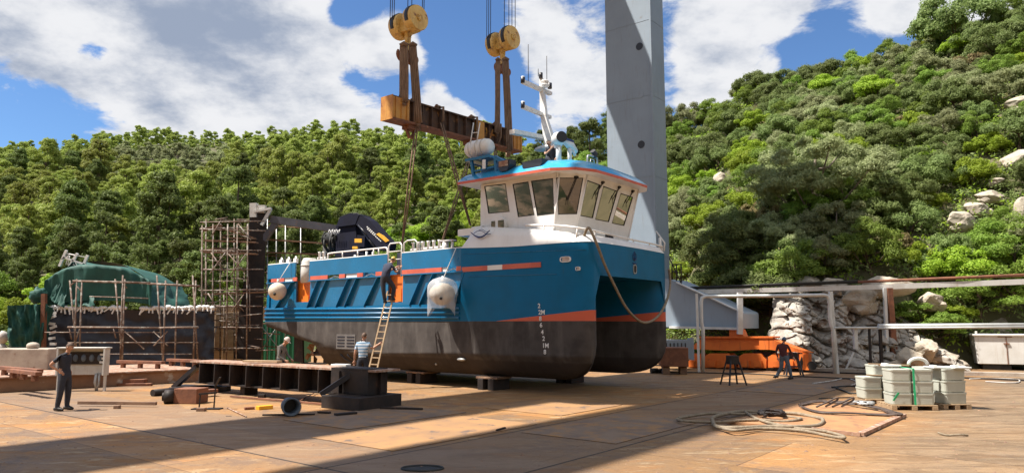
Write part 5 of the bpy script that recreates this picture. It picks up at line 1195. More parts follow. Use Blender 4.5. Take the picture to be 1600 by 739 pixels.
mb = MB(); mb.tube([Vector((c_.x + .45, Yb + .1, c_.z - .4)), Vector((c_.x + .42, Yb + .1, .3)), Vector((c_.x + .5, Yb + .1, 0))], .05, 6); mb.tube([Vector((c_.x + .55, Yb + .1, c_.z - .4)), Vector((c_.x + .55, Yb + .1, .2)), Vector((c_.x + .45, Yb + .1, 0))], .035, 6); mb.build('drain_pipe', 'galvanised', t)

# heavy black beam on brackets
g0, g1 = gr(303, 611), gr(585, 638); gd = (g1 - g0).normalized(); gn = Vector((-gd.y, gd.x, 0)); gl = (g1 - g0).length
t = empty('steel_girder', (g0 + g1) / 2, 'long blackened plate girder with welded stiffeners and end braces in front of the boat stern', 'girder')
def gp(s_, n_, z): return g0 + gd * s_ + gn * n_ + Vector((0, 0, z))
mb = MB(); mb.bar(gp(0.1, .35, .63), gp(gl - .1, .35, .63), .06, .68); mb.bar(gp(0, .3, .30), gp(gl, .3, .30), .55, .05); mb.bar(gp(gl - 1.7, .3, .7), gp(gl - .2, .3, .7), .75, .7); mb.build('web', 'dark_steel', t)
mb = MB()
for k in range(9): s_ = .5 + k * .86; mb.box(gp(s_, .1, .64), (.035, .5, .66), axes=(gd, gn, Vector((0, 0, 1))))
for k in range(8): s_ = .95 + k * .86; mb.prism([gp(s_, .33, .95), gp(s_, .05, .95), gp(s_, .33, .68)], gd * .03)
mb.build('stiffener', 'dark_steel', t)
mb = MB(); mb.bar(gp(-.2, .4, 1.0), gp(gl + .1, .4, 1.0), .95, .055); mb.build('top_plate', 'pale_rust', t)
for c_, sz_ in ((gp(gl - .6, .1, .17), (1.5, 1.6, .34)), (gp(.2, .1, .08), (1.3, 1.5, .16)), (gp(2.5, .4, .14), (.25, .5, .27))): mb = MB(); mb.box(c_, sz_, axes=(gd, gn, Vector((0, 0, 1)))); mb.build('foot_block', 'dark_steel', t, bevel=.01)
for a, b in ((gp(gl - 1.5, -.6, .34), gp(gl - .9, .1, .95)), (gp(-.9, -.2, .1), gp(.0, .1, .85))): mb = MB(); mb.bar(a, b, .2, .14); mb.build('brace', 'black_paint', t)
for i, (x, s_) in enumerate(((420, 3.2), (560, 6.9))):
    mb = MB(); p = gp(s_, .35, 1.06); mb.box(p + Vector((0, 0, .03)), ((1.3, .5)[i], .28, .06), -.3); o = mb.build('timber_offcut', 'wood' if i == 0 else 'white_plastic', None, bevel=.005, origin=p); tag(o, ['flat timber board lying on top of the black girder', 'crumpled white scrap lying on the black girder beside the ladder'][i], ['board', 'scrap'][i])

def lie(name, cat, x0, y0, x1, y1, w, h, mt, lab, z=0.0, group=None, rnd=False):
    a, b = gr(x0, y0), gr(x1, y1); mb = MB()
    if rnd: mb.cyl(a + Vector((0, 0, w / 2 + z)), b + Vector((0, 0, w / 2 + z)), w / 2, 12)
    else: mb.bar(a + Vector((0, 0, h / 2 + z)), b + Vector((0, 0, h / 2 + z)), w, h)
    o = mb.build(name, mt, None, bevel=.005 if not rnd else 0, origin=a); tag(o, lab, cat, group)
lie('long_bar', 'bar', 122, 634, 244, 635.5, .09, .09, 'old_wood', 'long dark bar propped on a small block beside the man in black', .05)
lie('wood_block', 'block', 179, 638, 187, 638, .14, .09, 'old_wood', 'small block under the long dark bar')
lie('pipe_offcut', 'pipe', 238, 619, 284, 614, .22, .2, 'dark_steel', 'short thick dark pipe lying behind the square steel block', rnd=True)
p = gr(288, 631); mb = MB(); mb.box(p + Vector((.05, .3, .22)), (.72, .6, .42), -.15); o = mb.build('steel_block', 'rust', None, bevel=.01, origin=p); tag(o, 'square brown steel block standing on the floor between roller and girder brace', 'steel block')
p = gr(262, 631); mb = MB(); mb.cyl(p + Vector((-.14, .1, .2)), p + Vector((.1, .16, .2)), .2, 18); mb.cyl(p + Vector((-.2, .08, .2)), p + Vector((-.13, .1, .2)), .12, 14); o = mb.build('steel_roller', 'dark_steel', None, origin=p); tag(o, 'dark round roller leaning against the square brown block', 'roller')
lie('steel_angle', 'angle iron', 280, 608, 345, 612, .5, .16, 'black_paint', 'dark flat steel piece beneath the far brace of the girder')
lie('steel_channel', 'channel', 305, 621, 336, 618, .3, .1, 'rust', 'brown channel piece beside the square block', .12)
mb = MB(); p = gr(334, 639)
for dx in (-.4, 0): mb.bar(p + Vector((dx, 0, 0)), p + Vector((dx + (.02 if dx else .02), 0, .42 + (.2 if dx == 0 else 0))), .03, .03); 
mb.bar(p + Vector((-.42, 0, .4)), p + Vector((.05, 0, .44)), .05, .05); mb.bar(p + Vector((0, 0, .6)), p + Vector((.13, 0, .85)), .1, .03); mb.box(p + Vector((0, 0, .015)), (.4, .3, .03)); mb.box(p + Vector((-.42, 0, .015)), (.3, .25, .03))
o = mb.build('marking_stand', 'dark_steel', None, origin=p); tag(o, 'thin two-legged metal stand on plates in front of the girder', 'stand')
lie('steel_strip', 'strip', 360, 621, 512, 634, .06, .05, 'rust', 'long rusty strip running beneath the black girder', .02)
lie('rod', 'rod', 460, 634, 494, 615, .03, .03, 'rust', 'thin rusty rod slanting away behind the drum', .05, rnd=True)
lie('rod', 'rod', 355, 638, 385, 652, .03, .03, 'pale_rust', 'thin pale rod lying toward the shadow edge', .01, rnd=True)
lie('flat_bar', 'bar', 410, 649, 492, 648, .06, .04, 'dark_steel', 'dark flat bar lying behind the drum at the shadow edge')
lie('flat_bar', 'bar', 524, 650, 556, 647, .16, .07, 'dark_steel', 'dark bar with raised end lying in the shade by the girder foot')
lie('flat_bar', 'bar', 497, 645, 516, 646, .08, .05, 'dark_steel', 'short dark bar between drum and girder foot')
lie('steel_bar', 'bar', 594, 639, 660, 641, .09, .07, 'dark_steel', 'dark straight bar lying in shade right of the girder foot')
lie('wood_wedge', 'wedge', 402, 640, 424, 638, .2, .1, 'label_amber', 'yellowish scrap wedge on the sunny floor left of the drum')
lie('wood_offcut', 'offcut', 382, 640, 397, 639, .12, .07, 'rust', 'small brown offcut between the stand and the yellow wedge')
lie('wood_offcut', 'offcut', 308, 642, 321, 642, .15, .09, 'old_wood', 'small dark offcut under the two-legged stand')
lie('wood_offcut', 'offcut', 404, 621, 414, 621, .15, .1, 'dark_steel', 'small dark lump below the middle of the girder')
lie('wood_offcut', 'offcut', 776, 674, 789, 670, .05, .05, 'dark_steel', 'short bent scrap lying alone on the open sunlit floor')
lie('steel_scrap', 'scrap', 353, 650, 362, 650, .02, .012, 'dark_steel', 'tiny scrap at the edge of the shadow band')
p = gr(660, 732); mb = MB(); n = 20; poly = [p + Vector((.33 * math.cos(a) , .22 * math.sin(a), .006)) for a in [2 * math.pi * k / n for k in range(n)]]; mb.add(poly, [tuple(range(n))]); mb.tube([q + Vector((0, 0, .004)) for q in poly] + [poly[0] + Vector((0, 0, .004))], .02, 5); o = mb.build('floor_drain', 'black_rubber', None, origin=p); tag(o, 'dark oval hole in the floor plates in the foreground shadow', 'floor hole')
# drum
p = gr(451, 650); ax_ = Vector((.42, -.85, -.0)).normalized(); t = empty('steel_drum', p, 'short open steel drum lying on its side, dark inside', 'drum'); c_ = p + Vector((0, .1, .235)); mb = MB(); n = 26
e1 = Vector((0, 0, 1)); e2 = ax_.cross(e1)
def ringp(o, r_): return [o + e1 * math.cos(2 * math.pi * k / n) * r_ + e2 * math.sin(2 * math.pi * k / n) * r_ for k in range(n)]
rg = [ringp(c_ - ax_ * .22, .2), ringp(c_ + ax_ * .22, .23), ringp(c_ + ax_ * .23, .23), ringp(c_ + ax_ * .23, .19), ringp(c_ - ax_ * .2, .17)]; vs = [v for r_ in rg for v in r_]
mb.add(vs, [(i * n + j, i * n + (j + 1) % n, (i + 1) * n + (j + 1) % n, (i + 1) * n + j) for i in range(4) for j in range(n)], 0, True); mb.add(rg[0], [tuple(range(n))]); mb.add(rg[-1], [tuple(range(n))]); mb.build('drum_shell', 'cloth_jeans', t)
mb = MB(); mb.tube([c_ + ax_ * .20, c_ + ax_ * .235], .24, n, caps=False); mb.tube([c_ - ax_ * .19, c_ - ax_ * .19 + ax_ * .01], .165, n); mb.build('drum_rim', 'black_paint', t)
mb = MB(); q = gr(441, 634); mb.prism([q, q + Vector((.25, 0, 0)), q + Vector((.05, .05, .25))], Vector((0, .06, 0))); o = mb.build('steel_gusset', 'dark_steel', None, origin=q); tag(o, 'small pointed dark gusset plate standing behind the drum', 'gusset')

# ladder
la_l, la_z = sd(598, 472, -.25); ltop = S(9.25, -.12, 3.55); lbot = gr(583, 597)
ltop = at(611, 455, 26.2); lbot = at(575, 600, 24.6); lbot.z = 0
t = empty('ladder', lbot, 'pale extension ladder leaning against the blue hull below the boarding gate', 'ladder')
d = (ltop - lbot); wv_ = Vector((1, 0, 0)) * .21
d0 = d.normalized(); sidev = (BX * -.0 + -AX).normalized() * .22
for s_ in (-1, 1): mb = MB(); mb.bar(lbot + sidev * s_, ltop + sidev * s_ * .85, .045, .08, up=(0, -1, .3)); mb.build('stile', 'wood', t)
for k in range(1, 16):
    q = lbot + d * (k / 15.6); mb = MB(); mb.bar(q - sidev, q + sidev, .035, .035); mb.build('rung', 'wood', t)

# ================================================================== scaffolds, column, tarpaulin boat
def scaff(name, root, label, cat, tubes, boards=(), mt='scaffold_tube', group=None):
    t = empty(name, root, label, cat, group)
    up_, ho_, br_ = MB(), MB(), MB()
    for k, a, b, r_ in tubes:
        if k == 'b': m1 = MB(); m1.tube([a, b], r_, 6); m1.build('diagonal_tube', mt, t)
        else: {'u': up_, 'h': ho_}[k].tube([a, b], r_, 6)
    for nm, m_, q in (('standard', up_, mt), ('ledger', ho_, 'scaffold_tube' if mt != 'galvanised' else 'rust'), ('diagonal_tube', br_, mt)):
        if m_.v:
            o = m_.build(nm, q, t); 
    for a, b, w in boards: mb = MB(); mb.bar(a, b, w, .06); mb.build('board', 'old_wood', t)
    return t
random.seed(11)
Yt = 37.0
tb = []; bd = []
for k_ in range(46):
    yy_ = random.uniform(340, 548); x_ = random.uniform(312, 400); Yd_ = random.choice([36.2, 37.1, 37.9, 38.4]); tb.append(('h', at(x_, yy_, Yd_), at(x_ + random.uniform(12, 45), yy_ + random.uniform(-4, 4), Yd_ + random.uniform(-.6, .6)), .025))
for k_ in range(14):
    x_ = random.uniform(314, 408); Yd_ = random.uniform(36, 38.5); y_ = random.uniform(340, 470); tb.append(('u', at(x_, y_, Yd_), at(x_ - random.uniform(-1, 2), y_ + random.uniform(60, 100), Yd_), .028))
xs = [316, 333, 356, 371, 387, 402]; lev = [347, 358, 392, 420, 455, 478, 510, 545]
for Yd in (36.0, 38.5):
    for x in xs[:5] if Yd < 37 else [322, 345, 366, 388, 411]:
        topy = random.choice([335, 342, 350]) if x > 320 else 352
        tb.append(('u', at(x, topy, Yd), Vector((at(x - random.uniform(0, 2), 570, Yd).x, Yd, 0)), .035))
    for y in lev:
        j = random.uniform(-2, 2); tb.append(('h', at(312 + random.uniform(-2, 3), y + j, Yd), at(410 + random.uniform(-3, 6), y + j + random.uniform(-2, 3), Yd), .032))
for k, y in enumerate(lev):
    for x in (316, 340, 372, 402): tb.append(('h', at(x, y, 36.0), at(x + random.uniform(2, 5), y + 3, 38.5), .03))
for a, b in (((330, 395), (352, 427)), ((357, 397), (384, 427)), ((352, 395), (328, 427)), ((384, 397), (360, 430)), ((325, 458), (338, 480)), ((357, 458), (381, 486)), ((381, 460), (362, 486)), ((325, 512), (316, 540)), ((338, 512), (330, 545)), ((372, 350), (392, 375)), ((345, 345), (330, 370))): tb.append(('b', at(*a, 35.95), at(*b, 35.95), .03))
for y in (394, 376): bd += [(at(320, y, 36.2), at(402, y + 3, 36.2), .4), (at(325, y, 37.2), at(400, y + 2, 37.2), .4)]
bd += [(at(320, 460, 36.3), at(420, 456, 36.3), .4), (at(335, 354, 36.3), at(398, 372, 36.3), .5), (at(350, 372, 37), at(402, 374, 37), .6), (at(318, 360, 37), at(345, 352, 37), .5), (at(318, 392, 37.5), at(345, 388, 37.5), .5)]
scaff('scaffold_tower', Vector((at(360, 570, 36).x, 36.5, 0)), 'tall tangled rusty scaffold tower with planks round the black steel column', 'scaffold', tb, bd)
# second scaffold run at the right of the column, over the green container
tb = []
for x in (418, 432, 446, 470, 408): tb.append(('u', at(x, random.uniform(330, 375), 38.2), Vector((at(x, 560, 38.2).x, 38.2, 0)), .03))
for y, x1 in ((345, 530), (352, 520), (398, 440), (455, 440), (478, 425), (505, 440), (520, 438), (540, 438), (413, 425), (425, 425)): tb.append(('h', at(402, y, 38.2), at(x1, y + (x1 - 402) * .06, 38.2), .028))
for a, b in (((405, 505), (436, 545)), ((436, 505), (410, 545))): tb.append(('b', at(*a, 38.1), at(*b, 38.1), .025))
scaff('side_scaffold', Vector((at(430, 565, 38.2).x, 38.2, 0)), 'light scaffold poles between the black column and the stern of the blue boat', 'scaffold', tb, [(at(402, 373, 37.9), at(532, 382, 37.9), .3), (at(402, 394, 38.1), at(520, 398, 38.1), .25)], 'galvanised')
# black column with boom
t = empty('derrick', Vector((at(400, 565, 37.3).x, 37.3, 0)), 'black steel column with raking strut and long grey boom behind the deck crane', 'derrick')
cx = at(399, 450, 37.3); mb = MB(); zt = at(399, 331, 37.3).z
mb.box((cx.x, 37.3, zt / 2), (.85, .7, zt), .3); mb.build('column', 'dark_steel', t)
mb = MB(); mb.bar(at(376, 560, 37.4), at(391, 440, 37.4), .5, .5, up=(0, 1, 0)); mb.bar(at(392, 450, 37.4), at(412, 375, 37.4), .35, .35, up=(0, 1, 0)); mb.build('raking_strut', 'dark_steel', t)
mb = MB(); mb.bar(at(424, 343, 37.2), at(534, 359, 37.2), .4, .38, up=(0, 0, 1)); mb.bar(at(412, 375, 37.2), at(434, 345, 37.2), .3, .3, up=(0, 1, 0)); mb.build('boom', 'boom_grey', t)
mb = MB(); mb.bar(at(397, 340, 37), at(397, 318, 37), .35, .35, up=(0, 1, 0)); mb.box(at(406, 327, 37), (.6, .3, .4)); mb.bar(at(398, 331, 36.9), at(424, 326, 36.9), .25, .12); mb.bar(at(423, 327, 36.9), at(409, 352, 36.9), .15, .15); mb.build('column_head', 'weathered_white', t)
# green container & beige sheets
p = at(425, 530, 40); t = empty('green_container', Vector((p.x, 40.4, 0)), 'green container standing behind the scaffold beside the boat stern', 'container'); mb = MB(); mb.box((p.x + .3, 41.5, 1.25), (2.4, 2.2, 2.4)); mb.build('container_body', 'green_container', t, bevel=.02)
mb = MB()
for k in range(9): mb.box((p.x - .75 + .26 * k, 40.38, 1.25), (.09, .05, 2.2))
mb.build('corrugation', 'green_container', t)
for (x, y0, y1, w, lab) in ((378, 488, 548, 1.9, 'tall pale board leaning behind the raking strut'), (354, 478, 545, 1.1, 'pale sheet standing among the scaffold poles')):
    p = at(x, y0, 41); mb = MB(); mb.box((p.x, 41, p.z / 2), (w, .12, p.z), .2); o = mb.build('board', 'wood', None, bevel=.01, origin=(p.x, 41, 0)); tag(o, lab, 'board')
p = at(375, 480, 52); mb = MB(); mb.box((p.x, 52, 1.7), (9, 2, 3.4), .1); mb.box((p.x, 51.8, 3.45), (9.4, 2.6, .12), .1); o = mb.build('low_shed', 'concrete', None, origin=(p.x, 52, 0)); tag(o, 'low pale shed wall glimpsed behind the scaffold tower', 'shed')

# tarpaulin boat
Yb = 34.0
t = empty('tarpaulined_boat', Vector((at(200, 560, 36).x, 36, 0)), 'boat wrapped in black sheeting with a dark green tarpaulin over its superstructure', 'covered boat')
mb = MB()
def tarp(p00, p10, p01, p11, amp=.12, nu=30, nv=14, seed=0, sag=0.0, fold=9.0):
    p00, p10, p01, p11 = map(Vector, (p00, p10, p01, p11)); nrm = (p10 - p00).cross(p01 - p00).normalized()
    def fn(u, v):
        p = p00 * (1 - u) * (1 - v) + p10 * u * (1 - v) + p01 * (1 - u) * v + p11 * u * v
        w = noise.noise(Vector((u * fold + seed, v * fold * .35, seed * 3.1))) * amp + noise.noise(Vector((u * fold * 2.7, v * fold + seed, 9))) * amp * .4
        return p + nrm * w - Vector((0, 0, sag * math.sin(math.pi * u)))
    return fn
# black sheeting: front face, bow end, top
f = lambda x, y, Y: at(x, y, Y)
base = 572
z0a = .02
def gb(x, Y): return Vector((at(x, 560, Y).x, Y, .02))
mb.grid(tarp(gb(68, 33), gb(335, 35.5), f(66, 483, 33.3), f(335, 486, 35.7), .25, seed=2, fold=12), 70, 20)
mb.grid(tarp(gb(68, 33), gb(52, 38), f(66, 483, 33.3), f(60, 486, 38), .2, seed=4), 20, 14)
mb.grid(tarp(f(66, 483, 33.3), f(335, 486, 35.7), f(75, 485, 38), f(335, 486, 39.5), .1, seed=5), 30, 6)
mb.build('black_sheeting', 'tarp_black', t)
random.seed(4)
for k in range(46):
    mb = MB()
    x = 72 + k * 5.7 + random.uniform(-2, 2)
    if 196 < x < 214: continue
    Y = 33.3 + (x - 66) / 270 * 2.4; p = f(x, 482 + random.uniform(-1.5, 1), Y - .12); h = random.uniform(.12, .3); sl = random.uniform(-.25, .15)
    mb.ball(p + Vector((0, .1, .02)), (random.uniform(.12, .2), .14, random.uniform(.08, .13)), 7, 5); mb.bar(p, p + Vector((sl, -.03, -h)), .06, .04, up=(0, 1, 0)); mb.build('sheeting_tie', 'white_plastic', t)
for k in range(8): mb = MB(); p = f(78 - (k % 3), 489 + k * 8, 33.1); mb.bar(p, p + Vector((.3, 0, random.uniform(-.12, .15))), .04, .12, up=(0, 0, 1)); mb.build('sheeting_tie', 'white_plastic', t)
mb = MB()   # green superstructure cover
ridge = [(108, 432, 35), (124, 415, 35.3), (143, 408, 35.5), (190, 413, 36), (222, 430, 36.2), (232, 438, 36.2)]
eave = [(66, 480, 33.5), (92, 474, 33.6), (130, 470, 33.8), (185, 470, 34.2), (225, 474, 34.4), (236, 478, 34.5)]
rp2 = catm([f(*a) for a in ridge], 5); ep2 = catm([f(*a) for a in eave], 5); nn = len(rp2) - 1
def gf(u, v):
    i = min(nn - 1, int(u * nn)); a = rp2[i].lerp(rp2[i + 1], u * nn - i); b = ep2[i].lerp(ep2[i + 1], u * nn - i)
    h_ = min(1, v / .32); p = a.lerp(b, h_); p.z = a.z + (b.z - a.z) * (.16 * h_ + .84 * max(0, (v - .32) / .68))
    return p + Vector((.3, -1, 0)) * (noise.noise(Vector((u * 9, v * .9, 1))) * .30 + noise.noise(Vector((u * 24, v * 1.5, 5))) * .13) * min(1, v * 4) + Vector((0, 0, -.18 * abs(math.sin(u * 9.4)) * (1 - h_)))
mb.grid(gf, 60, 20)
bk = [p + Vector((0, 3.5, -.2)) for p in rp2]
mb.grid(lambda u, v: rp2[min(nn, int(u * nn))].lerp(bk[min(nn, int(u * nn))], v), 30, 3); mb.grid(tarp(ep2[-1], ep2[-1] + Vector((.2, 4, 0)), rp2[-1], rp2[-1] + Vector((0, 3.6, 0)), .15), 10, 10)
mb.grid(tarp(f(82, 476, 33.6), f(150, 478, 33.5), f(115, 408, 34.6), f(140, 417, 35.2), .35, seed=8), 20, 20)
mb.build('green_cover', 'tarp_green', t)
mb = MB(); mb.grid(tarp(f(74, 466, 33.4), f(98, 480, 33.2), f(112, 408, 34.0), f(118, 414, 34.6), .2, seed=3), 14, 20); mb.grid(tarp(f(12, 478, 32), f(72, 474, 32.6), f(13, 543, 32), f(66, 545, 32.5), .5, seed=1, fold=7), 30, 16)
mb.grid(tarp(f(70, 474, 32.6), f(85, 484, 33), f(62, 545, 32.5), f(66, 548, 33), .3, seed=7), 10, 12)
mb.ball(f(60, 462, 33.2), (.36, .35, .36), 20, 16, fn=lambda d: 1 + .3 * noise.noise(d * 2.2) + .12 * noise.noise(d * 6)); mb.build('green_drape', 'tarp_green', t)
mb = MB(); mb.bar(f(67, 556, 32.6), f(69, 459, 32.6), .18, .18, up=(0, 1, 0)); mb.build('stem_post', 'rust', t)
mb = MB()
for a, b, w in (((93, 416), (104, 391), .11), ((106, 421), (121, 396), .11), ((131, 414), (137, 399), .12), ((99, 402), (135, 414), .07), ((97, 405), (108, 400), .05)): mb.bar(f(*a, 34.3), f(*b, 34.3), w, .1, up=(0, 1, 0))
for a, b in (((103, 414), (107, 398)), ((106, 414), (109, 399)), ((110, 408), (126, 424)), ((116, 406), (124, 422)), ((104, 396), (134, 402))): mb.tube([f(*a, 34.3), f(*b, 34.3)], .025, 5)
mb.build('antenna_frame', 'white_metal', t)
# scaffold in front of the covered boat
tb = []; Ys = 32.0
for x in (107, 118, 126, 178, 190, 193, 243, 257, 299, 304, 275): tb.append(('u', at(x + 2, random.choice([430, 436, 438]), Ys + (.8 if x in (107, 178, 243, 299) else 0)), Vector((at(x - 2, 565, Ys).x, Ys + (.8 if x in (107, 178, 243, 299) else 0), .5)), .035))
for x0, y0, x1, y1 in ((114, 439, 235, 442), (230, 443, 312, 447), (106, 511, 250, 512), (248, 512, 310, 511), (106, 535, 310, 535), (140, 463, 232, 466), (106, 553, 300, 553), (70, 519, 250, 519)): tb.append(('h', at(x0, y0, Ys), at(x1, y1, Ys), .05 if y0 in (439, 443, 511, 512) else .025))
for x0, y0, x1, y1 in ((198, 450, 190, 440), (120, 446, 127, 455), (240, 517, 262, 540), (262, 517, 240, 540), (195, 517, 225, 545), (108, 512, 112, 530), (125, 512, 119, 530), (177, 512, 181, 528), (192, 512, 188, 528), (110, 446, 118, 440)): tb.append(('b', at(x0, y0, Ys), at(x1, y1, Ys), .03))
scaff('long_scaffold', Vector((at(200, 565, Ys).x, Ys, .5)), 'rusty tube scaffold standing along the black-sheeted boat', 'scaffold', tb)

# ================================================================== metal structure on the hilltop, upper right
t = empty('hilltop_frame', at(1592, 28, 73), 'small dark metal frame on the hilltop at the picture corner', 'metal frame')
mb = MB()
for a, b in (((1584, 5), (1602, -6)), ((1588, 4), (1590, 28)), ((1596, 0), (1597, 28)), ((1584, 9), (1604, 22)), ((1585, 14), (1604, 8))): mb.bar(at(*a, 72), at(*b, 72), .12, .12)
mb.build('frame_bars', 'dark_steel', t)

# loose rust flakes and grit over the yard floor
mb = MB(); random.seed(77)
for k in range(1500):
    Y_ = 10 + 24 * random.random() ** 1.4; x_ = (random.uniform(-.75, .75)) * Y_; c_ = Vector((x_, Y_, 0))
    if (c_.x < -6 and c_.y > 22): continue
    r_ = random.uniform(.008, .028) * (2.0 if random.random() < .06 else 1); a_ = random.random() * 6.28; n_ = 5
    base_ = [c_ + Vector((math.cos(a_ + 6.28 * j / n_) * r_ * random.uniform(.7, 1.3), math.sin(a_ + 6.28 * j / n_) * r_ * random.uniform(.7, 1.3), .001)) for j in range(n_)]
    top_ = c_ + Vector((0, 0, r_ * .6)); mb.add(base_ + [top_], [(j, (j + 1) % n_, n_) for j in range(n_)])
o = mb.build('gravel', 'old_wood', None, weld=False); tag(o, 'loose rust flakes and grit scattered over the yard floor', 'grit', kind='stuff')

# separate steel plates laid over the deck
mat('plate_grey', (.225, .155, .105), (.15, .105, .08), 1.2, .85, bump=.3, spot=(.29, .16, .07), spotlo=.45, spothi=.62, spotscale=1.8)
mat('plate_orange', (.33, .18, .075), (.24, .14, .075), 1.0, .85, bump=.3, spot=(.13, .09, .07), spotlo=.56, spothi=.64, spotscale=1.8)
for i, (q0, q1_, r0, r1, mt) in enumerate(((9.95, 12.4, 9.0, 13.4, 'plate_orange'), (12.7, 15.2, 10.2, 14.0, 'plate_grey'), (7.2, 9.5, 12.2, 16.2, 'plate_grey'), (6.95, 9.5, 24.2, 29.0, 'plate_grey'), (10.4, 12.9, 15.0, 18.0, 'plate_orange'))):
    mb = MB(); gbox(mb, q0, q1_, r0, r1, .004, .016); o = mb.build('floor_plate', mt, None, bevel=.004, origin=QR((q0 + q1_) / 2, (r0 + r1) / 2, 0)); tag(o, kind='structure')
# ================================================================== people
def person(root, J, cloth, label, face, headgear=None, hair='hair_dark', long_sleeve=False, scale=1.0, half=None):
    """J: joints in metres relative to root (world axes). face: direction the face looks."""
    t = empty('person', root, label, 'person')
    J = {k: Vector(v) for k, v in J.items()}
    names = ['pelvis', 'waist', 'chest', 'neckb', 'neck', 'sL', 'eL', 'wL', 'sR', 'eR', 'wR', 'hL', 'kL', 'aL', 'tL', 'hR', 'kR', 'aR', 'tR']
    rad = dict(pelvis=(.15, .13), waist=(.14, .12), chest=(.165, .13), neckb=(.075, .075), neck=(.055, .058), sL=(.066, .066), eL=(.044, .044), wL=(.028, .03), sR=(.066, .066), eR=(.044, .044), wR=(.028, .03),
               hL=(.118, .118), kL=(.085, .087), aL=(.062, .064), tL=(.04, .032), hR=(.118, .118), kR=(.085, .087), aR=(.062, .064), tR=(.04, .032))
    edges = [('pelvis', 'waist'), ('waist', 'chest'), ('chest', 'neckb'), ('neckb', 'neck'), ('chest', 'sL'), ('sL', 'eL'), ('eL', 'wL'), ('chest', 'sR'), ('sR', 'eR'), ('eR', 'wR'),
             ('pelvis', 'hL'), ('hL', 'kL'), ('kL', 'aL'), ('aL', 'tL'), ('pelvis', 'hR'), ('hR', 'kR'), ('kR', 'aR'), ('aR', 'tR')]
    kind = {('chest', 'neckb'): 0, ('neckb', 'neck'): 1, ('eL', 'wL'): 0 if long_sleeve else 1, ('eR', 'wR'): 0 if long_sleeve else 1}
    me = bpy.data.meshes.new('person'); me.from_pydata([tuple(J[n]) for n in names], [(names.index(a), names.index(b)) for a, b in edges], [])
    ob = bpy.data.objects.new('person', me); COL.objects.link(ob)
    md = ob.modifiers.new('skin', 'SKIN'); md.use_smooth_shade = True; ss = ob.modifiers.new('ss', 'SUBSURF'); ss.levels = 2; ss.render_levels = 2
    for i, n in enumerate(names):
        me.skin_vertices[0].data[i].radius = rad[n]; me.skin_vertices[0].data[i].use_root = (n == 'pelvis')
    dg = bpy.context.evaluated_depsgraph_get(); m2 = bpy.data.meshes.new_from_object(ob.evaluated_get(dg)); bpy.data.objects.remove(ob)
    mb = MB(); vs = [v.co.copy() for v in m2.vertices]
    def segd(p, a, b): d = b - a; k = max(0, min(1, (p - a).dot(d) / d.length_squared)); return (p - a - d * k).length, k
    for v in vs:
        pass
    for f in m2.polygons:
        c = f.center; best = min(((segd(c, J[a], J[b])[0] - .6 * (rad[a][0] + rad[b][0]) / 2, i) for i, (a, b) in enumerate(edges)))[1]; e = edges[best]
        k = segd(c, J[e[0]], J[e[1]])[1]
        if e in kind: mi = kind[e]
        elif e[0] in ('sL', 'sR'): mi = 0 if (long_sleeve or k < .62) else 1
        elif e[0] in ('hL', 'hR', 'kL', 'kR') or e[1] in ('hL', 'hR'): mi = 2
        elif e[0] in ('aL', 'aR'): mi = 3
        elif e == ('pelvis', 'waist') and k < .35: mi = 2
        else: mi = 0
        mb.f.append(list(f.vertices)); mb.m.append(mi); mb.sm.append(True)
    mb.v = [v + Vector(root) for v in vs]; R0 = Vector(root)
    # hands with palm, four fingers and a thumb, feet as shoes
    for s_ in 'LR':
        w, e = J['w' + s_], J['e' + s_]; d = (w - e).normalized(); hd = J.get('d' + s_, d).normalized() if ('d' + s_) in J else d
        side = hd.cross(Vector(face)); side = side.normalized() if side.length > .1 else Vector((0, 1, 0)); nrm = hd.cross(side)
        mb.tube([R0 + w - d * .02, R0 + w + hd * .03, R0 + w + hd * .08, R0 + w + hd * .1], [.026, .034, .036, .026], 8, 1)
        for k, ln in enumerate((.062, .072, .068, .052)):
            b0 = R0 + w + hd * .09 + side * (-.03 + .02 * k); b1 = b0 + hd * ln * .55 + nrm * .008; b2 = b1 + hd * ln * .4 + nrm * .024; mb.tube([b0, b1, b2], [.0098, .009, .007], 6, 1)
        b0 = R0 + w + hd * .03 + side * -.03; mb.tube([b0, b0 + hd * .035 + side * -.03 + nrm * .01, b0 + hd * .065 + side * -.03 + nrm * .02], [.012, .011, .008], 6, 1)
        a, tt = J['a' + s_], J['t' + s_]; fd_ = (tt - a); fd_.z = 0; fd_ = fd_.normalized() if fd_.length > .01 else Vector((0, -1, 0))
        an = R0 + a; sole = min(a.z, tt.z) - .035
        mb.tube([an - fd_ * .07 + Vector((0, 0, -.035)), an + fd_ * .02 + Vector((0, 0, -.02)), an + fd_ * .12 + Vector((0, 0, -.04)), an + fd_ * .19 + Vector((0, 0, -.05))], [.045, .058, .05, .03], 10, 3)
    # head
    fc = Vector(face).normalized(); up = J['head'] - J['neck']; up = up.normalized(); rt = fc.cross(up).normalized(); fc = up.cross(rt).normalized(); hc = R0 + J['head']
    def hfn(d):
        k = 1.0; dz, dy = d.z, d.y
        if dz < -.1: k *= 1 - .22 * min(1, (-dz - .1) / .8) * (1 if dy < .3 else .55)
        if dy > .75 and abs(d.x) < .3 and -.25 < dz < .25: k *= 1 + .10 * (1 - abs(d.x) / .3) * (1 - abs(dz + .05) / .3 if abs(dz + .05) < .3 else 0)
        return k
    ax = [rt, fc, up]; mb.ball(hc, (.076, .096, .118), 20, 16, 1, ax, hfn)
    mb.add([hc + fc * .088 + up * .03, hc + fc * .122 - up * .022, hc + fc * .09 - up * .03 + rt * .018, hc + fc * .09 - up * .03 - rt * .018], [(0, 1, 2), (0, 3, 1), (1, 3, 2)], 1, True)
    for s_ in (-1, 1): mb.ball(hc + rt * s_ * .078 - fc * .005 - up * .005, (.012, .022, .032), 8, 6, 1, ax)
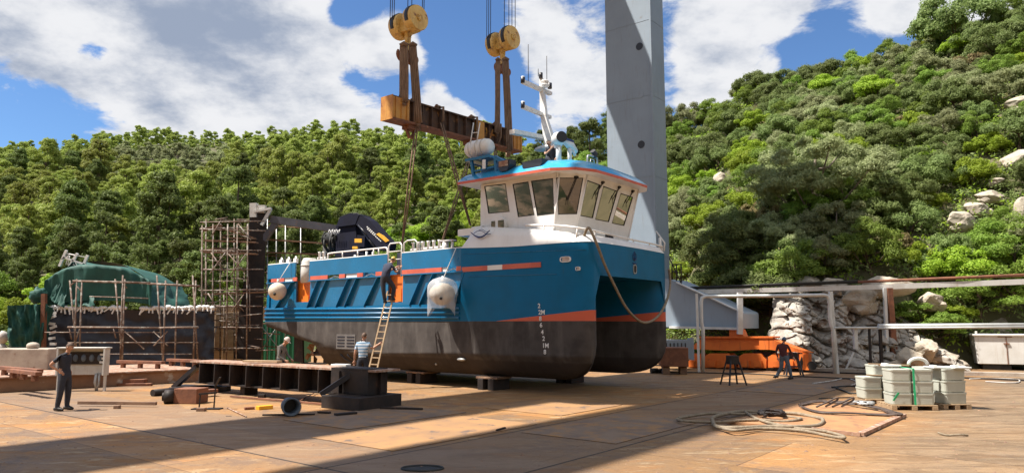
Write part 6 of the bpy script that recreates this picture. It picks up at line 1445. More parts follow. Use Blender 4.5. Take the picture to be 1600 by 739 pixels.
    mb.tube([hc - up * .07, R0 + J['neck'], R0 + J['neckb']], [.05, .055, .06], 10, 1)
    mb.build('body', [cloth[0], 'skin', cloth[1], 'shoe'], t, weld=False)
    ey = MB()
    for s_ in (-1, 1): ey.ball(hc + rt * s_ * .03 + fc * .086 + up * .012, (.013, .008, .009), 8, 6, 0, ax); ey.ball(hc + rt * s_ * .03 + fc * .0935 + up * .012, (.005, .003, .006), 6, 4, 1, ax); ey.tube([hc + rt * (s_ * .03 - .015) + fc * .092 + up * .032, hc + rt * (s_ * .03 + .015) + fc * .092 + up * .032], .004, 4, 1)
    ey.tube([hc - rt * .022 + fc * .084 - up * .055, hc + fc * .091 - up * .054, hc + rt * .022 + fc * .084 - up * .055], .006, 5, 2)
    ey.build('face', ['eye_white', 'hair_dark', 'lip'], t, weld=False)
    hm = MB()
    vs = []; nu, nv = 18, 7
    for j in range(nv + 1):
        for i in range(nu):
            th = 2 * math.pi * i / nu; dy = math.sin(th); lim = 1.05 if dy > .3 else (1.75 if dy < -.2 else 1.75 - (dy + .2) / .5 * .7); ph = lim * j / nv
            d = rt * math.cos(th) * math.sin(ph) * .082 + fc * dy * math.sin(ph) * .102 + up * math.cos(ph) * .126; vs.append(hc + d * (1.01 + .02 * math.sin(7 * th)))
    hm.add(vs, [(j * nu + i, (j + 1) * nu + i, (j + 1) * nu + (i + 1) % nu, j * nu + (i + 1) % nu) for j in range(nv) for i in range(nu)], 0, True); hm.build('hair', hair, t)
    if headgear:
        cp = MB(); vs = []
        for j in range(7):
            for i in range(20):
                th = 2 * math.pi * i / 20; ph = 1.42 * j / 6; k = 1.08 if headgear[1] == 'cap' else 1.16
                vs.append(hc + up * .005 + (rt * math.cos(th) * math.sin(ph) * .084 + fc * math.sin(th) * math.sin(ph) * .104 + up * math.cos(ph) * .132) * k)
        cp.add(vs, [(j * 20 + i, (j + 1) * 20 + i, (j + 1) * 20 + (i + 1) % 20, j * 20 + (i + 1) % 20) for j in range(6) for i in range(20)], 0, True)
        pr = []; 
        for i in range(9):
            a = math.pi * i / 8; pr.append((hc + up * .03 + rt * math.cos(a) * .085 + fc * (.05 + .06 * math.sin(a)), hc + up * .018 + rt * math.cos(a) * .075 + fc * (.08 + .09 * math.sin(a))))
        cp.add([p for q in pr for p in q], [(2 * i, 2 * i + 2, 2 * i + 3, 2 * i + 1) for i in range(8)], 0, True)
        cp.build('cap' if headgear[1] == 'cap' else 'helmet', headgear[0], t)
    return t
# man in black watching: seen from his right side, looking up to the right, hands on hips
mroot = gr(97, 641)
person(mroot, dict(pelvis=(0, 0, .93), waist=(-.03, 0, 1.08), chest=(-.02, 0, 1.34), neckb=(.02, 0, 1.49), neck=(.05, 0, 1.555), head=(.085, -.01, 1.665),
    sR=(-.02, -.19, 1.42), eR=(-.23, -.30, 1.21), wR=(-.02, -.22, 1.05), sL=(.0, .19, 1.42), eL=(-.18, .33, 1.2), wL=(.0, .2, 1.04),
    hR=(.0, -.1, .89), kR=(.0, -.13, .49), aR=(-.05, -.15, .09), tR=(.1, -.18, .045), hL=(.01, .1, .89), kL=(.05, .12, .49), aL=(.03, .14, .09), tL=(.18, .12, .045)),
    ('cloth_dark', 'cloth_trouser'), 'man in black standing with hands on hips, looking up at the boat', (1, -.12, .12), hair='hair_brown')
# worker with the pale cap bent beside the girder
r2 = at(441, 545, 23.5); r2.z = .15
person(r2, dict(pelvis=(-.02, 0, .92), waist=(-.05, 0, 1.08), chest=(-.03, 0, 1.32), neckb=(.03, 0, 1.44), neck=(.08, -.02, 1.48), head=(.14, -.03, 1.58),
    sR=(-.03, -.19, 1.38), eR=(-.02, -.26, 1.10), wR=(.18, -.22, .96), sL=(.0, .18, 1.38), eL=(.1, .24, 1.12), wL=(.28, .1, .98),
    hR=(-.02, -.1, .88), kR=(.05, -.12, .48), aR=(-.02, -.13, .09), tR=(.12, -.15, .045), hL=(-.0, .1, .88), kL=(.06, .12, .48), aL=(.02, .14, .09), tL=(.16, .13, .045)),
    ('cloth_grey', 'cloth_trouser'), 'worker in a grey long-sleeved shirt and pale cap bent over behind the black girder', (1, -.25, -.5), ('cap_pale', 'cap'), long_sleeve=True)
# man in striped t-shirt holding the ladder, back to us
r3 = at(567, 560, 23.6); r3.z = .22
person(r3, dict(pelvis=(0, 0, .93), waist=(0, 0, 1.08), chest=(.0, 0, 1.34), neckb=(0, .02, 1.49), neck=(.01, .02, 1.55), head=(.02, .03, 1.655),
    sL=(-.19, 0, 1.42), eL=(-.25, -.05, 1.12), wL=(-.27, .0, .87), sR=(.19, .0, 1.42), eR=(.28, .06, 1.25), wR=(.47, .12, 1.38),
    hL=(-.1, 0, .89), kL=(-.12, -.02, .49), aL=(-.14, .02, .09), tL=(-.16, .16, .045), hR=(.1, 0, .89), kR=(.12, -.02, .49), aR=(.13, .03, .09), tR=(.15, .17, .045)),
    ('striped_shirt', 'cloth_dark'), 'man in a blue and white striped t-shirt steadying the ladder with one hand', (.35, .9, .1), hair='hair_brown')
# climber near the top of the ladder
r4 = at(604, 474, 25.85)
person(r4, dict(pelvis=(-.08, -.02, .92), waist=(-.06, -.03, 1.07), chest=(.0, .0, 1.30), neckb=(.1, .06, 1.43), neck=(.14, .09, 1.49), head=(.18, .12, 1.585),
    sL=(-.13, .02, 1.36), eL=(.06, .22, 1.2), wL=(.25, .32, 1.32), sR=(.19, -.07, 1.36), eR=(.33, .03, 1.12), wR=(.42, .22, 1.3),
    hL=(-.16, 0, .88), kL=(-.12, -.02, .48), aL=(-.07, .04, .09), tL=(-.04, .2, .05), hR=(.02, -.02, .88), kR=(.26, .06, .58), aR=(.2, .0, .2), tR=(.26, .16, .16)),
    ('cloth_navy', 'cloth_trouser'), 'worker in a yellow helmet and navy overalls climbing the ladder at the boarding gate', (.5, .85, .05), ('helmet_yellow', 'cap'), long_sleeve=False)
# walking worker
r5 = gr(1227, 592)
person(r5, dict(pelvis=(-.02, 0, .90), waist=(-.04, 0, 1.05), chest=(-.05, 0, 1.30), neckb=(-.03, 0, 1.44), neck=(-.0, 0, 1.50), head=(.02, 0, 1.60),
    sL=(-.22, .04, 1.38), eL=(-.30, .08, 1.12), wL=(-.27, .0, .88), sR=(.14, -.04, 1.38), eR=(.26, -.06, 1.12), wR=(.34, -.1, .9),
    hL=(-.11, .03, .87), kL=(-.12, .04, .48), aL=(-.33, .06, .13), tL=(-.44, .0, .05), hR=(.07, -.03, .87), kR=(.15, -.06, .48), aR=(.24, -.05, .09), tR=(.12, -.1, .045)),
    ('cloth_maroon', 'cloth_jeans'), 'worker in a maroon jumper and blue helmet walking across the yard by the orange bogie', (.35, .9, -.1), ('helmet_blue', 'cap'), long_sleeve=True)
# man on the wheelhouse roof
r6 = at(860, 250, 25.4); r6.z = 7.93
person(r6, dict(pelvis=(.05, 0, .16), waist=(.05, 0, .32), chest=(.03, -.02, .58), neckb=(-.01, -.03, .73), neck=(-.02, -.04, .79), head=(-.06, -.05, .89),
    sL=(-.16, -.06, .66), eL=(-.20, -.22, .42), wL=(.0, -.28, .62), sR=(.20, .0, .66), eR=(.30, -.14, .44), wR=(.2, -.33, .28),
    hL=(-.06, -.06, .14), kL=(-.16, -.42, .28), aL=(.0, -.5, .06), tL=(.08, -.6, .05), hR=(.15, -.06, .14), kR=(.34, -.38, .26), aR=(.2, -.5, .06), tR=(.12, -.62, .05)),
    ('cloth_dark', 'cloth_trouser'), 'dark-haired man in black sitting on the wheelhouse roof, hand at his chin', (-.25, -.95, -.1))
mb = MB(); q = at(5, 524, 33); mb.ball(q + Vector((0, 0, -.1)), (.22, .2, .3), 12, 8, fn=lambda d: 1 + .3 * noise.noise(d * 2.5)); mb.ball(q + Vector((-.1, 0, -.7)), (.3, .2, .4), 12, 8, fn=lambda d: 1 + .25 * noise.noise(d * 3)); o = mb.build('cloth_bundle', 'stain_white', None, origin=q); tag(o, 'pale crumpled cloth bundle at the picture edge beside the green drape', 'bundle')

# ================================================================== rocks
mat('boulder_stone', (.44, .385, .31), (.30, .26, .21), 1.4, .95, bump=1.0, bscale=6, spot=(.17, .12, .08), spotlo=.56, spothi=.66, spotscale=1.6)
def rock_mesh(mb, c, rad, seed, sub=3, rot=0.0):
    bm = bmesh.new(); bmesh.ops.create_icosphere(bm, subdivisions=sub, radius=1); sv = Vector((seed * 1.7, seed * .9, seed * 2.3))
    cr, sr = math.cos(rot), math.sin(rot); rr_ = random.Random(seed); pl_ = [(Vector((rr_.uniform(-1, 1), rr_.uniform(-1, 1), rr_.uniform(-.6, 1))).normalized(), rr_.uniform(.62, .92)) for _ in range(16)]
    for v in bm.verts:
        d = v.co.normalized(); k = min([1.0] + [w_ / d.dot(p_) for p_, w_ in pl_ if d.dot(p_) > .05])
        k *= 1 + .05 * noise.noise(d * 2.5 + sv) + .035 * noise.noise(d * 8 + sv)
        q = Vector((d.x * rad[0], d.y * rad[1], d.z * rad[2])) * k; v.co = Vector((q.x * cr - q.y * sr, q.x * sr + q.y * cr, q.z)) + c
    mb.add([v.co.copy() for v in bm.verts], [[v.index for v in f.verts] for f in bm.faces], 0, False); bm.free()
# rock face: a fractured sheet leaning back from the yard
def cliff(u, v):
    px = 1228 + 282 * u; Yb = 35.1 + .8 * noise.noise(Vector((u * 6, 0, 4))); top = 3.9 + .5 * noise.noise(Vector((u * 7, 1, 2)))
    if px > 1420: top = 3.9 - 2.6 * min(1, (px - 1420) / 85)
    if px < 1245: top *= .45 + .55 * (px - 1228) / 17
    z = top * v; x = at(px, 505, Yb).x
    y = Yb + 2.5 * v ** 1.15 - .5 * noise.noise(Vector((x * .3, z * .4, 3)))
    for sc_, amp in ((.75, .62), (1.9, .24)):
        P_ = Vector((x * sc_, z * sc_ * 1.25, 7 + sc_)) + Vector((noise.noise(Vector((x, z, 1))), noise.noise(Vector((x, z, 2))), 0)) * .35
        ds, ps = noise.voronoi(P_); c0 = ps[0]; h_ = noise.noise(c0 * 5.3); tx, tz = noise.noise(c0 * 7.1), noise.noise(c0 * 9.7)
        y -= amp * (h_ * 1.2 + (P_.x - c0.x) * tx * 1.6 + (P_.y - c0.y) * (tz * 1.6 - .5)); y += amp * .55 * max(0, 1 - (ds[1] - ds[0]) / .16)
    y += .05 * noise.noise(Vector((x * 6, z * 6, 1)))
    return (x, y, z - .03)
mb = MB(); mb.grid(cliff, 300, 80, smooth=False); o = mb.build('rock_face', 'limestone', None, weld=False, origin=at(1390, 580, 36)); tag(o, 'fractured pale limestone face behind the pipes and handrail', 'rock face')
rocks = [(1385, 447, 37.5, (1.6, .9, .6), 'big smooth pale boulder at the top of the rock face under the overhead beam'), (1345, 470, 37, (1.1, .9, .7), 'tan boulder perched beside the rusty post'), (1300, 448, 38, (.9, .7, .55), 'pale rock above the cliff, right of the white pipe elbow'), (1455, 470, 37.5, (.8, .7, .55), 'small tan rock under the hanging bush'),
         (1448, 548, 35.8, (1.0, .7, .6), 'rounded boulder at the foot of the rocks behind the pallets'), (1478, 562, 35.8, (.9, .6, .5), 'low boulder next to the white container'), (1416, 560, 35.6, (1.0, .7, .6), 'boulder beside the base of the rusty post'), (1545, 512, 38.8, (1.2, .8, .7), 'pale boulder rising behind the white container'),
         (1588, 262, 52, (1.5, 1.3, 1.0), 'big tan boulder high on the right edge of the hillside'), (1590, 172, 60, (1.6, 1.2, .8), 'pale flat boulder near the top of the slope at the picture edge'), (1535, 315, 47, (.9, .8, .45), 'pale boulder, upper one of the diagonal row on the slope'), (1515, 333, 46, (.9, .8, .55), 'pale boulder in the middle of the diagonal row on the slope'),
         (1494, 352, 45, (1.1, .9, .75), 'pale boulder at the lower end of the diagonal row on the slope'), (1548, 292, 49, (.7, .6, .35), 'small pale boulder at the very top of the diagonal row'), (1590, 335, 47, (.8, .6, .9), 'pale boulder group at the right edge among bushes'), (1120, 290, 60, (.9, .8, 1.0), 'whitish rock showing between bushes right of the crane leg'), (1262, 440, 38.5, (.9, .6, .4), 'small rock under the overhead beam between the bushes')]
def hit(px, py):
    a, e = ray(px, py); Y = 36.0
    while Y < 130:
        if EYE + e * Y < hill_z(a * Y, Y): return Vector((a * Y, Y, EYE + e * Y))
        Y += .2
    return at(px, py, 60)
HILLROCKS = []
for i, (x, y, Y, rad, lab) in enumerate(rocks):
    mb = MB(); c = at(x, y, Y)
    if Y > 44: c = hit(x, y + 3); k_ = c.y / Y; rad = [r_ * k_ for r_ in rad]; c += Vector((0, -.6, .3)); HILLROCKS.append((x, y, rad[0] / c.y * F, c.y))
    rock_mesh(mb, c, rad, 31 + i, 4, .3 * i)
    for j in range(2): rock_mesh(mb, c + Vector((random.uniform(-1, 1) * rad[0] * .7, -.2, -rad[2] * .5)), [r_ * .55 for r_ in rad], 60 + i * 3 + j, 3)
    o = mb.build('boulder', 'boulder_stone', None, weld=False, origin=c); tag(o, lab, 'boulder')

# ================================================================== vegetation
import numpy as np
def foliage_mesh(name, mt, blobs_, nleaf, size, aspect=1.0, seed=0, droop=0.0, shell=.55, flat=0.0):
    """leaf-sized quads spread in the shells of many clumps"""
    rng = np.random.default_rng(seed); tot = sum(b[3] ** 2 for b in blobs_); V = []; 
    for cx, cy, cz, rad, sq in blobs_:
        n = max(8, int(nleaf * rad ** 2 / tot)); d = rng.normal(size=(n, 3)); d /= np.linalg.norm(d, axis=1)[:, None]
        d[:, 2] = np.where(d[:, 2] < -.35, -d[:, 2] * .6, d[:, 2]); rr = rad * (shell + (1 - shell) * rng.random(n) ** .6) * (1 + .22 * np.sin(d[:, 0] * 7 + cx * 3) * np.cos(d[:, 1] * 6 + cy * 3))
        c = np.array([cx, cy, cz]) + d * rr[:, None] * np.array([1, 1, sq])
        nr = d + rng.normal(size=(n, 3)) * .48 + np.array([0, 0, .12]); nr /= np.linalg.norm(nr, axis=1)[:, None]
        t1 = np.cross(nr, rng.normal(size=(n, 3))); t1 /= np.linalg.norm(t1, axis=1)[:, None]; t2 = np.cross(nr, t1)
        s = size * rng.uniform(.6, 1.35, n)[:, None]; a = t1 * s * aspect; b = t2 * s * .5
        q = np.stack([c - a * .5, c + b * .55 - a * .05, c + a * .5, c - b * .55 + a * .05], 1); V.append(q)
    V = np.concatenate(V); n = len(V); me = bpy.data.meshes.new(name); me.vertices.add(n * 4); me.vertices.foreach_set('co', V.reshape(-1).astype(np.float32))
    me.loops.add(n * 4); me.polygons.add(n); me.loops.foreach_set('vertex_index', np.arange(n * 4, dtype=np.int32)); me.polygons.foreach_set('loop_start', np.arange(0, n * 4, 4, dtype=np.int32)); me.polygons.foreach_set('loop_total', np.full(n, 4, dtype=np.int32))
    me.materials.append(M[mt]); me.update(); me.validate(); return me
def trunk_mesh(name, blobs_, h, r, mt, nl=8, seed=0):
    rnd = random.Random(seed); mb = MB(); top = Vector((rnd.uniform(-.3, .3), rnd.uniform(-.3, .3), h)); mid = Vector((rnd.uniform(-.25, .25), rnd.uniform(-.25, .25), h * .5))
    sp_ = catm([Vector((0, 0, -.6)), Vector((0, 0, .2)), mid, top], 4); mb.tube(sp_, [r * (1.15 - .9 * i / (len(sp_) - 1)) for i in range(len(sp_))], 7)
    for b in sorted(blobs_, key=lambda b: -b[3])[:nl]:
        c = Vector(b[:3]); k = max(.25, min(.9, c.z / h * .75)); s = sp_[int(k * (len(sp_) - 1))]; m_ = (s + c) / 2 + Vector((0, 0, -.15 * (c - s).length)); mb.tube([s, m_, c], [r * .42, r * .28, r * .1], 5)
    return mb.mesh(name, mt)
def make_tree(name, cat, mt, bark, blobs_, h, r, nleaf, size, aspect=1.0, seed=0, shell=.55):
    root = bpy.data.objects.new(name, None); root.empty_display_size = .3
    cr = bpy.data.objects.new('crown', foliage_mesh(name + '_crown', mt, blobs_, nleaf, size, aspect, seed, shell=shell)); tr = bpy.data.objects.new('trunk', trunk_mesh(name + '_trunk', blobs_, h, r, bark, seed=seed)); cr.parent = root; tr.parent = root
    return (name, cat, root, cr, tr)
USED = {}
def place(proto, p, s, rz, label, group, sz=None):
    name, cat, root, cr, tr = proto
    o = root.copy(); COL.objects.link(o); o.name = name; o.location = p; o.scale = (s, s, s * (sz or 1)); o.rotation_euler = (0, 0, rz); tag(o, label, cat, group)
    for ch in (cr, tr): c = ch.copy(); COL.objects.link(c); c.parent = o
    return o
def pine_blobs(seed, h=9.0, w=3.4):
    rnd = random.Random(seed); out = []
    for i in range(56):
        z = h * (.08 + .86 * rnd.random() ** .8); k = (z / h - .08) / .86; prof = w * (math.sin(math.pi * min(1, .28 + .64 * k)) ** .7) * (1 - .22 * k); a = rnd.random() * 6.28; rr = prof * rnd.random() ** .5
        out.append((math.cos(a) * rr, math.sin(a) * rr, z, rnd.uniform(.55, 1.05) * (1.0 - .15 * k), rnd.uniform(.75, 1.0)))
    return out
def bush_blobs(seed, w=2.2, h=2.4, n=24, tall=1.0):
    rnd = random.Random(seed); out = []
    for i in range(n):
        a = rnd.random() * 6.28; k = rnd.random() ** .5; z = h * (.12 + .75 * rnd.random() * math.sqrt(max(0, 1 - (k * .95) ** 2)) + .08); out.append((math.cos(a) * w * k * .85, math.sin(a) * w * k * .85, z, rnd.uniform(.32, .62) * w / 2.2, rnd.uniform(.7, .95)))
    return out
def near_bush(seed, w, h): return bush_blobs(seed, w, h, 34)
pines = [make_tree('pine_tree', 'pine', m_, 'bark', pine_blobs(s_, 9.2, w_), 8.6, .2, 14000, .24, 1.4, s_) for s_, m_, w_ in ((1, 'pine_needles', 3.6), (2, 'pine_needles', 3.2), (3, 'pine_needles', 3.9), (4, 'dark_pine_needles', 3.3), (5, 'dark_pine_needles', 2.9), (6, 'pine_needles', 3.0))]
olives = [make_tree('olive_tree', 'olive tree', 'olive_leaves', 'pale_bark', bush_blobs(s_, 2.3, 3.6, 26), 2.6, .16, 5200, .22, 1.5, s_) for s_ in (11, 12)]
mast_b = [make_tree('evergreen_shrub', 'shrub', 'mastic_leaves', 'bark', near_bush(s_, 2.4, 2.6), 1.8, .12, 20000, .115, 1.2, s_) for s_ in (21, 22, 23)]
brt = [make_tree('leafy_shrub', 'shrub', 'bright_leaves', 'bark', near_bush(s_, 2.1, 2.3), 1.6, .1, 18000, .11, 1.2, s_) for s_ in (31, 32)]
oak = [make_tree('oak_tree', 'tree', 'oak_leaves', 'bark', near_bush(s_, 2.6, 3.8), 2.8, .16, 20000, .12, 1.15, s_) for s_ in (41, 42, 43)]
oliv_n = [make_tree('olive_shrub', 'shrub', 'olive_leaves', 'pale_bark', near_bush(s_, 2.2, 2.7), 1.8, .1, 20000, .09, 2.0, s_, .35) for s_ in (51, 52)]
dry = [make_tree('dry_shrub', 'shrub', 'dry_scrub', 'pale_bark', near_bush(61, 1.6, 1.3), .9, .06, 5000, .13, 2.0, 61, .3)]

big_olive = make_tree('olive_tree', 'olive tree', 'olive_leaves', 'pale_bark', [(b[0], b[1], b[2], b[3] * .62, b[4]) for b in bush_blobs(71, 4.6, 5.6, 90)], 3.8, .25, 60000, .10, 2.0, 71, .35)
big_dark = [make_tree('evergreen_shrub', 'shrub', 'mastic_leaves', 'bark', [(b[0], b[1], b[2], b[3] * .66, b[4]) for b in bush_blobs(s_, 3.9, 4.4, 80)], 3.0, .2, 50000, .12, 1.2, s_) for s_ in (72, 73)]
# ---- left hill: pines row by row; the largest-looking 290 as individuals
rnd = random.Random(99); spots = []
Y = 66.0
while Y < 262:
    step = 4.1 + Y * .013; px = -60 + rnd.random() * 20
    while px < 960:
        yy = Y + rnd.uniform(-.35, .35) * step * 1.3; a = ray(px, 505)[0]; x = a * yy
        Rr = lerp(RIDGE, px)[1] + 4; Bb = lerp(BASE, px)
        if Bb + 2 < yy < Rr: spots.append((x, yy, px))
        px += (step * rnd.uniform(.85, 1.25)) / Y * F
    Y += step * .98
olive_zone = lambda px, y_: (140 < px < 310 and 118 < y_ < 205)
def kind_at(px, Y):
    zg = hill_z(ray(px, 505)[0] * Y, Y); py = 505 - (zg - EYE) / Y * F * 1.0
    return py
cnt = 0; todo = []
for x, y, px in spots:
    py = kind_at(px, y)
    todo.append((y, x, px, py))
todo.sort()
NP = len(todo); print('left hill spots', NP)
zones = {}
npine = 0; far_ps = []
for y, x, px, py in todo:
    z = hill_z(x, y) - .25; rz = rnd.random() * 6.28
    if 150 < px < 345 and 235 < py < 292 and y > 120:
        place(olives[rnd.randrange(2)], (x, y, z), rnd.uniform(.85, 1.4), rz, 'grey-green olive in the hill clearing, %s, %s' % ('upper row' if y > 185 else ('middle row' if y > 150 else 'lower row'), 'over the drape side' if px < 210 else ('over the covered boat' if px < 285 else 'over the scaffold side')), 'olive trees in the clearing on the wooded hill'); continue
    if y < 74 and (px < 130 or 560 < px < 760) and rnd.random() < .75:
        place(oak[rnd.randrange(3)] if rnd.random() < .35 else brt[rnd.randrange(2)], (x, y, z), rnd.uniform(1.3, 1.9), rz, 'bright broadleaf %s at the hill foot, %s' % ('bush', 'behind the green drape' if px < 130 else 'behind the lifting slings'), 'bright bushes at the hill foot by the green drape' if px < 130 else 'bright bushes at the hill foot behind the boat'); continue
    if px > 560 and y < 100 and rnd.random() < .5:
        place(brt[rnd.randrange(2)], (x, y, z), rnd.uniform(1.3, 2.0), rz, 'bright green bush behind the lifting ropes, ' + ('upper slope' if y > 84 else 'lower slope'), 'bright bushes on the lower slope behind the lifting ropes'); continue
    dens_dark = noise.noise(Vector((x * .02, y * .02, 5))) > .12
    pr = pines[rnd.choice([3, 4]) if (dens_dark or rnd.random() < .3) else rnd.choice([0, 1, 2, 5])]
    s = rnd.uniform(.5, 1.0) * (1 + .45 * noise.noise(Vector((x * .035, y * .035, 8)))) * (1.12 if y < 100 else (1.0 if y < 200 else .85))
    if npine < 292:
        tone_ = ('dark' if pr in pines[3:5] else 'pale green'); sz_ = ('tall' if s > .80 else ('slim' if s < .65 else 'full'))
        lm_ = [(75, 'above the green drape'), (165, 'above the antenna frame'), (250, 'above the covered boat'), (330, 'left of the scaffold'), (430, 'above the scaffold tower'), (520, 'above the grey boom'), (600, 'left of the lifting beam'), (700, 'beneath the lifting beam'), (800, 'behind the far beam end'), (2000, 'beside the mast')]; lm_ = next(v for k_, v in lm_ if px < k_)
        if y > 205: lab, grp = 'pine in the dense top of the wood along the skyline of the hill', 'pines along the skyline of the wooded hill'
        elif y > 130: lab, grp = 'pine in the dense middle slope of the wooded hill', 'pines on the middle slope of the wooded hill'
        elif y > 88: lab, grp = 'pine with billowing pale-tipped crown on the lower slope of the wooded hill', 'pines on the lower slope of the wooded hill'
        else: lab, grp = 'large pine in the front row at the foot of the wooded hill', 'front row pines at the foot of the wooded hill'
        row_ = 'on the skyline' if y > 205 else ('on the middle slope' if y > 130 else ('on the lower slope' if y > 88 else 'at the hill foot'))
        lab = '%s %s pine %s, %s' % (sz_, tone_, row_, lm_)
        place(pr, (x, y, z), s, rz, lab, grp, rnd.uniform(.85, 1.15)); npine += 1
    else: far_ps.append((x, y, z, s))
print('pines', npine, 'far', len(far_ps))
if far_ps:
    bl = []; r2_ = random.Random(5)
    for x, y, z, s in far_ps:
        for b in pine_blobs(r2_.randrange(99), 9.2, 3.3)[::2]: bl.append((x + b[0] * s, y + b[1] * s, z + b[2] * s, b[3] * s * 1.25, b[4]))
    me = foliage_mesh('distant_pines', 'pine_needles', bl, len(far_ps) * 3600, .36, 1.1, 77); o = bpy.data.objects.new('distant_forest', me); COL.objects.link(o); tag(o, 'continuous pine wood covering the upper part of the hill', 'forest', kind='stuff')
# ---- right hill
rnd = random.Random(123); Y = 38.2; n_r = 0
special = []
def rl(px, Y): x = ray(px, 505)[0] * Y; return Vector((x, Y, hill_z(x, Y) - .2))
rz_names = lambda py: 'upper' if py < 200 else ('middle' if py < 330 else 'lower')
while Y < 100:
    step = 1.75 + (Y - 36) * .028; px = 1000 + rnd.random() * 25
    while px < 1680:
        yy = Y + rnd.uniform(-.5, .5); Rr, Bb = lerp(RIDGE, px)[1], lerp(BASE, px)
        if Bb + 1.6 < yy < Rr + 1.5 and not (px > 1225 and px < 1520 and yy < 38.6):
            p = rl(px, yy); sy = 505 - (p.z - EYE) / yy * F; band_ = rz_names(sy - 25)
            rocky = any(abs(px - rx) < rw + 950 / yy and -4 < sy - ry < 1400 / yy + 6 and yy < rY + .8 for rx, ry, rw, rY in HILLROCKS)
            if not rocky:
                q = rnd.random() + .45 * noise.noise(Vector((p.x * .13, p.y * .13, 2))); s = rnd.uniform(.62, 1.08) * (1.0 + (yy - 36) * .006)
                if sy > 425 and px < 1240: s *= .8
                if q < .36: pr, kd, dsc = rnd.choice(mast_b), 'evergreen shrub', 'dark evergreen shrub'
                elif q < .60: pr, kd, dsc = rnd.choice(brt), 'leafy shrub', 'yellow-green leafy shrub'
                elif q < .78: pr, kd, dsc = rnd.choice(oak), 'oak', 'small dense oak'; s *= .8
                elif q < .97: pr, kd, dsc = rnd.choice(oliv_n), 'olive shrub', 'silvery olive shrub'
                else: pr, kd, dsc = dry[0], 'dry shrub', 'dry straw-coloured shrub'
                where = {'upper': 'near the skyline of the steep rocky hillside', 'middle': 'halfway up the steep rocky hillside', 'lower': 'low on the steep rocky hillside above the overhead beam'}[band_]
                lmk = [(1050, 'behind the crane leg'), (1120, 'beside the crane leg'), (1200, 'above the grey sill'), (1280, 'above the walking worker'), (1360, 'above the pipe elbow'), (1440, 'above the rusty post'), (1520, 'left of the boulder row'), (3000, 'at the picture edge')]; lmk = next(v for k_, v in lmk if px < k_)
                short = {'upper': 'near the skyline', 'middle': 'on mid slope', 'lower': 'low down'}[band_]
                place(pr, p, s, rnd.random() * 6.28, ('low ' if s < .85 else 'tall ') + dsc + ' ' + short + ', ' + lmk, '%ss %s' % (kd, where)); n_r += 1
        px += step * rnd.uniform(.8, 1.3) / Y * F * 1.25
    Y += step
print('right shrubs', n_r)
# named individual trees that stand out
for pr, px, Y, s, sz, lab in ((big_olive, 1292, 46.8, 1.1, 1.0, 'big silvery olive tree spreading in the middle of the steep hillside'), (big_dark[0], 1155, 46, 1.0, 1.0, 'large very dark rounded shrub right of the crane leg'), (big_dark[1], 1400, 46, .8, .9, 'large dark evergreen with deep shade, beside the big olive tree'), (oak[0], 1245, 40, 1.0, .9, 'fresh green oak bush just above the overhead beam'),
                          (mast_b[2], 1530, 71, 2.1, 1.1, 'broad dark treetop crowning the hill at the upper corner'), (oliv_n[1], 1475, 66, 1.4, 1.0, 'pale domed olive shrub below the crowning dark treetop'), (oak[1], 1360, 85, 1.0, 1.1, 'small flat-topped tree standing out on the skyline'), (oak[2], 930, 96, 1.9, 1.1, 'tall dark green tree between the mast and the crane leg'),
                          (oliv_n[1], 905, 92, 1.7, 1.1, 'pale feathery tree left of the crane leg'), (mast_b[0], 1195, 90, 1.25, 1.1, 'dark tree sticking up at the left end of the ridge'), (oliv_n[0], 1075, 92, 1.5, 1.2, 'feathery pale tree on the ridge just right of the crane leg'), (brt[0], 1120, 40.5, .9, .8, 'low bright bush behind the access platform rail'), (mast_b[2], 1205, 40.3, 1.3, .85, 'very dark shaded bush behind the orange bogie and white post'),
                          (mast_b[1], 1180, 41.5, 1.2, .9, 'dark shaded bush filling the gap above the orange bogie beam'), (oak[1], 1530, 38.6, 1.15, .75, 'green bush hanging over the rocks above the white container'), (brt[1], 1478, 38.4, .8, .8, 'bright bush spilling over the rocks left of the white container'), (oak[2], 1585, 38.9, 1.3, .9, 'dense green bush at the picture edge above the white container'), (brt[0], 1500, 39.4, 1.15, .95, 'dense bright bush hanging over the handrail behind the white container'), (oak[1], 1560, 39.6, 1.1, .8, 'dark green bush directly above the container lid'), (brt[1], 1625, 39.4, 1.2, 1.0, 'bright bush cut by the picture edge above the container'), (oak[0], 1440, 38.0, .8, .7, 'green bush growing over the rocks between rusty post and white container'), (mast_b[1], 1345, 38.6, .8, .6, 'dark bush topping the rock face left of the rusty post'), (oak[2], 1232, 37.9, .55, .6, 'small green bush growing at the bogie end of the rock face'), (oliv_n[0], 1325, 37.9, .5, .6, 'small pale scrub on top of the rock face'), (dry[0], 1425, 36.6, .8, .8, 'brown dry shrub hanging on the rock face beside the rusty post')):
    place(pr, rl(px, Y), s, px * .37, lab, None, sz)
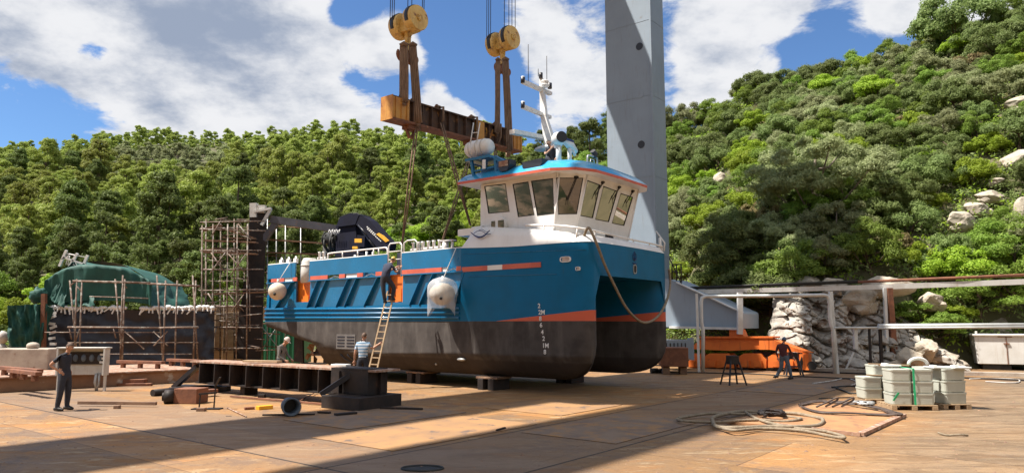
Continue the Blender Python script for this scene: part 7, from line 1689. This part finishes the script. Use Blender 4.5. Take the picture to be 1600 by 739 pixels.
# low scrub that hides the soil on both hills
def cover(name, mt, px0, px1, n, size, seed, lab, ymax=1.0):
    r_ = random.Random(seed); bl = []
    for i in range(n):
        px = r_.uniform(px0, px1); B_, Rr = lerp(BASE, px), lerp(RIDGE, px)[1]; yy = B_ + .8 + (Rr - B_) * r_.random() ** 1.3 * ymax; x = ray(px, 505)[0] * yy; bl.append((x, yy, hill_z(x, yy) + .05, r_.uniform(.5, 1.0) * (1 + yy / 160), .6))
    me = foliage_mesh(name, mt, bl, n * 55, size, 1.3, seed); o = bpy.data.objects.new(name, me); COL.objects.link(o); tag(o, lab, 'undergrowth', kind='stuff')
cover('undergrowth', 'mastic_leaves', 1000, 1680, 1500, .2, 5, 'low dark scrub between the bushes of the rocky hillside')
cover('undergrowth', 'bright_leaves', 1040, 1680, 700, .17, 6, 'low bright scrub between the bushes of the rocky hillside')
cover('undergrowth', 'dry_scrub', 1040, 1680, 260, .15, 8, 'dry grass tufts on the rocky hillside')
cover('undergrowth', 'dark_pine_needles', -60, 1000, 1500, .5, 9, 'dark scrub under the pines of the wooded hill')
cover('undergrowth', 'bright_leaves', -60, 1000, 420, .35, 10, 'bright brush along the foot of the wooded hill', .12)
# look-alikes that still share a label are told apart by their order in the row
by = {}
for o in bpy.data.objects:
    if o.parent is None and o.get('category') in ('pine', 'olive tree', 'shrub', 'tree') and o.get('label'): by.setdefault(o['label'], []).append(o)
ORD = ['leftmost', 'second from left', 'third from left', 'fourth from left', 'fifth from left', 'sixth from left', 'seventh from left', 'eighth from left', 'ninth from left', 'tenth from left', 'eleventh from left', 'twelfth from left']
for lab, lst in by.items():
    if 1 < len(lst) <= 12:
        lst.sort(key=lambda o: o.location.x / o.location.y)
        for i, o in enumerate(lst): o['label'] = lab + ', ' + (ORD[i] if i < len(lst) - 1 else 'rightmost')
# ------------------------------------------------------------------ tidy up helper properties
for o in bpy.data.objects:
    if '_local' in o: del o['_local']
    for k in ('label', 'category', 'group', 'kind'):
        if k in o and o[k] is None: del o[k]
